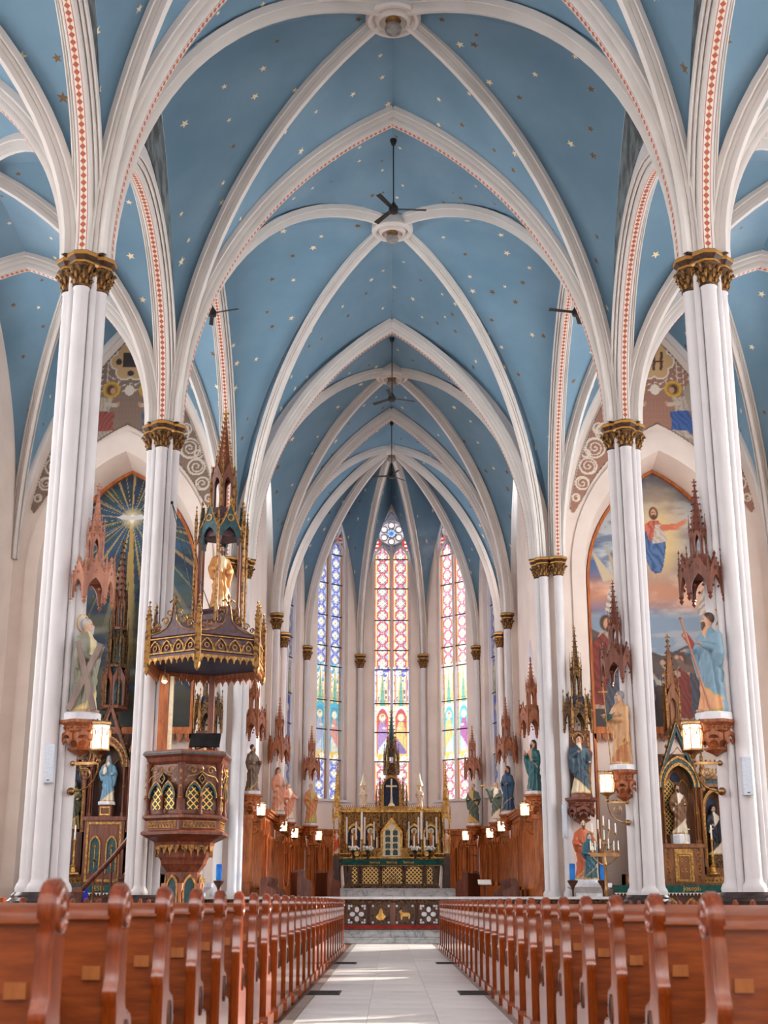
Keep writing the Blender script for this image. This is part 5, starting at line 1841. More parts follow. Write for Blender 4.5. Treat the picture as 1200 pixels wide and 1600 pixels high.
# --- statues by the side altars
def tall_niche(sx, lab, slab, spec, dark):
    x, y = sx * 5.82, 41.74
    console('carved bracket with gilt arches below the %s' % slab, (x, y, 4.0), 0, .5, .75, 'wood_mahogany')
    statue(lab, (x, y, 4.0), 0, 1.95, spec, .02, 'wood_mahogany', .12, .34, halo=True)
    b = thing('statue_backboard', 'shaped wooden backboard behind the %s' % slab, 'board', (x, y + .28, 4.0))
    MB().poly([(-.42, 0), (.42, 0), (.36, .3), (.4, 1.0), (.46, 1.4), (.4, 1.5), (.4, 2.1), (-.4, 2.1), (-.4, 1.5), (-.46, 1.4), (-.4, 1.0), (-.36, .3)], 0, .1).build('board', 'wood_mahogany', b)
    MB().ring([(-.38, .1), (-.36, 2.0), (.36, 2.0), (.38, .1)], [(-.32, .16), (-.3, 1.92), (.3, 1.92), (.32, .16)], -.02, 0, True).build('moulding', 'gilt_carved', b)
    canopy('tall gilded gothic spire canopy over the %s' % slab, (x, y + .02, 6.12), 0, .86, 1.0, .95, 1.35, 'gilt_dark', 'gilt_carved', 6, None, True, 'night_blue')
tall_niche(1, 'statue of veiled woman in slate blue mantle hand to heart', 'woman in slate blue mantle', dict(robe=S(216, 198, 166), mantle=S(52, 74, 88), hair=S(70, 46, 36), hairstyle='long', diag=-1., m_bot=.3, m_top=1.3, armL=((-.26, -.06, 1.03), (-.04, -.2, 1.2)), armR=((.26, -.05, 1.02), (.26, -.22, .9)), seed=21), 0)
tall_niche(-1, 'statue in brown mantle half hidden behind the pulpit', 'statue half hidden behind the pulpit', dict(robe=S(196, 160, 120), mantle=S(120, 84, 62), hair=S(110, 80, 60), beard=True, hairstyle='long', seed=22), 0)
def pedestal(lab, x, y, z0, z1, r, mat='stone_white'):
    t = thing('statue_pedestal', lab, 'pedestal', (x, y, z0))
    h = z1 - z0
    MB().lathe([(r * 1.1, 0), (r * 1.1, h * .12), (r * .95, h * .2)], 8, rot=PI / 8).build('foot', mat, t, 20)
    MB().lathe([(r * .72, h * .18), (r * .7, h * .78)], 8, rot=PI / 8).build('body', mat, t, 20)
    MB().lathe([(r * .75, h * .76), (r * 1.0, h * .86), (r * 1.15, h * .9), (r * 1.15, h)], 8, rot=PI / 8).build('top_slab', mat, t, 20)
    return t
pedestal('white stone pedestal below the orange and teal statue pair', 5.85, 41.0, .29, 1.45, .6)
statue('statue of man in orange mantle standing behind the woman with a child', (5.78, 41.3, 1.45), 0, 1.9, dict(robe=S(196, 104, 62), mantle=S(186, 90, 52), hair=S(70, 44, 34), beard=True, seed=23, width=1.1, armL=((-.27, -.1, 1.05), (-.12, -.25, .95)), armR=((.28, -.1, 1.05), (.26, -.25, .9))), .026, bh=.12, bw=.3)
statue('statue of woman in teal gown carrying a child before the orange-mantled man', (5.86, 40.7, 1.45), 0, 1.45, dict(robe=S(40, 86, 92), mantle=S(48, 96, 112), hair=S(120, 80, 60), hairstyle='veil', child=(.06, -.24, 1.1), armR=((.24, -.1, 1.0), (.06, -.3, .98)), armL=((-.24, -.08, 1.0), (-.04, -.3, .92)), seed=24), .024, bh=.1, bw=.26)
pedestal('white stone pedestal below the ivory statue behind the pulpit stem', -5.95, 41.0, .29, 1.45, .52)
statue('ivory statue with gold hem behind the pulpit stem', (-5.95, 41.0, 1.45), R(10), 1.75, dict(robe=S(226, 220, 204), mantle=S(214, 208, 190), hair=S(150, 110, 80), hairstyle='veil', seed=25), .026, 'gold_matt', .14, .36)
def blue_light(lab, x, y):
    t = thing('candle_stand', lab, 'candle stand', (x, y, .29))
    MB().lathe([(.14, 0), (.14, .04), (.04, .08), (.03, .3), (.04, .35), (.028, .4), (.028, .95), (.06, 1.05), (.15, 1.18), (.16, 1.22), (.08, 1.24)], 12).build('stand', 'wood_dark', t, 30)
    MB().lathe([(.075, 1.24), (.085, 1.3), (.085, 1.68), (.07, 1.7)], 14).build('blue_glass', 'blue_glass', t, 30)
blue_light('blue votive glass on stand, far side of the statue pair', 5.24, 40.1)
blue_light('blue votive glass on stand, beside the tall candelabrum', 6.13, 40.12)
blue_light('blue votive glass on stand behind the pulpit', -5.15, 40.5)
# --- tall candelabrum
t = thing('candelabrum', 'tall brass branched candelabrum with white candles by the right altar', 'candelabrum', (6.12, 39.5, .29))
MB().lathe([(.3, 0), (.3, .06), (.26, .1), (.22, .22), (.12, .32), (.09, .4), (.1, .44), (.06, .5), (.045, .9), (.06, .94), (.05, 1.0), (.04, 1.6), (.06, 1.66), (.04, 1.72), (.035, 2.2), (.05, 2.24)], 12).build('stem', 'brass', t, 30)
b = MB().box(-.42, .42, -.03, .03, 1.88, 1.98)
for s in (-1, 1):
    b.tube([(0, 0, 1.6), (s * .2, 0, 1.72), (s * .38, 0, 1.9)], .018, 5)
    b.tube([(0, 0, 2.2), (s * .2, 0, 2.22), (s * .3, 0, 2.4), (s * .34, 0, 2.5)], .014, 5)
    b.tube([(0, 0, 2.15), (s * .1, .02, 2.35), (s * .16, .02, 2.6)], .014, 5)
b.build('branches', 'brass', t, 30)
for k, (x, z) in enumerate(((-.4, 2.05), (-.27, 2.05), (-.12, 2.1), (.12, 2.1), (.27, 2.05), (.4, 2.05), (-.34, 2.55), (.34, 2.55), (-.16, 2.65), (.16, 2.65), (0, 2.35), (0, 2.75))):
    MB().lathe([(.04, z - .06), (.045, z), (.02, z + .01)], 8, x, 0).build('drip_cup', 'brass', t, 30)
    MB().lathe([(.02, z), (.02, z + .26), (.004, z + .28)], 8, x, 0).build('candle', 'candle_wax', t, 30)
# --- column loudspeakers
for lab, x, y, z, h in (('narrow grey loudspeaker on the front left column', -5.34, 20.64, 2.95, .58), ('narrow grey loudspeaker on the front right column', 5.38, 20.64, 2.76, .58), ('narrow grey loudspeaker on the shaft beside the chancel arch', 5.28, 41.72, 3.3, 1.0), ('narrow grey loudspeaker on the shaft beside the pulpit', -5.28, 41.74, 3.3, 1.0)):
    t = thing('loudspeaker', lab, 'loudspeaker', (x, y, z))
    b = MB().box(-.075, .075, -.05, .05, -h / 2, h / 2)
    b.build('cabinet', 'speaker_grey', t)
    MB().box(-.066, .066, -.056, -.05, -h / 2 + .01, h / 2 - .01).build('grille', 'speaker_grey', t)
    MB().box(-.02, .02, .05, .14, -.03, .03).box(-.02, .02, -.058, -.05, -h / 2 + .03, -h / 2 + .045).build('mount', 'iron', t)
# ================================================================ PEWS
ORD = 'first second third fourth fifth sixth seventh eighth ninth tenth eleventh twelfth thirteenth fourteenth fifteenth sixteenth seventeenth eighteenth nineteenth twentieth twenty-first twenty-second twenty-third twenty-fourth twenty-fifth twenty-sixth twenty-seventh twenty-eighth'.split()
ROTY = Matrix.Rotation(PI / 2, 4, 'Z')           # (x, y) -> (-y, x): profiles drawn along y
def mk_pew_end():
    prof = [(0, 0), (0, .57), (-.012, .585), (-.016, .62), (-.004, .64), (.008, .66), (.006, .76), (.012, .80), (.016, .82)]
    cx, cz, r = .085, .885, .085
    for k in range(15):
        a = R(215) - R(250) * k / 14
        prof.append((cx + r * math.cos(a), cz + r * math.sin(a)))
    prof += [(.156, .80), (.15, .7), (.15, .62), (.165, .57), (.2, .545), (.25, .545), (.285, .52), (.295, .47), (.27, .44), (.28, .41), (.33, .4), (.4, .4), (.43, .37), (.44, .3), (.43, .08), (.47, .06), (.47, 0)]
    b = MB()
    b.M = ROTY
    b.poly(prof, -.024, .024)
    end = b.mesh('end_panel', 'wood_pew', 35)
    bm = bmesh.new()
    bm.from_mesh(end)
    bmesh.ops.bevel(bm, geom=[e for e in bm.edges if len(e.link_faces) == 2 and e.calc_face_angle(0) > 1.2], offset=.008, segments=2, affect='EDGES')
    bm.to_mesh(end)
    bm.free()
    end.polygons.foreach_set('use_smooth', [True] * len(end.polygons))
    end.set_sharp_from_angle(angle=R(40))
    rs = MB()
    rs.M = Matrix.Translation((0, cx, cz)) @ Matrix.Rotation(PI / 2, 4, 'Y')
    rs.lathe([(.066, .022), (.064, .032), (.054, .034), (.046, .026), (.03, .026), (.024, .034), (.006, .038)], 18)
    ros = rs.mesh('rosette', 'wood_pew', 40)
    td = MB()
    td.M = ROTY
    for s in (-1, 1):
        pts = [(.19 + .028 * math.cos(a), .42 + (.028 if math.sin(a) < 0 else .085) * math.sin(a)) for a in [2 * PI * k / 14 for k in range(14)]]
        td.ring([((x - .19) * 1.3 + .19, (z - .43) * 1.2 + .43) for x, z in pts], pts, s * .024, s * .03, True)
        td.poly(pts, s * .023, s * .025)  # flat dark plate: the shade of an open teardrop cutout put into colour
    tear = td.mesh('teardrop_shade', 'wood_dark', 30)
    ft = MB()
    ft.M = ROTY
    ft.poly([(-.02, 0), (.5, 0), (.5, .07), (.47, .1), (0, .1), (-.02, .07)], -.042, .042)
    return end, ros, tear, ft.mesh('foot_block', 'wood_pew', 20)
PE, PR, PT, PF = mk_pew_end()
PL = 3.86                                          # pew length
def mk_pew_parts():
    d = {}
    d['back_panel'] = MB().box(.03, PL - .03, .03, .055, .12, .87).mesh('back_panel', 'wood_pew_back', 0)
    b = MB()
    b.M = Matrix.Rotation(PI / 2, 4, 'Z')
    pr = [(.012, .85), (.012, .87), (.025, .89), (.05, .9), (.08, .893), (.09, .875), (.09, .85)]
    b.poly(pr, -PL + .03, -.03)
    d['top_rail'] = b.mesh('top_rail', 'wood_pew_back', 40)
    d['seat'] = MB().box(.03, PL - .03, .06, .46, .41, .445).box(.03, PL - .03, .42, .44, .33, .41).mesh('seat', 'wood_pew_back', 20)
    d['book_rack'] = MB().box(.2, PL - .2, -.08, .03, .6, .62).box(.2, PL - .2, -.09, -.078, .6, .66).mesh('book_rack', 'wood_pew_back', 20)
    d['kneeler'] = MB().box(.15, PL - .15, -.26, -.1, .13, .18).box(.2, .24, -.22, -.14, 0, .13).box(PL - .24, PL - .2, -.22, -.14, 0, .13).mesh('kneeler', 'wood_dark', 20)
    d['lower_rail'] = MB().box(.03, PL - .03, .02, .06, .08, .2).mesh('lower_rail', 'wood_pew_back', 0)
    d['card_plate'] = MB().box(.07, .13, .018, .03, .655, .698).mesh('card_plate', 'card_wood', 0)
    d['stile'] = MB().box(-.05, .05, .02, .032, .2, .85).mesh('stile', 'wood_pew_back', 0)
    return d
wood('card_wood', srgb(142, 80, 36), srgb(160, 94, 46), srgb(180, 112, 60), .4)
PP = mk_pew_parts()
AX = -.05
for sx, nm, y0, n, kz in ((-1, 'left', 3.72, 26, .995), (1, 'right', 4.34, 26, .963)):
    for r in range(n):
        t = thing('pew', 'varnished oak pew %s of the aisle, %s from the camera' % (nm, ORD[r]), 'pew', (AX + sx * .95, y0 + r * .937, 0), 0, 'pews %s of the aisle' % nm)
        t.scale = (1, 1, kz)
        for x in (.03, PL):
            e = link('end_panel', PE, t, (sx * x, 0, 0))
            link('rosette', PR, e, scale=((-sx if x < 1 else sx), 1, 1))
            link('teardrop_shade', PT, e)
            link('foot_block', PF, e)
        for k, me in PP.items():
            if k == 'stile':
                for q in (.75, 1.5, 2.35, 3.1):
                    link(k, me, t, (sx * q, 0, 0))
                continue
            o = link(k, me, t)
            o.scale = (sx, 1, 1)

# ================================================================ COMMUNION RAIL
def petal_panel(b, cx, cz, s, y):
    for q in range(4):
        a = q * PI / 2
        px, pz = cx + .115 * s * math.cos(a), cz + .115 * s * math.sin(a)
        b.poly([(px + (.07 if abs(math.cos(a)) > .5 else .058) * s * math.cos(k * PI / 5), pz + (.07 if abs(math.sin(a)) > .5 else .058) * s * math.sin(k * PI / 5)) for k in range(10)], y, y + .02)
    for a, c in ((-1, -1), (-1, 1), (1, -1), (1, 1)):
        for u, v in ((0, 0), (-.06, 0), (0, -.06)):
            px, pz = cx + a * (.2 + u) * s, cz + c * (.2 + v) * s
            b.poly([(px + .032 * s * math.cos(k * PI / 3), pz + .032 * s * math.sin(k * PI / 3)) for k in range(6)], y, y + .02)
rail = thing('communion_rail', 'long dark gilded communion rail with white marble top before the sanctuary', 'rail', (-.03, 32.35, .29))
for k in range(6):
    MB().box(-5.28 + k * 1.76, -5.28 + (k + 1) * 1.76 - .008, -.19, .17, .68, .74).build('marble_top', 'stone_white', rail)
MB().box(-5.2, 5.2, -.11, .1, 0, .1).build('rail_base', 'wood_dark', rail)
MB().box(-5.2, 5.2, -.12, .12, .6, .68).build('rail_cornice', 'gilt_dark', rail)
lf = MB()
for k in range(74):
    lf.bud(-5.1 + k * .14, -.125, .64, .035, .025)
tag(lf.build('cornice_leaves', 'gilt_carved', rail), kind='stuff')
for k in range(20):
    cx, cz = -5.32 + k * .56, .345
    if abs(cx) > 5.2:
        continue
    b = MB().ring([(cx - .25, .1), (cx - .25, .6), (cx + .25, .6), (cx + .25, .1)], [(cx - .215, .13), (cx - .215, .565), (cx + .215, .565), (cx + .215, .13)], -.07, .05, True)
    b.build('panel_frame', 'wood_dark', rail)
    MB().box(cx - .22, cx + .22, -.02, .03, .12, .58).build('panel_board', 'wood_dark', rail)
    px = cx - .28
    if abs(px) < .01:
        MB().box(px - .06, px + .06, -.1, -.02, .1, .6).ring([(px - .045, .14), (px - .045, .56), (px + .045, .56), (px + .045, .14)], [(px - .03, .155), (px - .03, .545), (px + .03, .545), (px + .03, .155)], -.115, -.1, True).build('centre_post', 'wood_mahogany', rail)
    else:
        MB().lathe([(.05, .1), (.05, .14), (.032, .16), (.032, .5), (.05, .54), (.055, .6)], 8, px, -.09).build('baluster', 'wood_dark', rail, 30)
    q1 = [(cx + .2 * math.cos(q * PI / 10) * (1 + .12 * math.cos(q * PI / 5 * 2)), cz + .2 * math.sin(q * PI / 10) * (1 + .12 * math.cos(q * PI / 5 * 2))) for q in range(20)]
    q2 = [(cx + (x - cx) * .84, cz + (z - cz) * .84) for x, z in q1]
    MB().ring(q1, q2, -.05, -.02, True).build('quatrefoil_ring', 'gilt_dark', rail, 30)
    if k in (9, 10):
        g = MB()
        if k == 9:
            g.poly([(cx - .12, cz - .06), (cx - .05, cz + .02), (cx - .03, cz + .1), (cx + .01, cz + .15), (cx + .04, cz + .1), (cx + .05, cz + .02), (cx + .12, cz - .05), (cx + .06, cz - .12), (cx - .02, cz - .14), (cx - .09, cz - .11)], -.05, -.02)
        else:
            g.poly([(cx - .14, cz + .06), (cx - .08, cz + .1), (cx - .06, cz + .04), (cx + .1, cz + .03), (cx + .13, cz - .02), (cx + .12, cz - .12), (cx + .09, cz - .12), (cx + .08, cz - .05), (cx - .05, cz - .05), (cx - .06, cz - .12), (cx - .09, cz - .12), (cx - .1, cz + .01)], -.05, -.02)
        g.build('gold_relief', 'gold', rail, 20)
        for a, e in ((-1, -1), (-1, 1), (1, -1), (1, 1)):
            MB().poly([(cx + a * .185 + .03 * math.cos(q * PI / 3), cz + e * .185 + .03 * math.sin(q * PI / 3)) for q in range(6)], -.04, -.02).build('corner_marble', 'stone_white', rail)
    else:
        c = MB()
        petal_panel(c, cx, cz, .92, -.045)
        tag(c.build('marble_inlay', 'stone_white', rail), kind='stuff')
kn = thing('kneeling_strip', 'long red cushioned kneeling strip along the foot of the rail', 'kneeler', (-.03, 32.12, .29))
MB().box(-5.2, 5.2, -.1, .1, .03, .1).build('cushion', 'red_cloth', kn)
MB().box(-5.2, 5.2, -.09, .09, 0, .03).build('kneeler_board', 'wood_dark', kn)

# ================================================================ CHANCEL PANELLING
def wainscot(num, A, B, z0, z1, n, inset=.14):
    A, B = Vector((A[0], A[1], 0)), Vector((B[0], B[1], 0))
    d = B - A
    L = d.length
    rz = math.atan2(d.y, d.x)
    w = structure('trim_%d' % num, 'tall oak wall panelling with pointed blind tracery', tuple((A + B) / 2))
    w.rotation_euler = (0, 0, rz)
    h = z1 - z0
    MB().box(-L / 2, L / 2, -.06, .1, z0, z1).build('backing', 'wood_panel', w)
    MB().box(-L / 2, L / 2, -.16, .1, z0, z0 + h * .2).build('panel_plinth', 'wood_panel', w)
    cn = MB()
    for a, b, c in ((.2, z1 - .14, z1 - .05), (.26, z1 - .05, z1 + .03), (.16, z1 - .2, z1 - .14)):
        cn.box(-L / 2, L / 2, -a, .1, b, c)
    cn.build('cornice', 'wood_panel', w)
    pw = L / n
    for k in range(n):
        cx = -L / 2 + (k + .5) * pw
        a = pw * .36
        zs = z1 - .2 - h * .24
        O = [(cx - a, z0 + h * .24)] + arch(a, h * .2, 6, cx, zs) + [(cx + a, z0 + h * .24)]
        I = [(cx - a + .05, z0 + h * .24)] + arch(a - .05, h * .2 - .07, 6, cx, zs) + [(cx + a - .05, z0 + h * .24)]
        MB().ring(O, I, -.11, -.06).build('panel_moulding', 'wood_panel', w, 30)
        tr = MB().box(cx - .02, cx + .02, -.09, -.06, z0 + h * .24, zs)
        for s in (-1, 1):
            O = arch(a * .5, h * .11, 4, cx + s * a * .5, zs)
            I = arch(a * .5 - .03, h * .11 - .04, 4, cx + s * a * .5, zs)
            tr.ring(O, I, -.095, -.06)
        rr = a * .26
        tr.ring([(cx + rr * math.cos(q * PI / 5), zs + h * .13 + rr * math.sin(q * PI / 5)) for q in range(10)], [(cx + rr * .65 * math.cos(q * PI / 5), zs + h * .13 + rr * .65 * math.sin(q * PI / 5)) for q in range(10)], -.095, -.06, True)
        tr.build('tracery', 'wood_panel', w, 30)
        MB().lathe([(.07, z0 + h * .2), (.07, z0 + h * .24), (.04, z0 + h * .27), (.04, zs + .02), (.055, zs + .05), (.075, zs + .12), (.08, zs + .16)], 8, -L / 2 + k * pw, -.13).build('colonnette', 'wood_panel', w, 35)
    return w
wn = 40
for k in range(1, 6):
    a, b = Vector(APSE[k]), Vector(APSE[k + 1])
    c = Vector((0, 55))
    a, b = a.lerp(c, .035), b.lerp(c, .035)
    wainscot(wn, tuple(a), tuple(b), .95, 3.88, 5)
    wn += 1
wainscot(wn, (-4.5, 47.2), (-4.5, 54.6), .62, 4.0, 13)
wainscot(wn + 1, (4.5, 54.6), (4.5, 47.2), .62, 4.0, 13)
wainscot(wn + 2, (-4.62, 42.9), (-4.62, 46.9), .62, 4.12, 9)
wainscot(wn + 3, (4.62, 46.9), (4.62, 42.9), .62, 4.12, 9)
for sx, nm in ((-1, 'left'), (1, 'right')):
    x = sx * 4.66
    st_ = structure('trim_%d' % (60 if sx < 0 else 61), 'broad oak end post of the chancel panelling')
    MB().box(x - .22, x + .22, 42.66, 42.9, .29, 3.55).build('end_post', 'wood_panel', st_)
    MB().box(x - .26, x + .26, 42.62, 42.9, 1.5, 1.62).box(x - .26, x + .26, 42.62, 42.9, 3.42, 3.55).build('post_moulding', 'wood_panel', st_)

# ---- choir stalls
def stall(lab, x, y, z, rz, w=1.5):
    t = thing('choir_stall', lab, 'stall', (x, y, z), rz)
    prof = [(0, 0), (0, .85), (.03, .98), (.1, 1.05), (.2, 1.05), (.26, .98), (.25, .88), (.2, .8), (.3, .72), (.42, .7), (.5, .62), (.5, 0)]
    for q in (0, w):
        b = MB()
        b.M = Matrix.Translation((q, 0, 0)) @ ROTY
        b.poly(prof, -.04, .04)
        b.ring([(.14 + .07 * math.cos(k * PI / 6), .94 + .07 * math.sin(k * PI / 6)) for k in range(12)], [(.14 + .035 * math.cos(k * PI / 6), .94 + .035 * math.sin(k * PI / 6)) for k in range(12)], -.055, .055, True)
        b.build('end_panel', 'wood_mahogany', t, 35)
    MB().box(.04, w - .04, .02, .06, .1, .95).build('back_panel', 'wood_dark', t)
    MB().box(.04, w - .04, .06, .45, .42, .46).build('seat', 'wood_dark', t)
stall('dark oak choir stall nearest the pulpit', -4.1, 43.6, .62, R(-90), 1.3)
stall('dark oak choir stall in the middle of the left row', -4.05, 45.6, .62, R(-90), 1.5)
stall('dark oak choir stall at the far end of the left row', -3.6, 48.4, .95, R(-75), 1.2)
stall('dark oak choir stall close to the left of the high altar', -2.75, 48.9, .95, R(-60), .9)
stall('dark oak choir stall nearest the right loudspeaker', 4.1, 44.9, .62, R(90), 1.3)
stall('dark oak choir stall in the middle of the right row', 4.05, 47.0, .62, R(90), 1.5)
stall('dark oak choir stall close to the right of the high altar', 2.7, 48.9, .95, R(60), .9)
t = thing('missal_stand', 'small stand with white open book beside the right stalls', 'stand', (3.1, 46.4, .95))
MB().lathe([(.16, 0), (.16, .03), (.03, .06), (.03, .5), (.05, .52)], 10).build('stand_post', 'wood_dark', t, 30)
MB().add([(-.22, -.16, .52), (.22, -.16, .52), (.22, .1, .66), (-.22, .1, .66), (-.22, -.16, .55), (.22, -.16, .55), (.22, .1, .69), (-.22, .1, .69)], [(0, 1, 2, 3), (4, 7, 6, 5), (0, 4, 5, 1), (1, 5, 6, 2), (2, 6, 7, 3), (3, 7, 4, 0)]).build('book_page', 'paper_white', t, 0)

# ================================================================ CEILING FANS
def fan(lab, x, y, z, ztop, rot, L=.85):
    t = thing('ceiling_fan', lab, 'fan', (x, y, z))
    MB().tube([(0, 0, .1), (0, 0, ztop - z)], .018, 6).build('rod', 'fan_black', t, 40)
    MB().lathe([(.03, -.12), (.11, -.1), (.13, -.02), (.12, .06), (.07, .12), (.03, .2)], 14).build('motor', 'fan_black', t, 40)
    MB().lathe([(.05, ztop - z - .16), (.09, ztop - z - .05), (.09, ztop - z)], 12).build('ceiling_cup', 'fan_black', t, 40)
    for k in range(3):
        a = rot + k * 2 * PI / 3
        b = MB()
        b.M = Matrix.Rotation(a, 4, 'Z')
        b.add([(.1, -.05, .0), (.1, .05, .02), (L, .065, .02), (L, -.065, -.01), (.1, -.05, -.012), (.1, .05, .008), (L, .065, .008), (L, -.065, -.022)], [(0, 1, 2, 3), (4, 7, 6, 5), (0, 4, 5, 1), (1, 5, 6, 2), (2, 6, 7, 3), (3, 7, 4, 0)])
        b.build('blade', 'fan_black', t, 0)
fan('black three-blade ceiling fan nearest the camera over the nave', .02, 30.6, 18.1, 20.15, R(3))
fan('black three-blade ceiling fan just beyond the chancel arch', .0, 43.1, 17.75, 20.05, R(20))
fan('black three-blade ceiling fan farthest away over the high altar', .0, 51.5, 17.65, 20.0, R(170), .8)
fan('black ceiling fan under the left crossing arch', -5.35, 36.0, 17.7, 19.35, R(-20))
fan('black ceiling fan under the right crossing arch', 5.45, 36.0, 17.7, 19.35, R(75))
# ================================================================ PULPIT
def hexring(mb, r0, r1, z0, z1, rot=0.0, n=6):
    mb.lathe([(r0, z0), (r1, z1)], n, rot=rot)

HR = -PI / 2                                             # a corner towards the nave door
pl = thing('pulpit', 'carved mahogany and gilt pulpit with pointed arches on the left column', 'pulpit', (-4.4, 28.55, 0))
PR_ = .86
AP = PR_ * math.cos(PI / 6)
FW = PR_
# stem
MB().lathe([(.62, .0), (.62, .2), (.5, .3), (.36, .36), (.36, 1.5), (.5, 1.66), (.52, 1.74)], 6, rot=HR).build('stem', 'wood_mahogany', pl, 20)
for F in face_frames(6, .34, PI / 6):
    b = MB()
    b.M = F
    O = [(-.15, .42)] + arch(.15, .26, 4, 0, 1.2) + [(.15, .42)]
    I = [(-.11, .42)] + arch(.11, .2, 4, 0, 1.2) + [(.11, .42)]
    b.ring(O, I, -.03, .0)
    b.build('stem_arch', 'gold_matt', pl, 30)
    b = MB()
    b.M = F
    b.poly(I, -.012, .0)
    b.build('stem_panel', 'teal_paint', pl, 0)
for k in range(6):
    a = HR + k * PI / 3
    x, y = .4 * math.cos(a), .4 * math.sin(a)
    MB().lathe([(.06, .36), (.06, .42), (.035, .45), (.035, 1.1), (.05, 1.14), (.07, 1.24), (.07, 1.28)], 8, x, y).build('stem_colonnette', 'pink_wood', pl, 30)
# flaring underside with gilt fringe
MB().lathe([(.5, 1.7), (.56, 1.8), (.58, 1.98), (.66, 2.04), (.68, 2.1), (.9, 2.2)], 6, rot=HR).build('underside', 'wood_mahogany', pl, 20)
for F in face_frames(6, .6 * math.cos(PI / 6) + .03, PI / 6):
    b = MB()
    b.M = F
    fringe(b, -.3, .3, 2.04, 4, .24, -.02, .0)
    b.build('fringe', 'gilt_carved', pl, 0)
# base moulding with frieze
MB().lathe([(.88, 2.2), (.98, 2.24), (.98, 2.29), (.9, 2.33), (.88, 2.36), (.88, 2.52), (.96, 2.57), (.96, 2.62), (.86, 2.66)], 6, rot=HR).build('base_moulding', 'wood_mahogany', pl, 20)
for F in face_frames(6, .88 * math.cos(PI / 6), PI / 6):
    b = MB()
    b.M = F
    b.ring([(-.36, 2.37), (-.36, 2.51), (.36, 2.51), (.36, 2.37)], [(-.345, 2.385), (-.345, 2.495), (.345, 2.495), (.345, 2.385)], -.02, 0, True)
    for k in range(9):
        cx = -.32 + k * .08
        b.ring(arch(.038, .09, 3, cx, 2.39), arch(.024, .07, 3, cx, 2.39), -.015, 0)
    b.build('frieze', 'gold_matt', pl, 0)
# body panels
MB().lathe([(PR_ - .03, 2.62), (PR_ - .03, 3.68)], 6, rot=HR).build('body', 'wood_mahogany', pl, 20)
for F in face_frames(6, AP - .02, PI / 6):
    p = MB()
    p.M = F
    p.uv = []
    gx = .16
    for s in (-1, 1):
        I = [(s * gx - .13, 2.74)] + arch(.13, .2, 5, s * gx, 3.02) + [(s * gx + .13, 2.74)]
        o = len(p.v)
        p.poly(I, -.035, -.028)
        p.uv += [(v[0], v[1]) for v in I] * 2
    p.build('lattice_pane', 'gilt_lattice', pl, 0)
    b = MB()
    b.M = F
    for s in (-1, 1):
        O = [(s * gx - .175, 2.96)] + arch(.175, .3, 6, s * gx, 3.0) + [(s * gx + .175, 2.96)]
        I = [(s * gx - .14, 2.96)] + arch(.14, .23, 6, s * gx, 3.0) + [(s * gx + .14, 2.96)]
        b.ring(O, I, -.1, -.02)
    b.ring([(0, 3.24), (-.09, 3.36), (0, 3.48), (.09, 3.36)], [(0, 3.28), (-.06, 3.36), (0, 3.44), (.06, 3.36)], -.1, -.02, True)
    b.build('arch_tracery', 'teal_paint', pl, 0)
    g = MB()
    g.M = F
    for s in (-1, 1):
        O = [(s * gx - .185, 2.98)] + arch(.185, .32, 6, s * gx, 3.0) + [(s * gx + .185, 2.98)]
        I = [(s * gx - .168, 2.98)] + arch(.168, .29, 6, s * gx, 3.0) + [(s * gx + .168, 2.98)]
        g.ring(O, I, -.108, -.09)
        sc = [(s * (.2 + (.1 - .007 * q) * math.cos(q * .62)), -.09, 3.53 + (.1 - .007 * q) * math.sin(q * .62)) for q in range(13)]
        g.tube(sc, .014, 5)
        g.tube([(s * .02, -.09, 3.5), (s * .12, -.09, 3.44), (s * .3, -.09, 3.4), (s * .36, -.09, 3.3)], .012, 5)
    g.ring([(0, 3.25), (-.085, 3.36), (0, 3.47), (.085, 3.36)], [(0, 3.27), (-.07, 3.36), (0, 3.45), (.07, 3.36)], -.11, -.095, True)
    g.bud(0, -.1, 3.36, .025)
    g.bud(0, -.1, 3.56, .04, .07)
    g.build('gilt_scrolls', 'gold_matt', pl, 20)
    c = MB()
    c.M = F
    c.lathe([(.045, 2.64), (.045, 2.7), (.026, 2.73), (.026, 2.9), (.045, 2.96), (.05, 3.0)], 8, 0, -.08)
    c.build('colonnette', 'wood_mahogany', pl, 30)
for k in range(6):
    a = HR + k * PI / 3
    x, y = (PR_ + .0) * math.cos(a), (PR_ + .0) * math.sin(a)
    MB().lathe([(.065, 2.64), (.065, 2.72), (.04, 2.76), (.04, 2.88), (.06, 2.95), (.075, 3.02), (.06, 3.04), (.055, 3.55), (.08, 3.68)], 8, x, y).build('corner_shaft', 'wood_mahogany', pl, 30)
    g = MB().bud(x * 1.05, y * 1.05, 2.98, .05, .06)
    for z in (3.2, 3.35, 3.5):
        g.bud(x * 1.06, y * 1.06, z, .03, .05)
    g.build('corner_gilding', 'gold_matt', pl, 0)
MB().lathe([(.84, 3.66), (.9, 3.72), (.93, 3.8), (1.0, 3.85), (1.0, 3.92), (.94, 3.95)], 6, rot=HR).build('cornice', 'wood_mahogany', pl, 20)
MB().lathe([(.985, 3.86), (1.015, 3.865), (1.015, 3.89), (.985, 3.895)], 6, rot=HR).build('cornice_line', 'teal_paint', pl, 20)
# back board up to the canopy
MB().box(-.72, -.52, .2, .34, 3.9, 5.7).build('back_post', 'wood_panel', pl)
MB().box(-.5, -.42, .22, .32, 3.95, 5.65).box(-.52, -.4, .2, .34, 3.92, 4.05).build('back_post_bead', 'ivory_gilt', pl)
MB().box(.3, .42, .62, .74, 3.9, 5.7).build('back_post', 'wood_mahogany', pl)
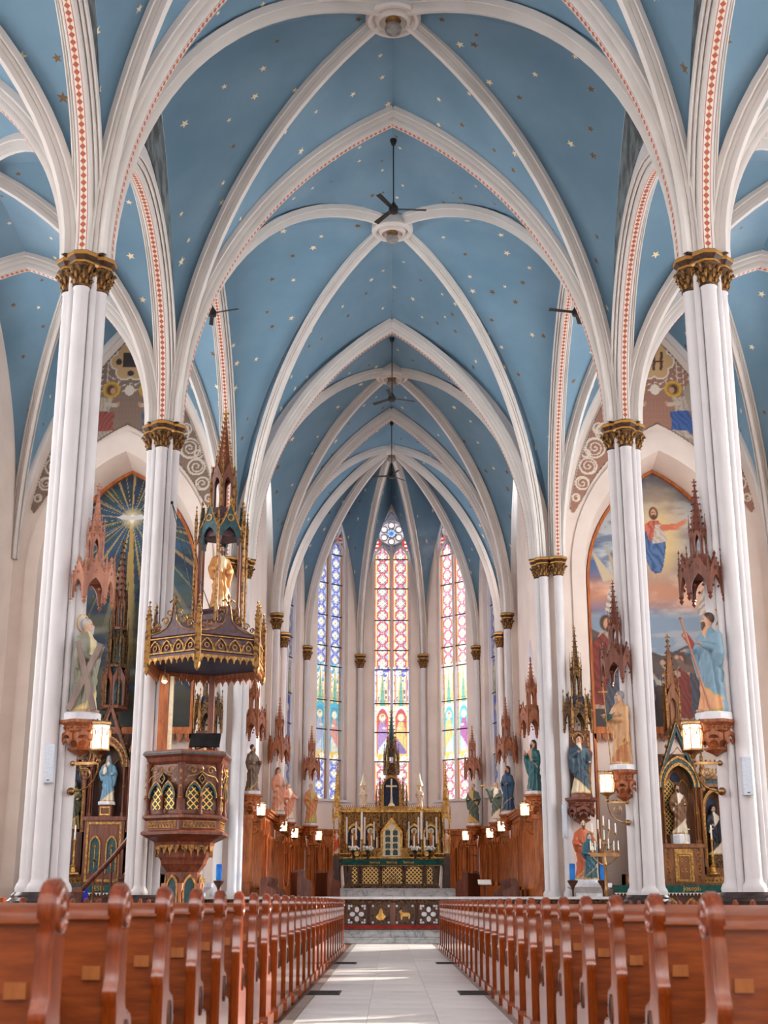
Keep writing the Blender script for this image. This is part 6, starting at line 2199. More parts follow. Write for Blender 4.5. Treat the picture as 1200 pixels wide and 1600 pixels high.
# ---- canopy
cn = thing('pulpit_canopy', 'gilded hexagonal sounding board with crocketed spire above the pulpit', 'canopy', (-4.1, 28.6, 0))
CR = 1.32
CA = CR * math.cos(PI / 6)
MB().lathe([(CR - .05, 5.86), (CR + .04, 5.88), (CR + .04, 5.93), (CR, 5.96), (CR - .02, 6.3), (CR + .03, 6.33), (CR + .03, 6.38), (CR - .1, 6.42), (.75, 6.7), (.6, 6.75)], 6, rot=HR).build('rim', 'plum_paint', cn, 20)
MB().lathe([(CR - .1, 5.83), (.01, 5.9)], 6, rot=HR).build('soffit', 'night_blue', cn, 20)
for fi, F in enumerate(face_frames(6, CA, PI / 6)):
    b = MB()
    b.M = F
    fringe(b, -CR / 2, CR / 2, 5.88, 9, .16, -.05, -.025)
    b.build('gilt_fringe', 'gold_matt', cn, 0)
    if fi in (1, 2, 3, 4):
        b = MB()
        b.M = F
        b.box(-CR / 2, CR / 2, -.03, .05, 5.74, 5.87)
        b.build('back_rail', 'wood_carved', cn, 0)
        b = MB()
        b.M = F
        fringe(b, -CR / 2, CR / 2, 5.74, 8, .16, -.03, .0)
        b.build('wood_fringe', 'wood_carved', cn, 0)
    g = MB()
    g.M = F
    w = CR * .48
    for k in range(4):
        cx = -w + w * (2 * k + 1) / 4
        g.ring(arch(w / 4, .27, 5, cx, 5.98), arch(w / 4 - .025, .235, 5, cx, 5.98), -.035, 0)
        g.ring([(cx + .06 * math.cos(q * PI / 4), 6.08 + .06 * math.sin(q * PI / 4)) for q in range(8)], [(cx + .04 * math.cos(q * PI / 4), 6.08 + .04 * math.sin(q * PI / 4)) for q in range(8)], -.03, 0, True)
    for k in range(3):
        cx = -w + w * (k + 1) / 2
        g.tube([(cx - w / 4, -.02, 6.24), (cx, -.02, 6.1), (cx + w / 4, -.02, 6.24)], .014, 5)
    g.box(-w, w, -.045, 0, 5.955, 5.98).box(-w, w, -.045, 0, 6.27, 6.295)
    g.build('gilt_tracery', 'gold_matt', cn, 0)
    # ogee gable with scrolls
    o = MB()
    o.M = F
    prof = [(-w, 6.38), (-w * .6, 6.42), (-w * .3, 6.5), (-w * .12, 6.65), (-.03, 6.95), (0, 7.0), (.03, 6.95), (w * .12, 6.65), (w * .3, 6.5), (w * .6, 6.42), (w, 6.38)]
    o.poly(prof, -.02, .03)
    o.build('ogee_gable', 'plum_paint', cn, 0)
    s_ = MB()
    s_.M = F
    s_.tube([(x, -.03, z) for x, z in prof], .014, 5)
    for sg in (-1, 1):
        for (cx, cz, r) in ((.24, 6.66, .1), (.42, 6.55, .08), (.56, 6.48, .06), (.14, 6.82, .07)):
            s_.tube([(sg * (cx + (r - r * .07 * q) * math.cos(q * .7)), 0, cz + (r - r * .07 * q) * math.sin(q * .7)) for q in range(12)], .016, 5)
    s_.bud(0, 0, 7.02, .05, .06)
    for sg in (-1, 1):
        s_.tube([(0, 0, 7.0), (sg * .07, 0, 7.1), (sg * .14, 0, 7.06)], .022, 5)
    s_.bud(0, 0, 7.16, .045, .09)
    s_.build('scroll_cresting', 'gilt_carved', cn, 20)
for k in range(6):
    a = HR + k * PI / 3
    x, y = (CR + .03) * math.cos(a), (CR + .03) * math.sin(a)
    b = MB()
    b.box(x - .06, x + .06, y - .06, y + .06, 5.7, 6.45)
    pinnacle(b, x, y, 6.4, .1, .75)
    b.lathe([(.005, 5.52), (.05, 5.58), (.07, 5.66), (.07, 5.7)], 6, x, y)
    b.build('corner_pinnacle', 'gilt_carved', cn, 20)
# ---- open statue house and spire
sx0 = .24
MB().lathe([(.6, 6.6), (.62, 6.7), (.5, 6.8), (.5, 6.92), (.56, 6.98), (.5, 7.04)], 6, sx0, 0, HR).build('statue_floor', 'plum_paint', cn, 20)
for k in range(6):
    a = HR + k * PI / 3
    x, y = sx0 + .5 * math.cos(a), .5 * math.sin(a)
    MB().lathe([(.055, 6.7), (.055, 7.05), (.035, 7.1), (.035, 8.52), (.06, 8.6), (.06, 8.66)], 8, x, y).build('post', 'wood_mahogany', cn, 30)
    x2, y2 = sx0 + .62 * math.cos(a), .62 * math.sin(a)
    b = MB().tube([(x2, y2, 6.6), (x2, y2, 8.7)], .03, 6)
    pinnacle(b, x2, y2, 8.65, .06, .75)
    b.tube([(x2, y2, 8.45), ((x + x2) / 2, (y + y2) / 2, 8.6), (x, y, 8.9)], .025, 5)
    b.build('outer_pinnacle', 'gilt_carved', cn, 20)
for F in face_frames(6, .5 * math.cos(PI / 6), PI / 6, (sx0, 0)):
    b = MB()
    b.M = F
    gable(b, .5, 8.5, 8.85, 9.45, .2, .34, 8.55, -.03, .03)
    b.build('gable', 'teal_paint', cn, 0)
    g = MB()
    g.M = F
    for s in (-1, 1):
        g.tube([(s * .25, -.035, 8.85), (s * .12, -.035, 9.12), (0, -.035, 9.46)], .018, 5)
        for q in range(4):
            g.bud(s * (.25 - .06 * q), -.03, 8.9 + .14 * q, .03)
    g.ring([(.09 * math.cos(q * PI / 4), 9.1 + .09 * math.sin(q * PI / 4)) for q in range(8)], [(.055 * math.cos(q * PI / 4), 9.1 + .055 * math.sin(q * PI / 4)) for q in range(8)], -.05, -.02, True)
    g.bud(0, -.03, 9.53, .04, .08)
    g.build('gable_gilding', 'gold_matt', cn, 20)
MB().lathe([(.42, 8.7), (.34, 9.2), (.28, 9.4)], 6, sx0, 0, HR).build('house_roof', 'plum_paint', cn, 20)
b = MB()
for F in face_frames(6, .24, PI / 6, (sx0, 0)):
    b.M = F
    gable(b, .28, 9.4, 10.1, 10.42, .08, .16, 9.95, -.02, .02, 3)
b.M = None
b.build('lancet_stage', 'wood_mahogany', cn, 0)
g = MB()
for k in range(6):
    a = HR + k * PI / 3
    pinnacle(g, sx0 + .3 * math.cos(a), .3 * math.sin(a), 9.4, .05, 1.0)
    pinnacle(g, sx0 + .2 * math.cos(a), .2 * math.sin(a), 10.1, .04, .55)
tag(g.build('spire_pinnacles', 'gilt_carved', cn, 0), kind='stuff')
sp, cr = MB(), MB()
crocket_spire(sp, cr, sx0, 0, 10.15, .2, 1.6, 6, 12, .042, HR)
sp.build('spire', 'wood_mahogany', cn, 20)
tag(cr.build('crockets', 'gold_matt', cn, 0), kind='stuff')
statue('statue of long-haired man in gold and cream robes inside the pulpit spire', (-3.86, 28.6, 7.04), R(30), 1.55,
    dict(robe=S(238, 214, 170), mantle=S(214, 150, 84), hair=S(84, 56, 42), hairstyle='long', beard=True, seed=31, armR=((.24, -.1, 1.0), (.1, -.3, .9))), .019, 'wood_mahogany', .08, .24)
# spot lamp under the canopy and stay rods
t = thing('spot_lamp', 'small bright spot lamp under the left corner of the pulpit canopy', 'lamp', (-4.95, 28.35, 5.5))
MB().lathe([(.03, .12), (.05, .1), (.065, 0), (.06, -.02)], 10).build('lamp_shell', 'brass', t, 30)
MB().lathe([(.055, -.02), (.05, -.05), (.02, -.07)], 10).build('bulb', 'spot_bulb', t, 30)
MB().tube([(0, 0, .1), (0, 0, .3)], .012, 5).build('stem', 'brass', t)
for lab, p in (('upper steel stay rod from the column to the pulpit canopy', (-3.9, 28.3, 6.75)), ('lower steel stay rod from the column to the pulpit canopy', (-4.15, 27.9, 6.5))):
    t = thing('stay_rod', lab, 'rod', (-5.1, 29.1, 9.72))
    MB().tube([(0, 0, 0), (p[0] + 5.1, p[1] - 29.1, p[2] - 9.72)], .011, 5).build('rod', 'steel_cable', t)
    MB().lathe([(.03, -.03), (.03, .03)], 8).build('eye_bolt', 'iron', t)
# lectern desk on the pulpit
t = thing('book_rest', 'black slanted book rest on the pulpit edge', 'lectern', (-4.0, 28.15, 3.95))
MB().add([(-.32, -.1, .1), (.32, -.1, .1), (.32, .14, .4), (-.32, .14, .4), (-.32, -.07, .08), (.32, -.07, .08), (.32, .17, .38), (-.32, .17, .38)], [(0, 1, 2, 3), (4, 7, 6, 5), (0, 4, 5, 1), (1, 5, 6, 2), (2, 6, 7, 3), (3, 7, 4, 0)]).build('desk', 'iron', t, 0)
b = MB().tube([(-.2, 0, 0), (-.2, .02, .2)], .015, 5).tube([(.2, 0, 0), (.2, .02, .2)], .015, 5).tube([(-.2, 0, .04), (0, 0, .1), (.2, 0, .04)], .012, 5)
b.build('desk_bracket', 'iron', t)
# ---- pulpit stair
t = thing('pulpit_stair', 'curving dark wooden pulpit stair with turned balusters behind the column', 'stair', (0, 0, 0))
path = [(-7.15 + 2.0 * (k / 10) ** .9, 31.6 - 1.5 * (k / 10) ** 1.6, .29 + .2 * k) for k in range(11)]
for k in range(10):
    x, y, z = path[k]
    MB().box(x - .14, x + .26, y - .32, y + .5, z + .12, z + .17).build('tread', 'wood_dark', t)
    MB().box(x + .2, x + .24, y - .3, y + .48, z, z + .32).build('riser', 'wood_dark', t)
    MB().lathe([(.03, z + .17), (.03, z + .25), (.018, z + .3), (.03, z + .55), (.018, z + .8), (.025, z + .92)], 8, x + .05, y - .3).build('baluster', 'wood_mahogany', t, 30)
MB().tube([(-7.2, 31.3, .9), (-7.17, 31.28, 1.1)] + [(x, y - .3, z + .92) for x, y, z in path[1:]], .055, 8).build('handrail', 'wood_mahogany', t, 40)
vs = [(x, y - .3, z - .08) for x, y, z in path] + [(x, y - .3, z + .2) for x, y, z in path] + [(x, y - .25, z - .08) for x, y, z in path] + [(x, y - .25, z + .2) for x, y, z in path]
n = 11
MB().add(vs, [q for k in range(n - 1) for q in ((k, k + 1, n + k + 1, n + k), (2 * n + k, 3 * n + k, 3 * n + k + 1, 2 * n + k + 1), (n + k, n + k + 1, 3 * n + k + 1, 3 * n + k), (k, 2 * n + k, 2 * n + k + 1, k + 1))]).build('stringer', 'wood_dark', t, 0)
b = MB().box(-7.3, -7.1, 31.2, 31.4, .29, 1.12).wedge(-7.34, -7.06, 31.16, 31.44, 1.12, 1.24, .6)
b.build('newel', 'wood_mahogany', t)
t = thing('draped_chair', 'small chair draped in bright blue cloth near the stair foot', 'chair', (-7.75, 33.6, .29))
MB().box(-.22, .22, -.22, .22, .4, .46).box(-.22, .22, .18, .22, .4, .95).build('drape', 'blue_cloth', t)
for a, c in ((-1, -1), (-1, 1), (1, -1), (1, 1)):
    MB().box(a * .2 - .02, a * .2 + .02, c * .2 - .02, c * .2 + .02, 0, .4).build('leg', 'wood_dark', t)
# ================================================================ HIGH ALTAR
HX, HY = -.03, 50.35
tb = thing('altar_table', 'high altar table with gilt lattice front on a marble step', 'altar', (HX, HY, 1.385))
MB().box(-1.72, 1.72, .04, .9, 0, .92).build('altar_body', 'wood_dark', tb)
MB().box(-1.8, 1.8, -.04, .95, .92, 1.0).build('table_top', 'wood_dark', tb)
MB().box(-1.76, 1.76, -.03, .9, 0, .1).build('altar_base', 'gilt_dark', tb)
for cx, w in ((-1.36, .2), (-.78, .58), (.02, .72), (.82, .58), (1.4, .2)):
    I = [(cx - w / 2, .17)] + arch(w / 2, .16, 5, cx, .62) + [(cx + w / 2, .17)]
    p = MB()
    p.poly(I, .0, .045)
    p.uv = [(x, z) for x, z in I] * 2
    p.build('lattice_panel', 'gilt_lattice', tb, 0)
    O = [(cx - w / 2 - .035, .14)] + arch(w / 2 + .035, .2, 5, cx, .62) + [(cx + w / 2 + .035, .14)]
    MB().ring(O, I, -.02, .045).build('panel_frame', 'gilt_dark', tb)
g = MB()
for q in range(7):
    a = PI * q / 6
    g.tube([(.02, -.015, .2), (.02 + .2 * math.cos(a), -.015, .2 + .22 * math.sin(a))], .018, 4)
    g.bud(.02 + .24 * math.cos(a), -.01, .22 + .24 * math.sin(a), .03)
g.build('gilt_rays', 'gilt_carved', tb, 0)
for cx in (-1.62, -1.16, -.41, .44, 1.2, 1.64):
    MB().lathe([(.05, .1), (.05, .16), (.03, .2), (.03, .7), (.05, .76), (.06, .86)], 8, cx, -.0).build('colonnette', 'gilt_dark', tb, 30)
    MB().ball(cx, -.05, .14, .03, 8, 5).build('gilt_knob', 'gold', tb, 40)
cl = thing('altar_cloth', 'dark green altar cloth with gold lettering over white linen on the high altar', 'altar cloth', (HX, HY, 2.385))
MB().box(-1.86, 1.86, -.06, .94, .0, .03).box(-1.86, 1.86, -.075, -.055, -.17, .03).build('green_cloth', 'green_cloth', cl)
b = MB()
for s in (-1, 1):
    b.add([(s * 1.86, -.07, .03), (s * 1.9, -.07, -.17), (s * 1.96, .3, -.22), (s * 1.88, .94, .03)], [(0, 1, 2, 3)])
b.build('cloth_corner', 'green_cloth', cl, 0)
b = MB()
fringe(b, -1.86, 1.86, -.165, 62, .06, -.072, -.058)
tag(b.build('gold_fringe', 'gold_matt', cl, 0), kind='stuff')
for s in (-1, 1):
    MB().add([(s * 1.84, -.04, -.1), (s * 1.9, .3, -.05), (s * 1.86, .3, -.98), (s * 1.76, -.02, -.98), (s * 1.79, -.05, -.1), (s * 1.72, -.03, -.98)], [(0, 1, 2, 3), (4, 0, 3, 5)]).build('linen_fall', 'white_cloth', cl, 0)
for x in (-.62, 0, .62):
    text('lettering', 'Sanctus', .13, 'gold', cl, (x, -.08, -.11))

rd = thing('reredos', 'gilded gothic reredos with niches and a tall central spire behind the high altar', 'reredos', (HX, HY + 1.25, 0))
Z0 = 1.385
MB().box(-2.1, 2.1, 0, .5, Z0, 2.5).build('reredos_base', 'wood_dark', rd)
MB().box(-2.02, 2.02, .12, .5, 2.5, 4.22).build('back_wall', 'gilt_carved', rd)
for k in range(7):
    xx = -.3 + k * .1
    MB().lathe([(.018, 3.75), (.012, 3.8), (.012, 4.08), (.018, 4.18)], 6, xx, .1).build('spindle', 'teal_paint' if k % 2 else 'gold', rd)
MB().box(-1.95, 1.95, -.5, .12, 2.4, 2.52).box(-1.95, 1.95, -.2, .12, 2.52, 2.68).build('gradine', 'gilt_dark', rd)
MB().box(-1.95, 1.95, -.51, -.5, 2.48, 2.52).box(-1.95, 1.95, -.21, -.2, 2.64, 2.68).build('gradine_line', 'gold', rd)
for cx in (-1.42, -.8, .86, 1.5):
    a = .24
    I = [(cx - a, 2.68)] + arch(a, .34, 6, cx, 3.35) + [(cx + a, 2.68)]
    O = [(cx - a - .06, 2.68)] + arch(a + .06, .44, 6, cx, 3.35) + [(cx + a + .06, 2.68)]
    MB().poly(I, .08, .13).build('niche_back', 'night_blue', rd, 0)
    MB().ring(O, I, -.04, .13).build('niche_arch', 'gold', rd, 0)
    MB().box(cx - .2, cx + .2, -.1, .12, 2.68, 2.78).build('niche_floor', 'gold_matt', rd)
    g = MB()
    for k in range(5):
        xx = cx - .24 + k * .12
        g.ring([(xx - .05, 3.86)] + arch(.05, .1, 3, xx, 4.05) + [(xx + .05, 3.86)], [(xx - .03, 3.86)] + arch(.03, .07, 3, xx, 4.05) + [(xx + .03, 3.86)], .06, .13)
    g.build('blind_tracery', 'gold_matt', rd, 0)
for cx in (-1.78, -1.11, -.46, .52, 1.18, 1.83):
    MB().lathe([(.06, 2.68), (.06, 2.76), (.03, 2.8), (.03, 3.4), (.05, 3.46), (.03, 3.5), (.03, 4.15), (.06, 4.22)], 8, cx, .04).build('gilt_shaft', 'gold', rd, 30)
    MB().lathe([(.02, 2.7), (.02, 4.15)], 6, cx + .08, .08).build('blue_shaft', 'teal_paint', rd, 30)
MB().box(-2.0, 2.0, -.02, .5, 4.2, 4.28).box(-2.02, 2.02, -.06, .5, 4.28, 4.33).build('top_cornice', 'gold', rd)
g = MB()
for k in range(50):
    x = -1.96 + k * .08
    g.ring(arch(.04, .09, 3, x, 4.33), arch(.022, .06, 3, x, 4.33), -.05, -.02)
    g.bud(x, -.035, 4.44, .018, .03)
tag(g.build('cresting', 'gold_matt', rd, 0), kind='stuff')
# corner towers
for s in (-1, 1):
    x = s * 2.08
    b = MB().box(x - .12, x + .12, -.1, .14, Z0, 2.6)
    b.build('tower_base', 'wood_dark', rd)
    b = MB()
    for dx, dy in ((-.12, -.08), (.12, -.08), (-.12, .16), (.12, .16)):
        b.lathe([(.03, 2.6), (.022, 2.66), (.022, 3.9), (.03, 3.98)], 6, x + dx, dy)
    b.build('tower_shafts', 'gold', rd, 30)
    b = MB()
    for F in face_frames(4, .14, 0, (x, .04)):
        b.M = F
        gable(b, .3, 3.8, 4.0, 4.35, .1, .2, 3.85, -.02, .02, 4)
        gable(b, .2, 4.4, 4.75, 5.0, .06, .14, 4.6, .03, .06, 3)
    b.M = None
    b.lathe([(.09, 4.0), (.09, 4.95)], 4, x, .04, PI / 4)
    b.build('tower_gables', 'gold', rd, 0)
    sp, cr = MB(), MB()
    crocket_spire(sp, cr, x, .04, 4.95, .1, 1.05, 4, 9, .028, PI / 4)
    for dx, dy in ((-.15, -.12), (.15, -.12)):
        pinnacle(cr, x + dx, dy, 3.95, .05, .6)
    sp.build('tower_spire', 'gold', rd, 0)
    tag(cr.build('tower_crockets', 'gold_matt', rd, 0), kind='stuff')
# tabernacle door with gable
MB().box(-.36, .36, -.32, .1, 2.52, 3.4).build('tabernacle', 'wood_altar', rd)
I = [(-.33, 2.55), (-.33, 3.42), (0, 3.82), (.33, 3.42), (.33, 2.55)]
O = [(-.4, 2.52), (-.42, 3.45), (0, 3.98), (.42, 3.45), (.4, 2.52)]
MB().poly(I, -.36, -.3).build('tabernacle_door', 'ivory_gilt', rd, 0)
MB().ring(O, I, -.4, -.28).build('tabernacle_gable', 'gold', rd, 0)
for s in (-1, 1):
    for k in range(4):
        z = 2.6 + k * .24
        MB().poly([(s * .14 - .09, z), (s * .14 + .09, z), (s * .14 + .09, z + .17), (s * .14, z + .22), (s * .14 - .09, z + .17)], -.37, -.355).build('door_pane', 'teal_paint', rd, 0)
        MB().ring([(s * .14 + .05 * math.cos(q * PI / 3), z + .22 + .05 * math.sin(q * PI / 3)) for q in range(6)], [(s * .14 + .03 * math.cos(q * PI / 3), z + .22 + .03 * math.sin(q * PI / 3)) for q in range(6)], -.385, -.36, True).build('door_boss', 'gold', rd, 0)
    MB().box(s * .52 - .15, s * .52 + .15, -.42, .0, 2.4, 2.74).box(s * .52 - .18, s * .52 + .18, -.45, .0, 2.74, 2.86).build('side_plinth', 'gold_matt', rd)
    b = MB().lathe([(.07, 2.86), (.05, 2.92), (.05, 3.5), (.08, 3.6)], 8, s * .5, -.2)
    pinnacle(b, s * .5, -.2, 3.6, .12, .6)
    b.build('side_shaft', 'gilt_carved', rd, 20)
    MB().box(s * .42 - .04, s * .42 + .04, -.1, -.06, 2.9, 3.6).build('red_strip', 'red_cloth', rd)
# central throne niche
MB().box(-.62, .62, -.1, .4, 4.3, 4.42).build('throne_base', 'gold_matt', rd)
a = .29
I = [(-a, 4.42)] + arch(a, .36, 6, 0, 5.15) + [(a, 4.42)]
O = [(-a - .1, 4.42)] + [(-a - .1 + (a + .1) * k / 6, 5.2 + .62 * k / 6) for k in range(7)] + [((a + .1) * k / 6, 5.82 - .62 * k / 6) for k in range(1, 7)] + [(a + .1, 4.42)]
MB().poly(I, .2, .26).build('throne_back', 'night_blue', rd, 0)
MB().ring(O, I, -.06, .3).build('throne_arch', 'gold_matt', rd, 0)
g = MB()
for s in (-1, 1):
    pinnacle(g, s * .44, .0, 4.42, .11, 1.1)
    pinnacle(g, s * .58, .02, 4.4, .08, .8)
    for k in range(6):
        g.bud(s * (.4 - .065 * k), -.04, 5.24 + .1 * k, .03)
tag(g.build('throne_pinnacles', 'gilt_carved', rd, 0), kind='stuff')
b = MB()
b.lathe([(.3, 5.6), (.33, 5.75), (.26, 5.85), (.24, 6.05)], 6, 0, .12)
for F in face_frames(6, .2, 0, (0, .12)):
    b.M = F
    gable(b, .23, 6.0, 6.5, 6.8, .07, .2, 6.3, -.02, .02, 3)
b.M = None
b.build('tower_stage', 'gilt_dark', rd, 0)
g = MB()
for k in range(6):
    q = k * PI / 3
    pinnacle(g, .28 * math.cos(q), .12 + .28 * math.sin(q), 5.8, .06, 1.0)
    pinnacle(g, .16 * math.cos(q), .12 + .16 * math.sin(q), 6.6, .04, .6)
tag(g.build('tower_pinnacles', 'gilt_carved', rd, 0), kind='stuff')
MB().lathe([(.16, 6.3), (.14, 7.0)], 6, 0, .12).build('tower_core', 'teal_paint', rd, 0)
sp, cr = MB(), MB()
crocket_spire(sp, cr, 0, .12, 6.75, .17, 1.3, 6, 8, .04)
sp.build('central_spire', 'teal_paint', rd, 0)
tag(cr.build('central_crockets', 'gilt_carved', rd, 0), kind='stuff')
# crucifix in the throne
t = thing('altar_crucifix', 'pale gold crucifix standing in the blue niche above the tabernacle', 'crucifix', (HX, HY + 1.2, 4.42))
MB().lathe([(.14, 0), (.13, .04), (.06, .12), (.035, .3), (.05, .34)], 8).build('foot', 'ivory_gilt', t, 30)
b = MB().box(-.03, .03, -.02, .02, .32, .98).box(-.17, .17, -.02, .02, .72, .78)
for x, z in ((-.18, .75), (.18, .75), (0, 1.0)):
    b.bud(x, 0, z, .045)
b.build('cross', 'ivory_gilt', t, 20)
b = MB().tube([(0, -.035, .42), (0, -.04, .55), (0, -.04, .7), (0, -.04, .76)], [.012, .022, .03, .02], 6).tube([(-.13, -.035, .76), (0, -.035, .7), (.13, -.035, .76)], .011, 5).ball(0, -.045, .8, .026, 8, 6)
b.build('corpus', 'ivory_gilt', t, 40)
# figures of the reredos
fs = dict(robe=S(206, 150, 70), mantle=S(178, 118, 52), hair=S(110, 74, 44), skin=S(222, 180, 140))
names = ('far left', 'inner left', 'inner right', 'far right')
for k, cx in enumerate((-1.42, -.8, .86, 1.5)):
    t, kk, bh = statue('small gilded figure in the %s niche of the reredos' % names[k], (HX + cx, HY + 1.22, 2.78), 0, .78, dict(fs, seed=40 + k, hairstyle='long', beard=k % 2 == 0), .035, 'gold_matt', .05, .12, name='niche_figure')
    MB().lathe([(.13, 0), (.13, .02)], 14).M
    d = MB().lathe([(.12, -.012), (.12, .012)], 14)
    o = link('halo_disc', d.mesh('halo_disc', 'ivory_gilt', 30), t, (0, .06, .72))
    o.rotation_euler = (PI / 2, 0, 0)
for s, nm in ((-1, 'left'), (1, 'right')):
    t, kk, bh = statue('ivory figure on top of the reredos, %s of the throne' % nm, (HX + s * 1.08, HY + 1.4, 4.33), 0, .85, dict(robe=S(232, 212, 186), mantle=S(222, 196, 168), hair=S(206, 176, 140), hairstyle='veil', seed=50 + s), .035, 'gold_matt', .06, .13, name='reredos_figure')
    b = MB().lathe([(.13, .86), (.14, .9), (.06, 1.1), (.01, 1.34)], 6)
    b.build('pointed_hood', 'ivory_gilt', t, 20)
    MB().box(-.1, .1, .1, .14, .0, .9).build('back_slab', 'ivory_gilt', t)
    t, kk, bh = statue('small painted angel in the %s corner tower of the reredos' % nm, (HX + s * 2.08, HY + 1.26, 2.6), 0, .95, dict(robe=S(232, 200, 170), mantle=S(214, 90, 60) if s < 0 else S(226, 170, 120), hair=S(170, 110, 60), hairstyle='long', seed=60 + s), .035, 'gold_matt', .06, .11, name='tower_figure')
# candles, flowers
def candlestick(lab, x, y, z, hc, ht, r=.03):
    t = thing('altar_candlestick', lab, 'candlestick', (HX + x, HY + y, z), 0, 'candlesticks on the high altar')
    MB().lathe([(.09, 0), (.09, .02), (.04, .05), (.022, .1), (.035, .16), (.02, .2), (.02, hc - .08), (.045, hc - .03), (.05, hc)], 8).build('stick', 'gold', t, 30)
    MB().lathe([(r, hc), (r, ht), (.004, ht + .02)], 8).build('candle', 'candle_wax', t, 30)
dist = ('nearest the tabernacle', 'second from the tabernacle', 'third from the tabernacle', 'outermost')
for s, nm in ((-1, 'left'), (1, 'right')):
    for k, x in enumerate((.66, 1.02, 1.34, 1.7)):
        candlestick('tall white altar candle, %s side, %s' % (nm, dist[k]), s * x, 1.13, 2.68, .5 if k in (0, 2) else .35, 1.32 if k in (1, 3) else 1.15, .034)
    for k, x in enumerate((.6, .8, 1.2, 1.52)):
        candlestick('short white altar candle, %s side, %s' % (nm, dist[k]), s * x + .05, .84, 2.52, .22, .72 + .06 * (k % 2), .026)
    candlestick('tallest candle on gilt pole, %s side of the high altar' % nm, s * 1.12, .66, 2.415, .75, 1.75, .04)
    for k, x in enumerate((.88, 1.42)):
        t = thing('flower_vase', 'vase of white flowers, %s of the tabernacle, %s' % (nm, ('closer in', 'farther out')[k]), 'flowers', (HX + s * x, HY + .55, 2.415))
        MB().lathe([(.05, 0), (.06, .03), (.04, .1), (.06, .2), (.07, .24)], 10).build('vase', 'gilt_dark', t, 30)
        f = MB()
        for q in range(16):
            an, rr = q * 2.4, .03 + .012 * q
            f.ball(rr * math.cos(an), .7 * rr * math.sin(an), .42 + .05 * math.sin(q * 1.7), .05, 6, 4)
        tag(f.build('blossoms', 'white_flower', t, 60), kind='stuff')
        f = MB()
        for q in range(9):
            an = q * .7
            f.tube([(0, 0, .2), (.1 * math.cos(an), .08 * math.sin(an), .36)], [.012, .03], 4)
        tag(f.build('foliage', 'leaf_green', t, 0), kind='stuff')
for s, nm in ((-1, 'left'), (1, 'right')):
    t = thing('reliquary', 'small round gilt reliquary on the high altar, %s side' % nm, 'reliquary', (HX + s * 1.3, HY + .42, 2.415))
    MB().lathe([(.07, 0), (.06, .02), (.015, .05), (.015, .12), (.03, .14)], 8).build('foot', 'gold', t, 30)
    o = link('disc', MB().lathe([(.085, -.02), (.095, 0), (.085, .02)], 14).mesh('disc', 'gold', 30), t, (0, 0, .22))
    o.rotation_euler = (PI / 2, 0, 0)

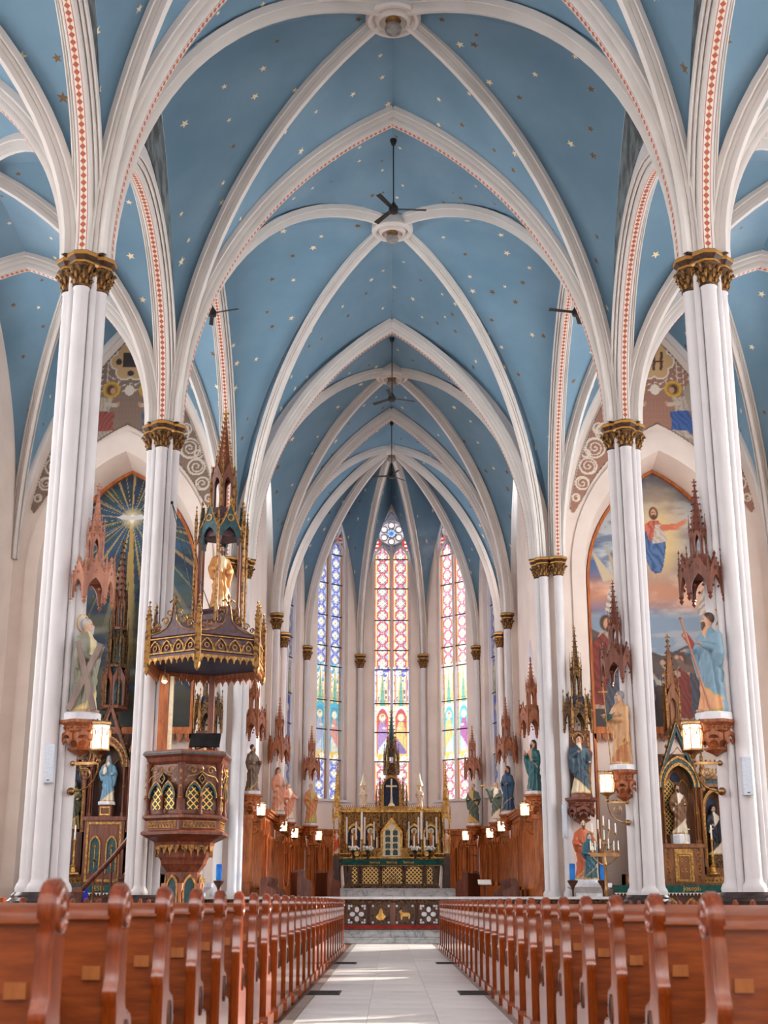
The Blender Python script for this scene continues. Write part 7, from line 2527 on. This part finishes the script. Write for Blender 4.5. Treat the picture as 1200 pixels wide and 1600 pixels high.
# ================================================================ SIDE ALTARS
def side_altar(sx, dark):
    nm = 'right' if sx > 0 else 'left'
    X0 = sx * XA
    wd, gl, gd = ('wood_altar', 'gold_matt', 'gilt_carved') if not dark else ('wood_mahogany', 'gilt_carved', 'gilt_dark')
    tb = thing('side_altar_table', '%s side altar table with carved gilt front' % nm, 'altar', (X0, 41.45, .29))
    MB().box(-2.2, 2.2, 0, .95, 0, 1.0).build('altar_body', 'wood_dark', tb)
    MB().box(-2.3, 2.3, -.08, .95, 1.0, 1.08).build('table_top', 'wood_dark', tb)
    for k in range(7):
        cx = -1.86 + k * .62
        b = MB().ring(arch(.29, .5, 6, cx, .25), arch(.24, .42, 6, cx, .25), -.04, .0)
        for s in (-1, 1):
            b.tube([(cx, -.02, .3), (cx + s * .1, -.02, .5), (cx + s * .04, -.02, .62)], .018, 4)
        b.build('front_arch', gl, tb, 0)
    cl = thing('altar_cloth', 'green cloth with white lace hem on the %s side altar' % nm, 'altar cloth', (X0, 41.45, 1.37))
    MB().box(-2.33, 2.33, -.1, .9, 0, .03).box(-2.33, 2.33, -.115, -.09, -.19, .03).build('green_cloth', 'green_cloth', cl)
    b = MB()
    fringe(b, -2.33, 2.33, -.17, 44, .11, -.105, -.085)
    tag(b.build('lace_hem', 'white_cloth', cl, 0), kind='stuff')
    if sx > 0:
        text('lettering', 'Joseph', .2, 'gold', cl, (0, -.12, -.13))
    else:
        text('lettering', 'IESU', .2, 'gold', cl, (.1, -.12, -.13))
        for k in range(10):
            if abs(-2.1 + k * .46) > .5:
                b = MB()
                x = -2.1 + k * .46
                b.tube([(x - .1, -.12, -.12), (x, -.12, -.02), (x + .1, -.12, -.12)], .012, 4).tube([(x - .1, -.12, -.03), (x, -.12, -.12), (x + .1, -.12, -.03)], .012, 4)
                b.build('gold_motif', 'gold', cl, 0)
    rt = thing('side_retable', '%s carved gilt retable with niches and spire before the mural' % ('brown and gold' if not dark else 'dark brown'), 'retable', (X0, 42.3, 0))
    rt.scale = (.8, 1, 1)
    zc = 2.62 if not dark else 3.45          # floor of the central niche
    zt = 5.05 if not dark else 5.7           # springing of its gable
    MB().box(-2.25, 2.25, .1, .75, .29, 1.75).build('retable_base', 'wood_dark', rt)
    MB().box(-2.25, 2.25, -.05, .75, 1.4, 1.72).build('gradine', wd, rt)
    for s in (-1, 1):
        b = MB().box(s * 1.45 - .75, s * 1.45 + .75, -.07, -.05, 1.47, 1.65)
        for k in range(10):
            b.bud(s * 1.45 - .65 + k * .145, -.07, 1.56, .05, .06)
        b.build('gradine_frieze', gl, rt, 0)
    # central cabinet
    MB().box(-.78, .78, -.08, .7, 1.45, zc).build('cabinet', wd, rt)
    MB().box(-.84, .84, -.14, .7, zc - .1, zc + .02).build('cabinet_cornice', wd, rt)
    if not dark:
        b = MB().ring([(-.36, 1.5), (-.36, zc - .14), (.36, zc - .14), (.36, 1.5)], [(-.26, 1.52), (-.26, zc - .3), (.26, zc - .3), (.26, 1.52)], -.12, -.08, True)
        b.build('door_frame', gl, rt, 0)
        MB().ring([(-.24, 1.54), (-.24, zc - .32), (.24, zc - .32), (.24, 1.54)], [(-.21, 1.57), (-.21, zc - .35), (.21, zc - .35), (.21, 1.57)], -.11, -.08, True).build('door_moulding', 'gold', rt, 0)
        for z in (1.85, 2.15):
            b = MB()
            for s in (-1, 1):
                b.tube([(0, -.09, z), (s * .08, -.09, z + .05), (s * .13, -.09, z), (s * .08, -.09, z - .05), (0, -.09, z)], .014, 4)
            b.bud(0, -.09, z, .04)
            b.build('door_scroll', 'gold', rt, 0)
        for s in (-1, 1):
            b = MB()
            for k in range(9):
                b.bud(s * .6 + .025 * (-1) ** k, -.09, 1.58 + k * .11, .05, .06)
            b.build('vine_strip', 'gold', rt, 0)
    else:
        for s in (-1, 1):
            O = [(s * .32 - .22, 1.75)] + arch(.22, .3, 5, s * .32, 2.6) + [(s * .32 + .22, 1.75)]
            I = [(s * .32 - .17, 1.78)] + arch(.17, .24, 5, s * .32, 2.6) + [(s * .32 + .17, 1.78)]
            MB().ring(O, I, -.13, -.08).build('panel_arch', 'gold_matt', rt, 0)
            MB().poly(I, -.09, -.075).build('panel_picture', 'teal_paint', rt, 0)
            b = MB().tube([(s * .32, -.1, 1.9), (s * .32, -.1, 2.5)], .02, 4)
            b.bud(s * .32, -.1, 2.55, .07, .09)
            b.bud(s * .32, -.1, 2.15, .09, .06)
            b.build('gilt_flower', 'gold', rt, 0)
        MB().ring([(-.68, 1.5), (-.68, zc - .14), (.68, zc - .14), (.68, 1.5)], [(-.6, 1.58), (-.6, zc - .22), (.6, zc - .22), (.6, 1.58)], -.11, -.08, True).build('cabinet_moulding', 'gold_matt', rt, 0)
        MB().box(-.25, .25, -.1, .3, zc, zc + .38).build('statue_block', wd, rt)
        MB().ring([(-.2, zc + .06), (-.2, zc + .32), (.2, zc + .32), (.2, zc + .06)], [(-.16, zc + .1), (-.16, zc + .28), (.16, zc + .28), (.16, zc + .1)], -.13, -.1, True).build('block_gilding', 'gold', rt, 0)
    # central niche
    a = .56
    hsp = zt - .7
    MB().box(-.8, .8, .5, .75, zc, zt + .4).build('niche_back', wd if not dark else 'wood_dark', rt)
    for s in (-1, 1):
        for q, (dx, dy) in enumerate(((.64, -.04), (.74, .06), (.62, .2))):
            MB().lathe([(.06, zc + .02), (.06, zc + .12), (.032, zc + .16), (.032, zc + .9), (.045, zc + .94), (.032, zc + .98), (.032, hsp - .14), (.055, hsp - .06), (.06, hsp)], 8, s * dx, dy).build('niche_shaft', wd, rt, 30)
        MB().ball(s * .64, -.04, zc + .95, .05, 8, 5).build('shaft_ring', gl, rt)
    b = MB()
    I = arch(a, .68, 8, 0, hsp)
    b.ring(arch(a + .2, .95, 8, 0, hsp), I, -.12, .3)
    b.build('niche_arch', wd if dark else 'teal_paint', rt, 0)
    g = MB()
    g.ring(arch(a + .07, .78, 8, 0, hsp), I, -.15, -.1)
    g.ring(arch(a + .22, .98, 8, 0, hsp), arch(a + .17, .91, 8, 0, hsp), -.15, -.1)
    for k in range(1, 16):
        p = arch(a + .12, .85, 8, 0, hsp)[k]
        g.bud(p[0], -.13, p[1], .035)
    for s in (-1, 1):
        g.ring([(s * .27 - .24, hsp - .3)] + arch(.24, .42, 5, s * .27, hsp - .1) + [(s * .27 + .24, hsp - .3)], [(s * .27 - .2, hsp - .3)] + arch(.2, .35, 5, s * .27, hsp - .1) + [(s * .27 + .2, hsp - .3)], .42, .5)
    tag(g.build('arch_gilding', 'gold_matt' if not dark else 'gilt_carved', rt, 0), kind='stuff')
    if not dark:
        p = MB()
        I2 = [(-.47, zc + .3)] + arch(.2, .35, 5, -.27, hsp - .1) + [(-.07, zc + .3)]
        p.poly(I2, .46, .5)
        p.uv = [(x, z) for x, z in I2] * 2
        p.build('lattice_pane', 'gilt_lattice', rt, 0)
        MB().poly(arch(.2, .3, 5, 0, hsp + .22), .46, .5).build('night_pane', 'night_blue', rt, 0)
    # great gable
    gz = zt + 1.35
    b = MB().ring([(-.92, hsp), (0, gz), (.92, hsp)], [(-.78, hsp), (0, gz - .3), (.78, hsp)], -.12, .2)
    b.build('gable', wd if dark else 'teal_paint', rt, 0)
    g = MB()
    for s in (-1, 1):
        g.tube([(s * .9, -.14, hsp), (0, -.14, gz)], .025, 4)
        for k in range(7):
            g.bud(s * (.95 - .13 * k), -.08, hsp + .1 + (gz - hsp) * k / 7, .07, .09)
        pinnacle(g, s * .95, .0, hsp - .1, .14, 1.5)
        g.tube([(s * .3, -.12, hsp + 1.0), (s * .15, -.12, hsp + 1.1), (0, -.12, hsp + 1.25)], .02, 4)
    g.bud(0, -.05, gz + .06, .09, .14)
    tag(g.build('gable_gilding', gd if not dark else 'gilt_dark', rt, 0), kind='stuff')
    # tower above the gable
    z1 = gz - .35 if not dark else gz - .2
    stages = [(.34, 1.55)] if not dark else [(.48, 1.35), (.36, 1.25), (.26, 1.2)]
    for q, (r, h) in enumerate(stages):
        n_ = 4 if not dark else 6
        b = MB().lathe([(r * 1.15, z1), (r * 1.2, z1 + .08), (r, z1 + .14)], n_, 0, .35, PI / 4 if n_ == 4 else 0)
        for F in face_frames(n_, r * math.cos(PI / n_), 0 if n_ == 4 else PI / 6, (0, .35)):
            b.M = F
            w = 2 * r * math.sin(PI / n_)
            gable(b, w, z1 + .1, z1 + h * .75, z1 + h * 1.05, w * .34, h * .22, z1 + h * .52, -.03, .03, 4)
        b.M = None
        b.build('tower_stage', wd if q % 2 == 0 else gd, rt, 0)
        MB().lathe([(r * .55, z1 + .1), (r * .5, z1 + h)], 6, 0, .35).build('tower_core', 'teal_paint' if dark else wd, rt, 0)
        g = MB()
        for k in range(n_):
            an = (PI / 4 if n_ == 4 else 0) + 2 * PI * k / n_
            pinnacle(g, r * 1.08 * math.cos(an), .35 + r * 1.08 * math.sin(an), z1, .07, h * 1.35)
        tag(g.build('tower_pinnacles', gd, rt, 0), kind='stuff')
        z1 += h
    sp, cr = MB(), MB()
    crocket_spire(sp, cr, 0, .35, z1 - .1, stages[-1][0] * .8, 1.75 if not dark else 1.9, 6 if dark else 4, 8, .06, PI / 4)
    sp.build('spire', wd, rt, 0)
    tag(cr.build('crockets', gd, rt, 0), kind='stuff')
    # side niches
    for s in (-1, 1):
        cx = s * 1.35
        zb, zs2 = 1.95 if not dark else 3.0, 3.75 if not dark else 4.6
        MB().box(cx - .5, cx + .5, .4, .75, 1.72, zs2 + .9).build('wing_back', wd, rt)
        MB().box(cx - .48, cx + .48, -.02, .5, 1.72, zb).build('wing_base', 'wood_dark' if dark else wd, rt)
        O = [(cx - .46, zb)] + arch(.46, .6, 6, cx, zs2) + [(cx + .46, zb)]
        I = [(cx - .38, zb)] + arch(.38, .48, 6, cx, zs2) + [(cx + .38, zb)]
        MB().ring(O, I, .0, .42).build('wing_arch', gl, rt, 0)
        MB().poly([(cx - .2, zs2 - .2)] + arch(.2, .3, 5, cx, zs2 + .05) + [(cx + .2, zs2 - .2)], .37, .41).build('night_pane', 'night_blue', rt, 0)
        MB().box(cx - .52, cx + .52, -.05, .5, zs2 + .62, zs2 + .72).box(cx - .55, cx + .55, -.08, .5, zs2 + .86, zs2 + .96).build('wing_cornice', wd, rt)
        MB().box(cx - .5, cx + .5, -.02, .4, zs2 + .72, zs2 + .86).build('wing_frieze', 'teal_paint', rt)
        g = MB()
        for k in range(7):
            x = cx - .45 + k * .15
            g.ring(arch(.075, .16, 4, x, zs2 + .96), arch(.045, .11, 4, x, zs2 + .96), -.05, .0)
            g.bud(x, -.02, zs2 + 1.16, .04, .06)
            g.bud(x, -.03, zs2 + .79, .035)
        tag(g.build('wing_cresting', gl, rt, 0), kind='stuff')
        for dx in (-.5, .5):
            MB().lathe([(.06, zb), (.035, zb + .1), (.035, zs2 - .05), (.06, zs2 + .05), (.06, zs2 + .6)], 8, cx + dx, -.03).build('wing_shaft', wd, rt, 30)
        b = MB()
        pinnacle(b, s * 1.95, .1, zs2 + .3, .13, 1.9)
        b.build('wing_pinnacle', gd, rt, 20)
        MB().box(s * 1.95 - .08, s * 1.95 + .08, .0, .4, 1.72, zs2 + .4).build('outer_pier', wd, rt)
        g = MB()
        for k in range(3):
            g.box(s * (1.95 - .07 + .05 * k) - .008, s * (1.95 - .07 + .05 * k) + .008, -.02, 0, 1.8, zs2 + .3)
        g.build('pier_lines', 'gold', rt, 0)
    # tall gilt candlesticks on the altar
    for s in (-1, 1):
        t = thing('gilt_candlestick', 'tall gilt candlestick on the %s side altar, %s end' % (nm, 'nave' if s * sx < 0 else 'outer'), 'candlestick', (X0 + s * .86, 42.05, 1.73))
        MB().lathe([(.17, 0), (.16, .03), (.1, .08), (.07, .2), (.09, .24), (.03, .32), (.03, .5), (.05, .54), (.028, .58), (.028, .95), (.06, 1.02), (.05, 1.06)], 10).build('stick', 'gold', t, 30)
        MB().lathe([(.028, 1.05), (.028, 1.45), (.005, 1.48)], 8).build('candle', 'candle_wax', t, 30)
        for q in range(3):
            a_ = q * 2 * PI / 3
            MB().ball(.15 * math.cos(a_), .15 * math.sin(a_), .02, .04, 8, 5).build('claw_foot', 'gold', t)
side_altar(1, False)
side_altar(-1, True)
t = thing('small_crucifix', 'small white crucifix in front of the right altar statue', 'crucifix', (XA + .1, 42.2, 2.64))
MB().lathe([(.1, 0), (.09, .03), (.02, .1), (.015, .2)], 8).build('foot', 'ivory_gilt', t, 30)
MB().box(-.018, .018, -.012, .012, .15, .6).box(-.13, .13, -.012, .012, .42, .455).build('cross', 'ivory_gilt', t)
statue('statue of man in brown mantle and white gown on the right side altar', (XA - .02, 42.48, 2.64), R(10), 1.85, dict(robe=S(226, 212, 196), mantle=S(124, 88, 62), hair=S(96, 64, 46), beard=True, hairstyle='long', m_bot=.35, m_top=1.05, seed=71), .022, 'stone_white', .3, .3)
statue('statue of nun in black habit in the outer niche of the right altar', (XA + 1.06, 42.46, 1.95), R(15), 1.9, dict(robe=S(216, 200, 182), mantle=S(26, 28, 40), hair=S(26, 28, 40), hairstyle='veil', seed=72, armR=((.26, -.1, 1.08), (.2, -.3, 1.05))), .022, 'gilt_dark', .36, .26)
statue('statue of figure in dark cloak in the inner niche of the right altar', (XA - 1.08, 42.46, 1.95), R(-10), 1.8, dict(robe=S(150, 110, 80), mantle=S(90, 64, 50), hair=S(70, 50, 40), beard=True, seed=73), .03, 'gilt_dark', .3, .26)
statue('statue of woman in light blue mantle with child on the left side altar', (-XA + .0, 42.35, 3.83), R(5), 1.55, dict(robe=S(218, 204, 176), mantle=S(104, 146, 172), hair=S(150, 100, 66), hairstyle='veil', child=(-.1, -.22, 1.12), m_bot=.2, m_top=1.3, seed=74), .022, 'stone_white', .1, .28)
statue('statue of veiled woman in olive mantle in the outer niche of the left altar', (-XA - 1.08, 42.46, 3.0), R(10), 1.65, dict(robe=S(150, 134, 90), mantle=S(78, 82, 62), hair=S(90, 84, 60), hairstyle='veil', seed=75), .026, 'gilt_dark', .1, .26)
statue('statue of grey-robed figure in the inner niche of the left altar', (-XA + 1.08, 42.46, 3.0), R(-10), 1.65, dict(robe=S(150, 140, 120), mantle=S(96, 84, 70), hair=S(90, 70, 50), beard=True, seed=76), .03, 'gilt_dark', .1, .26)
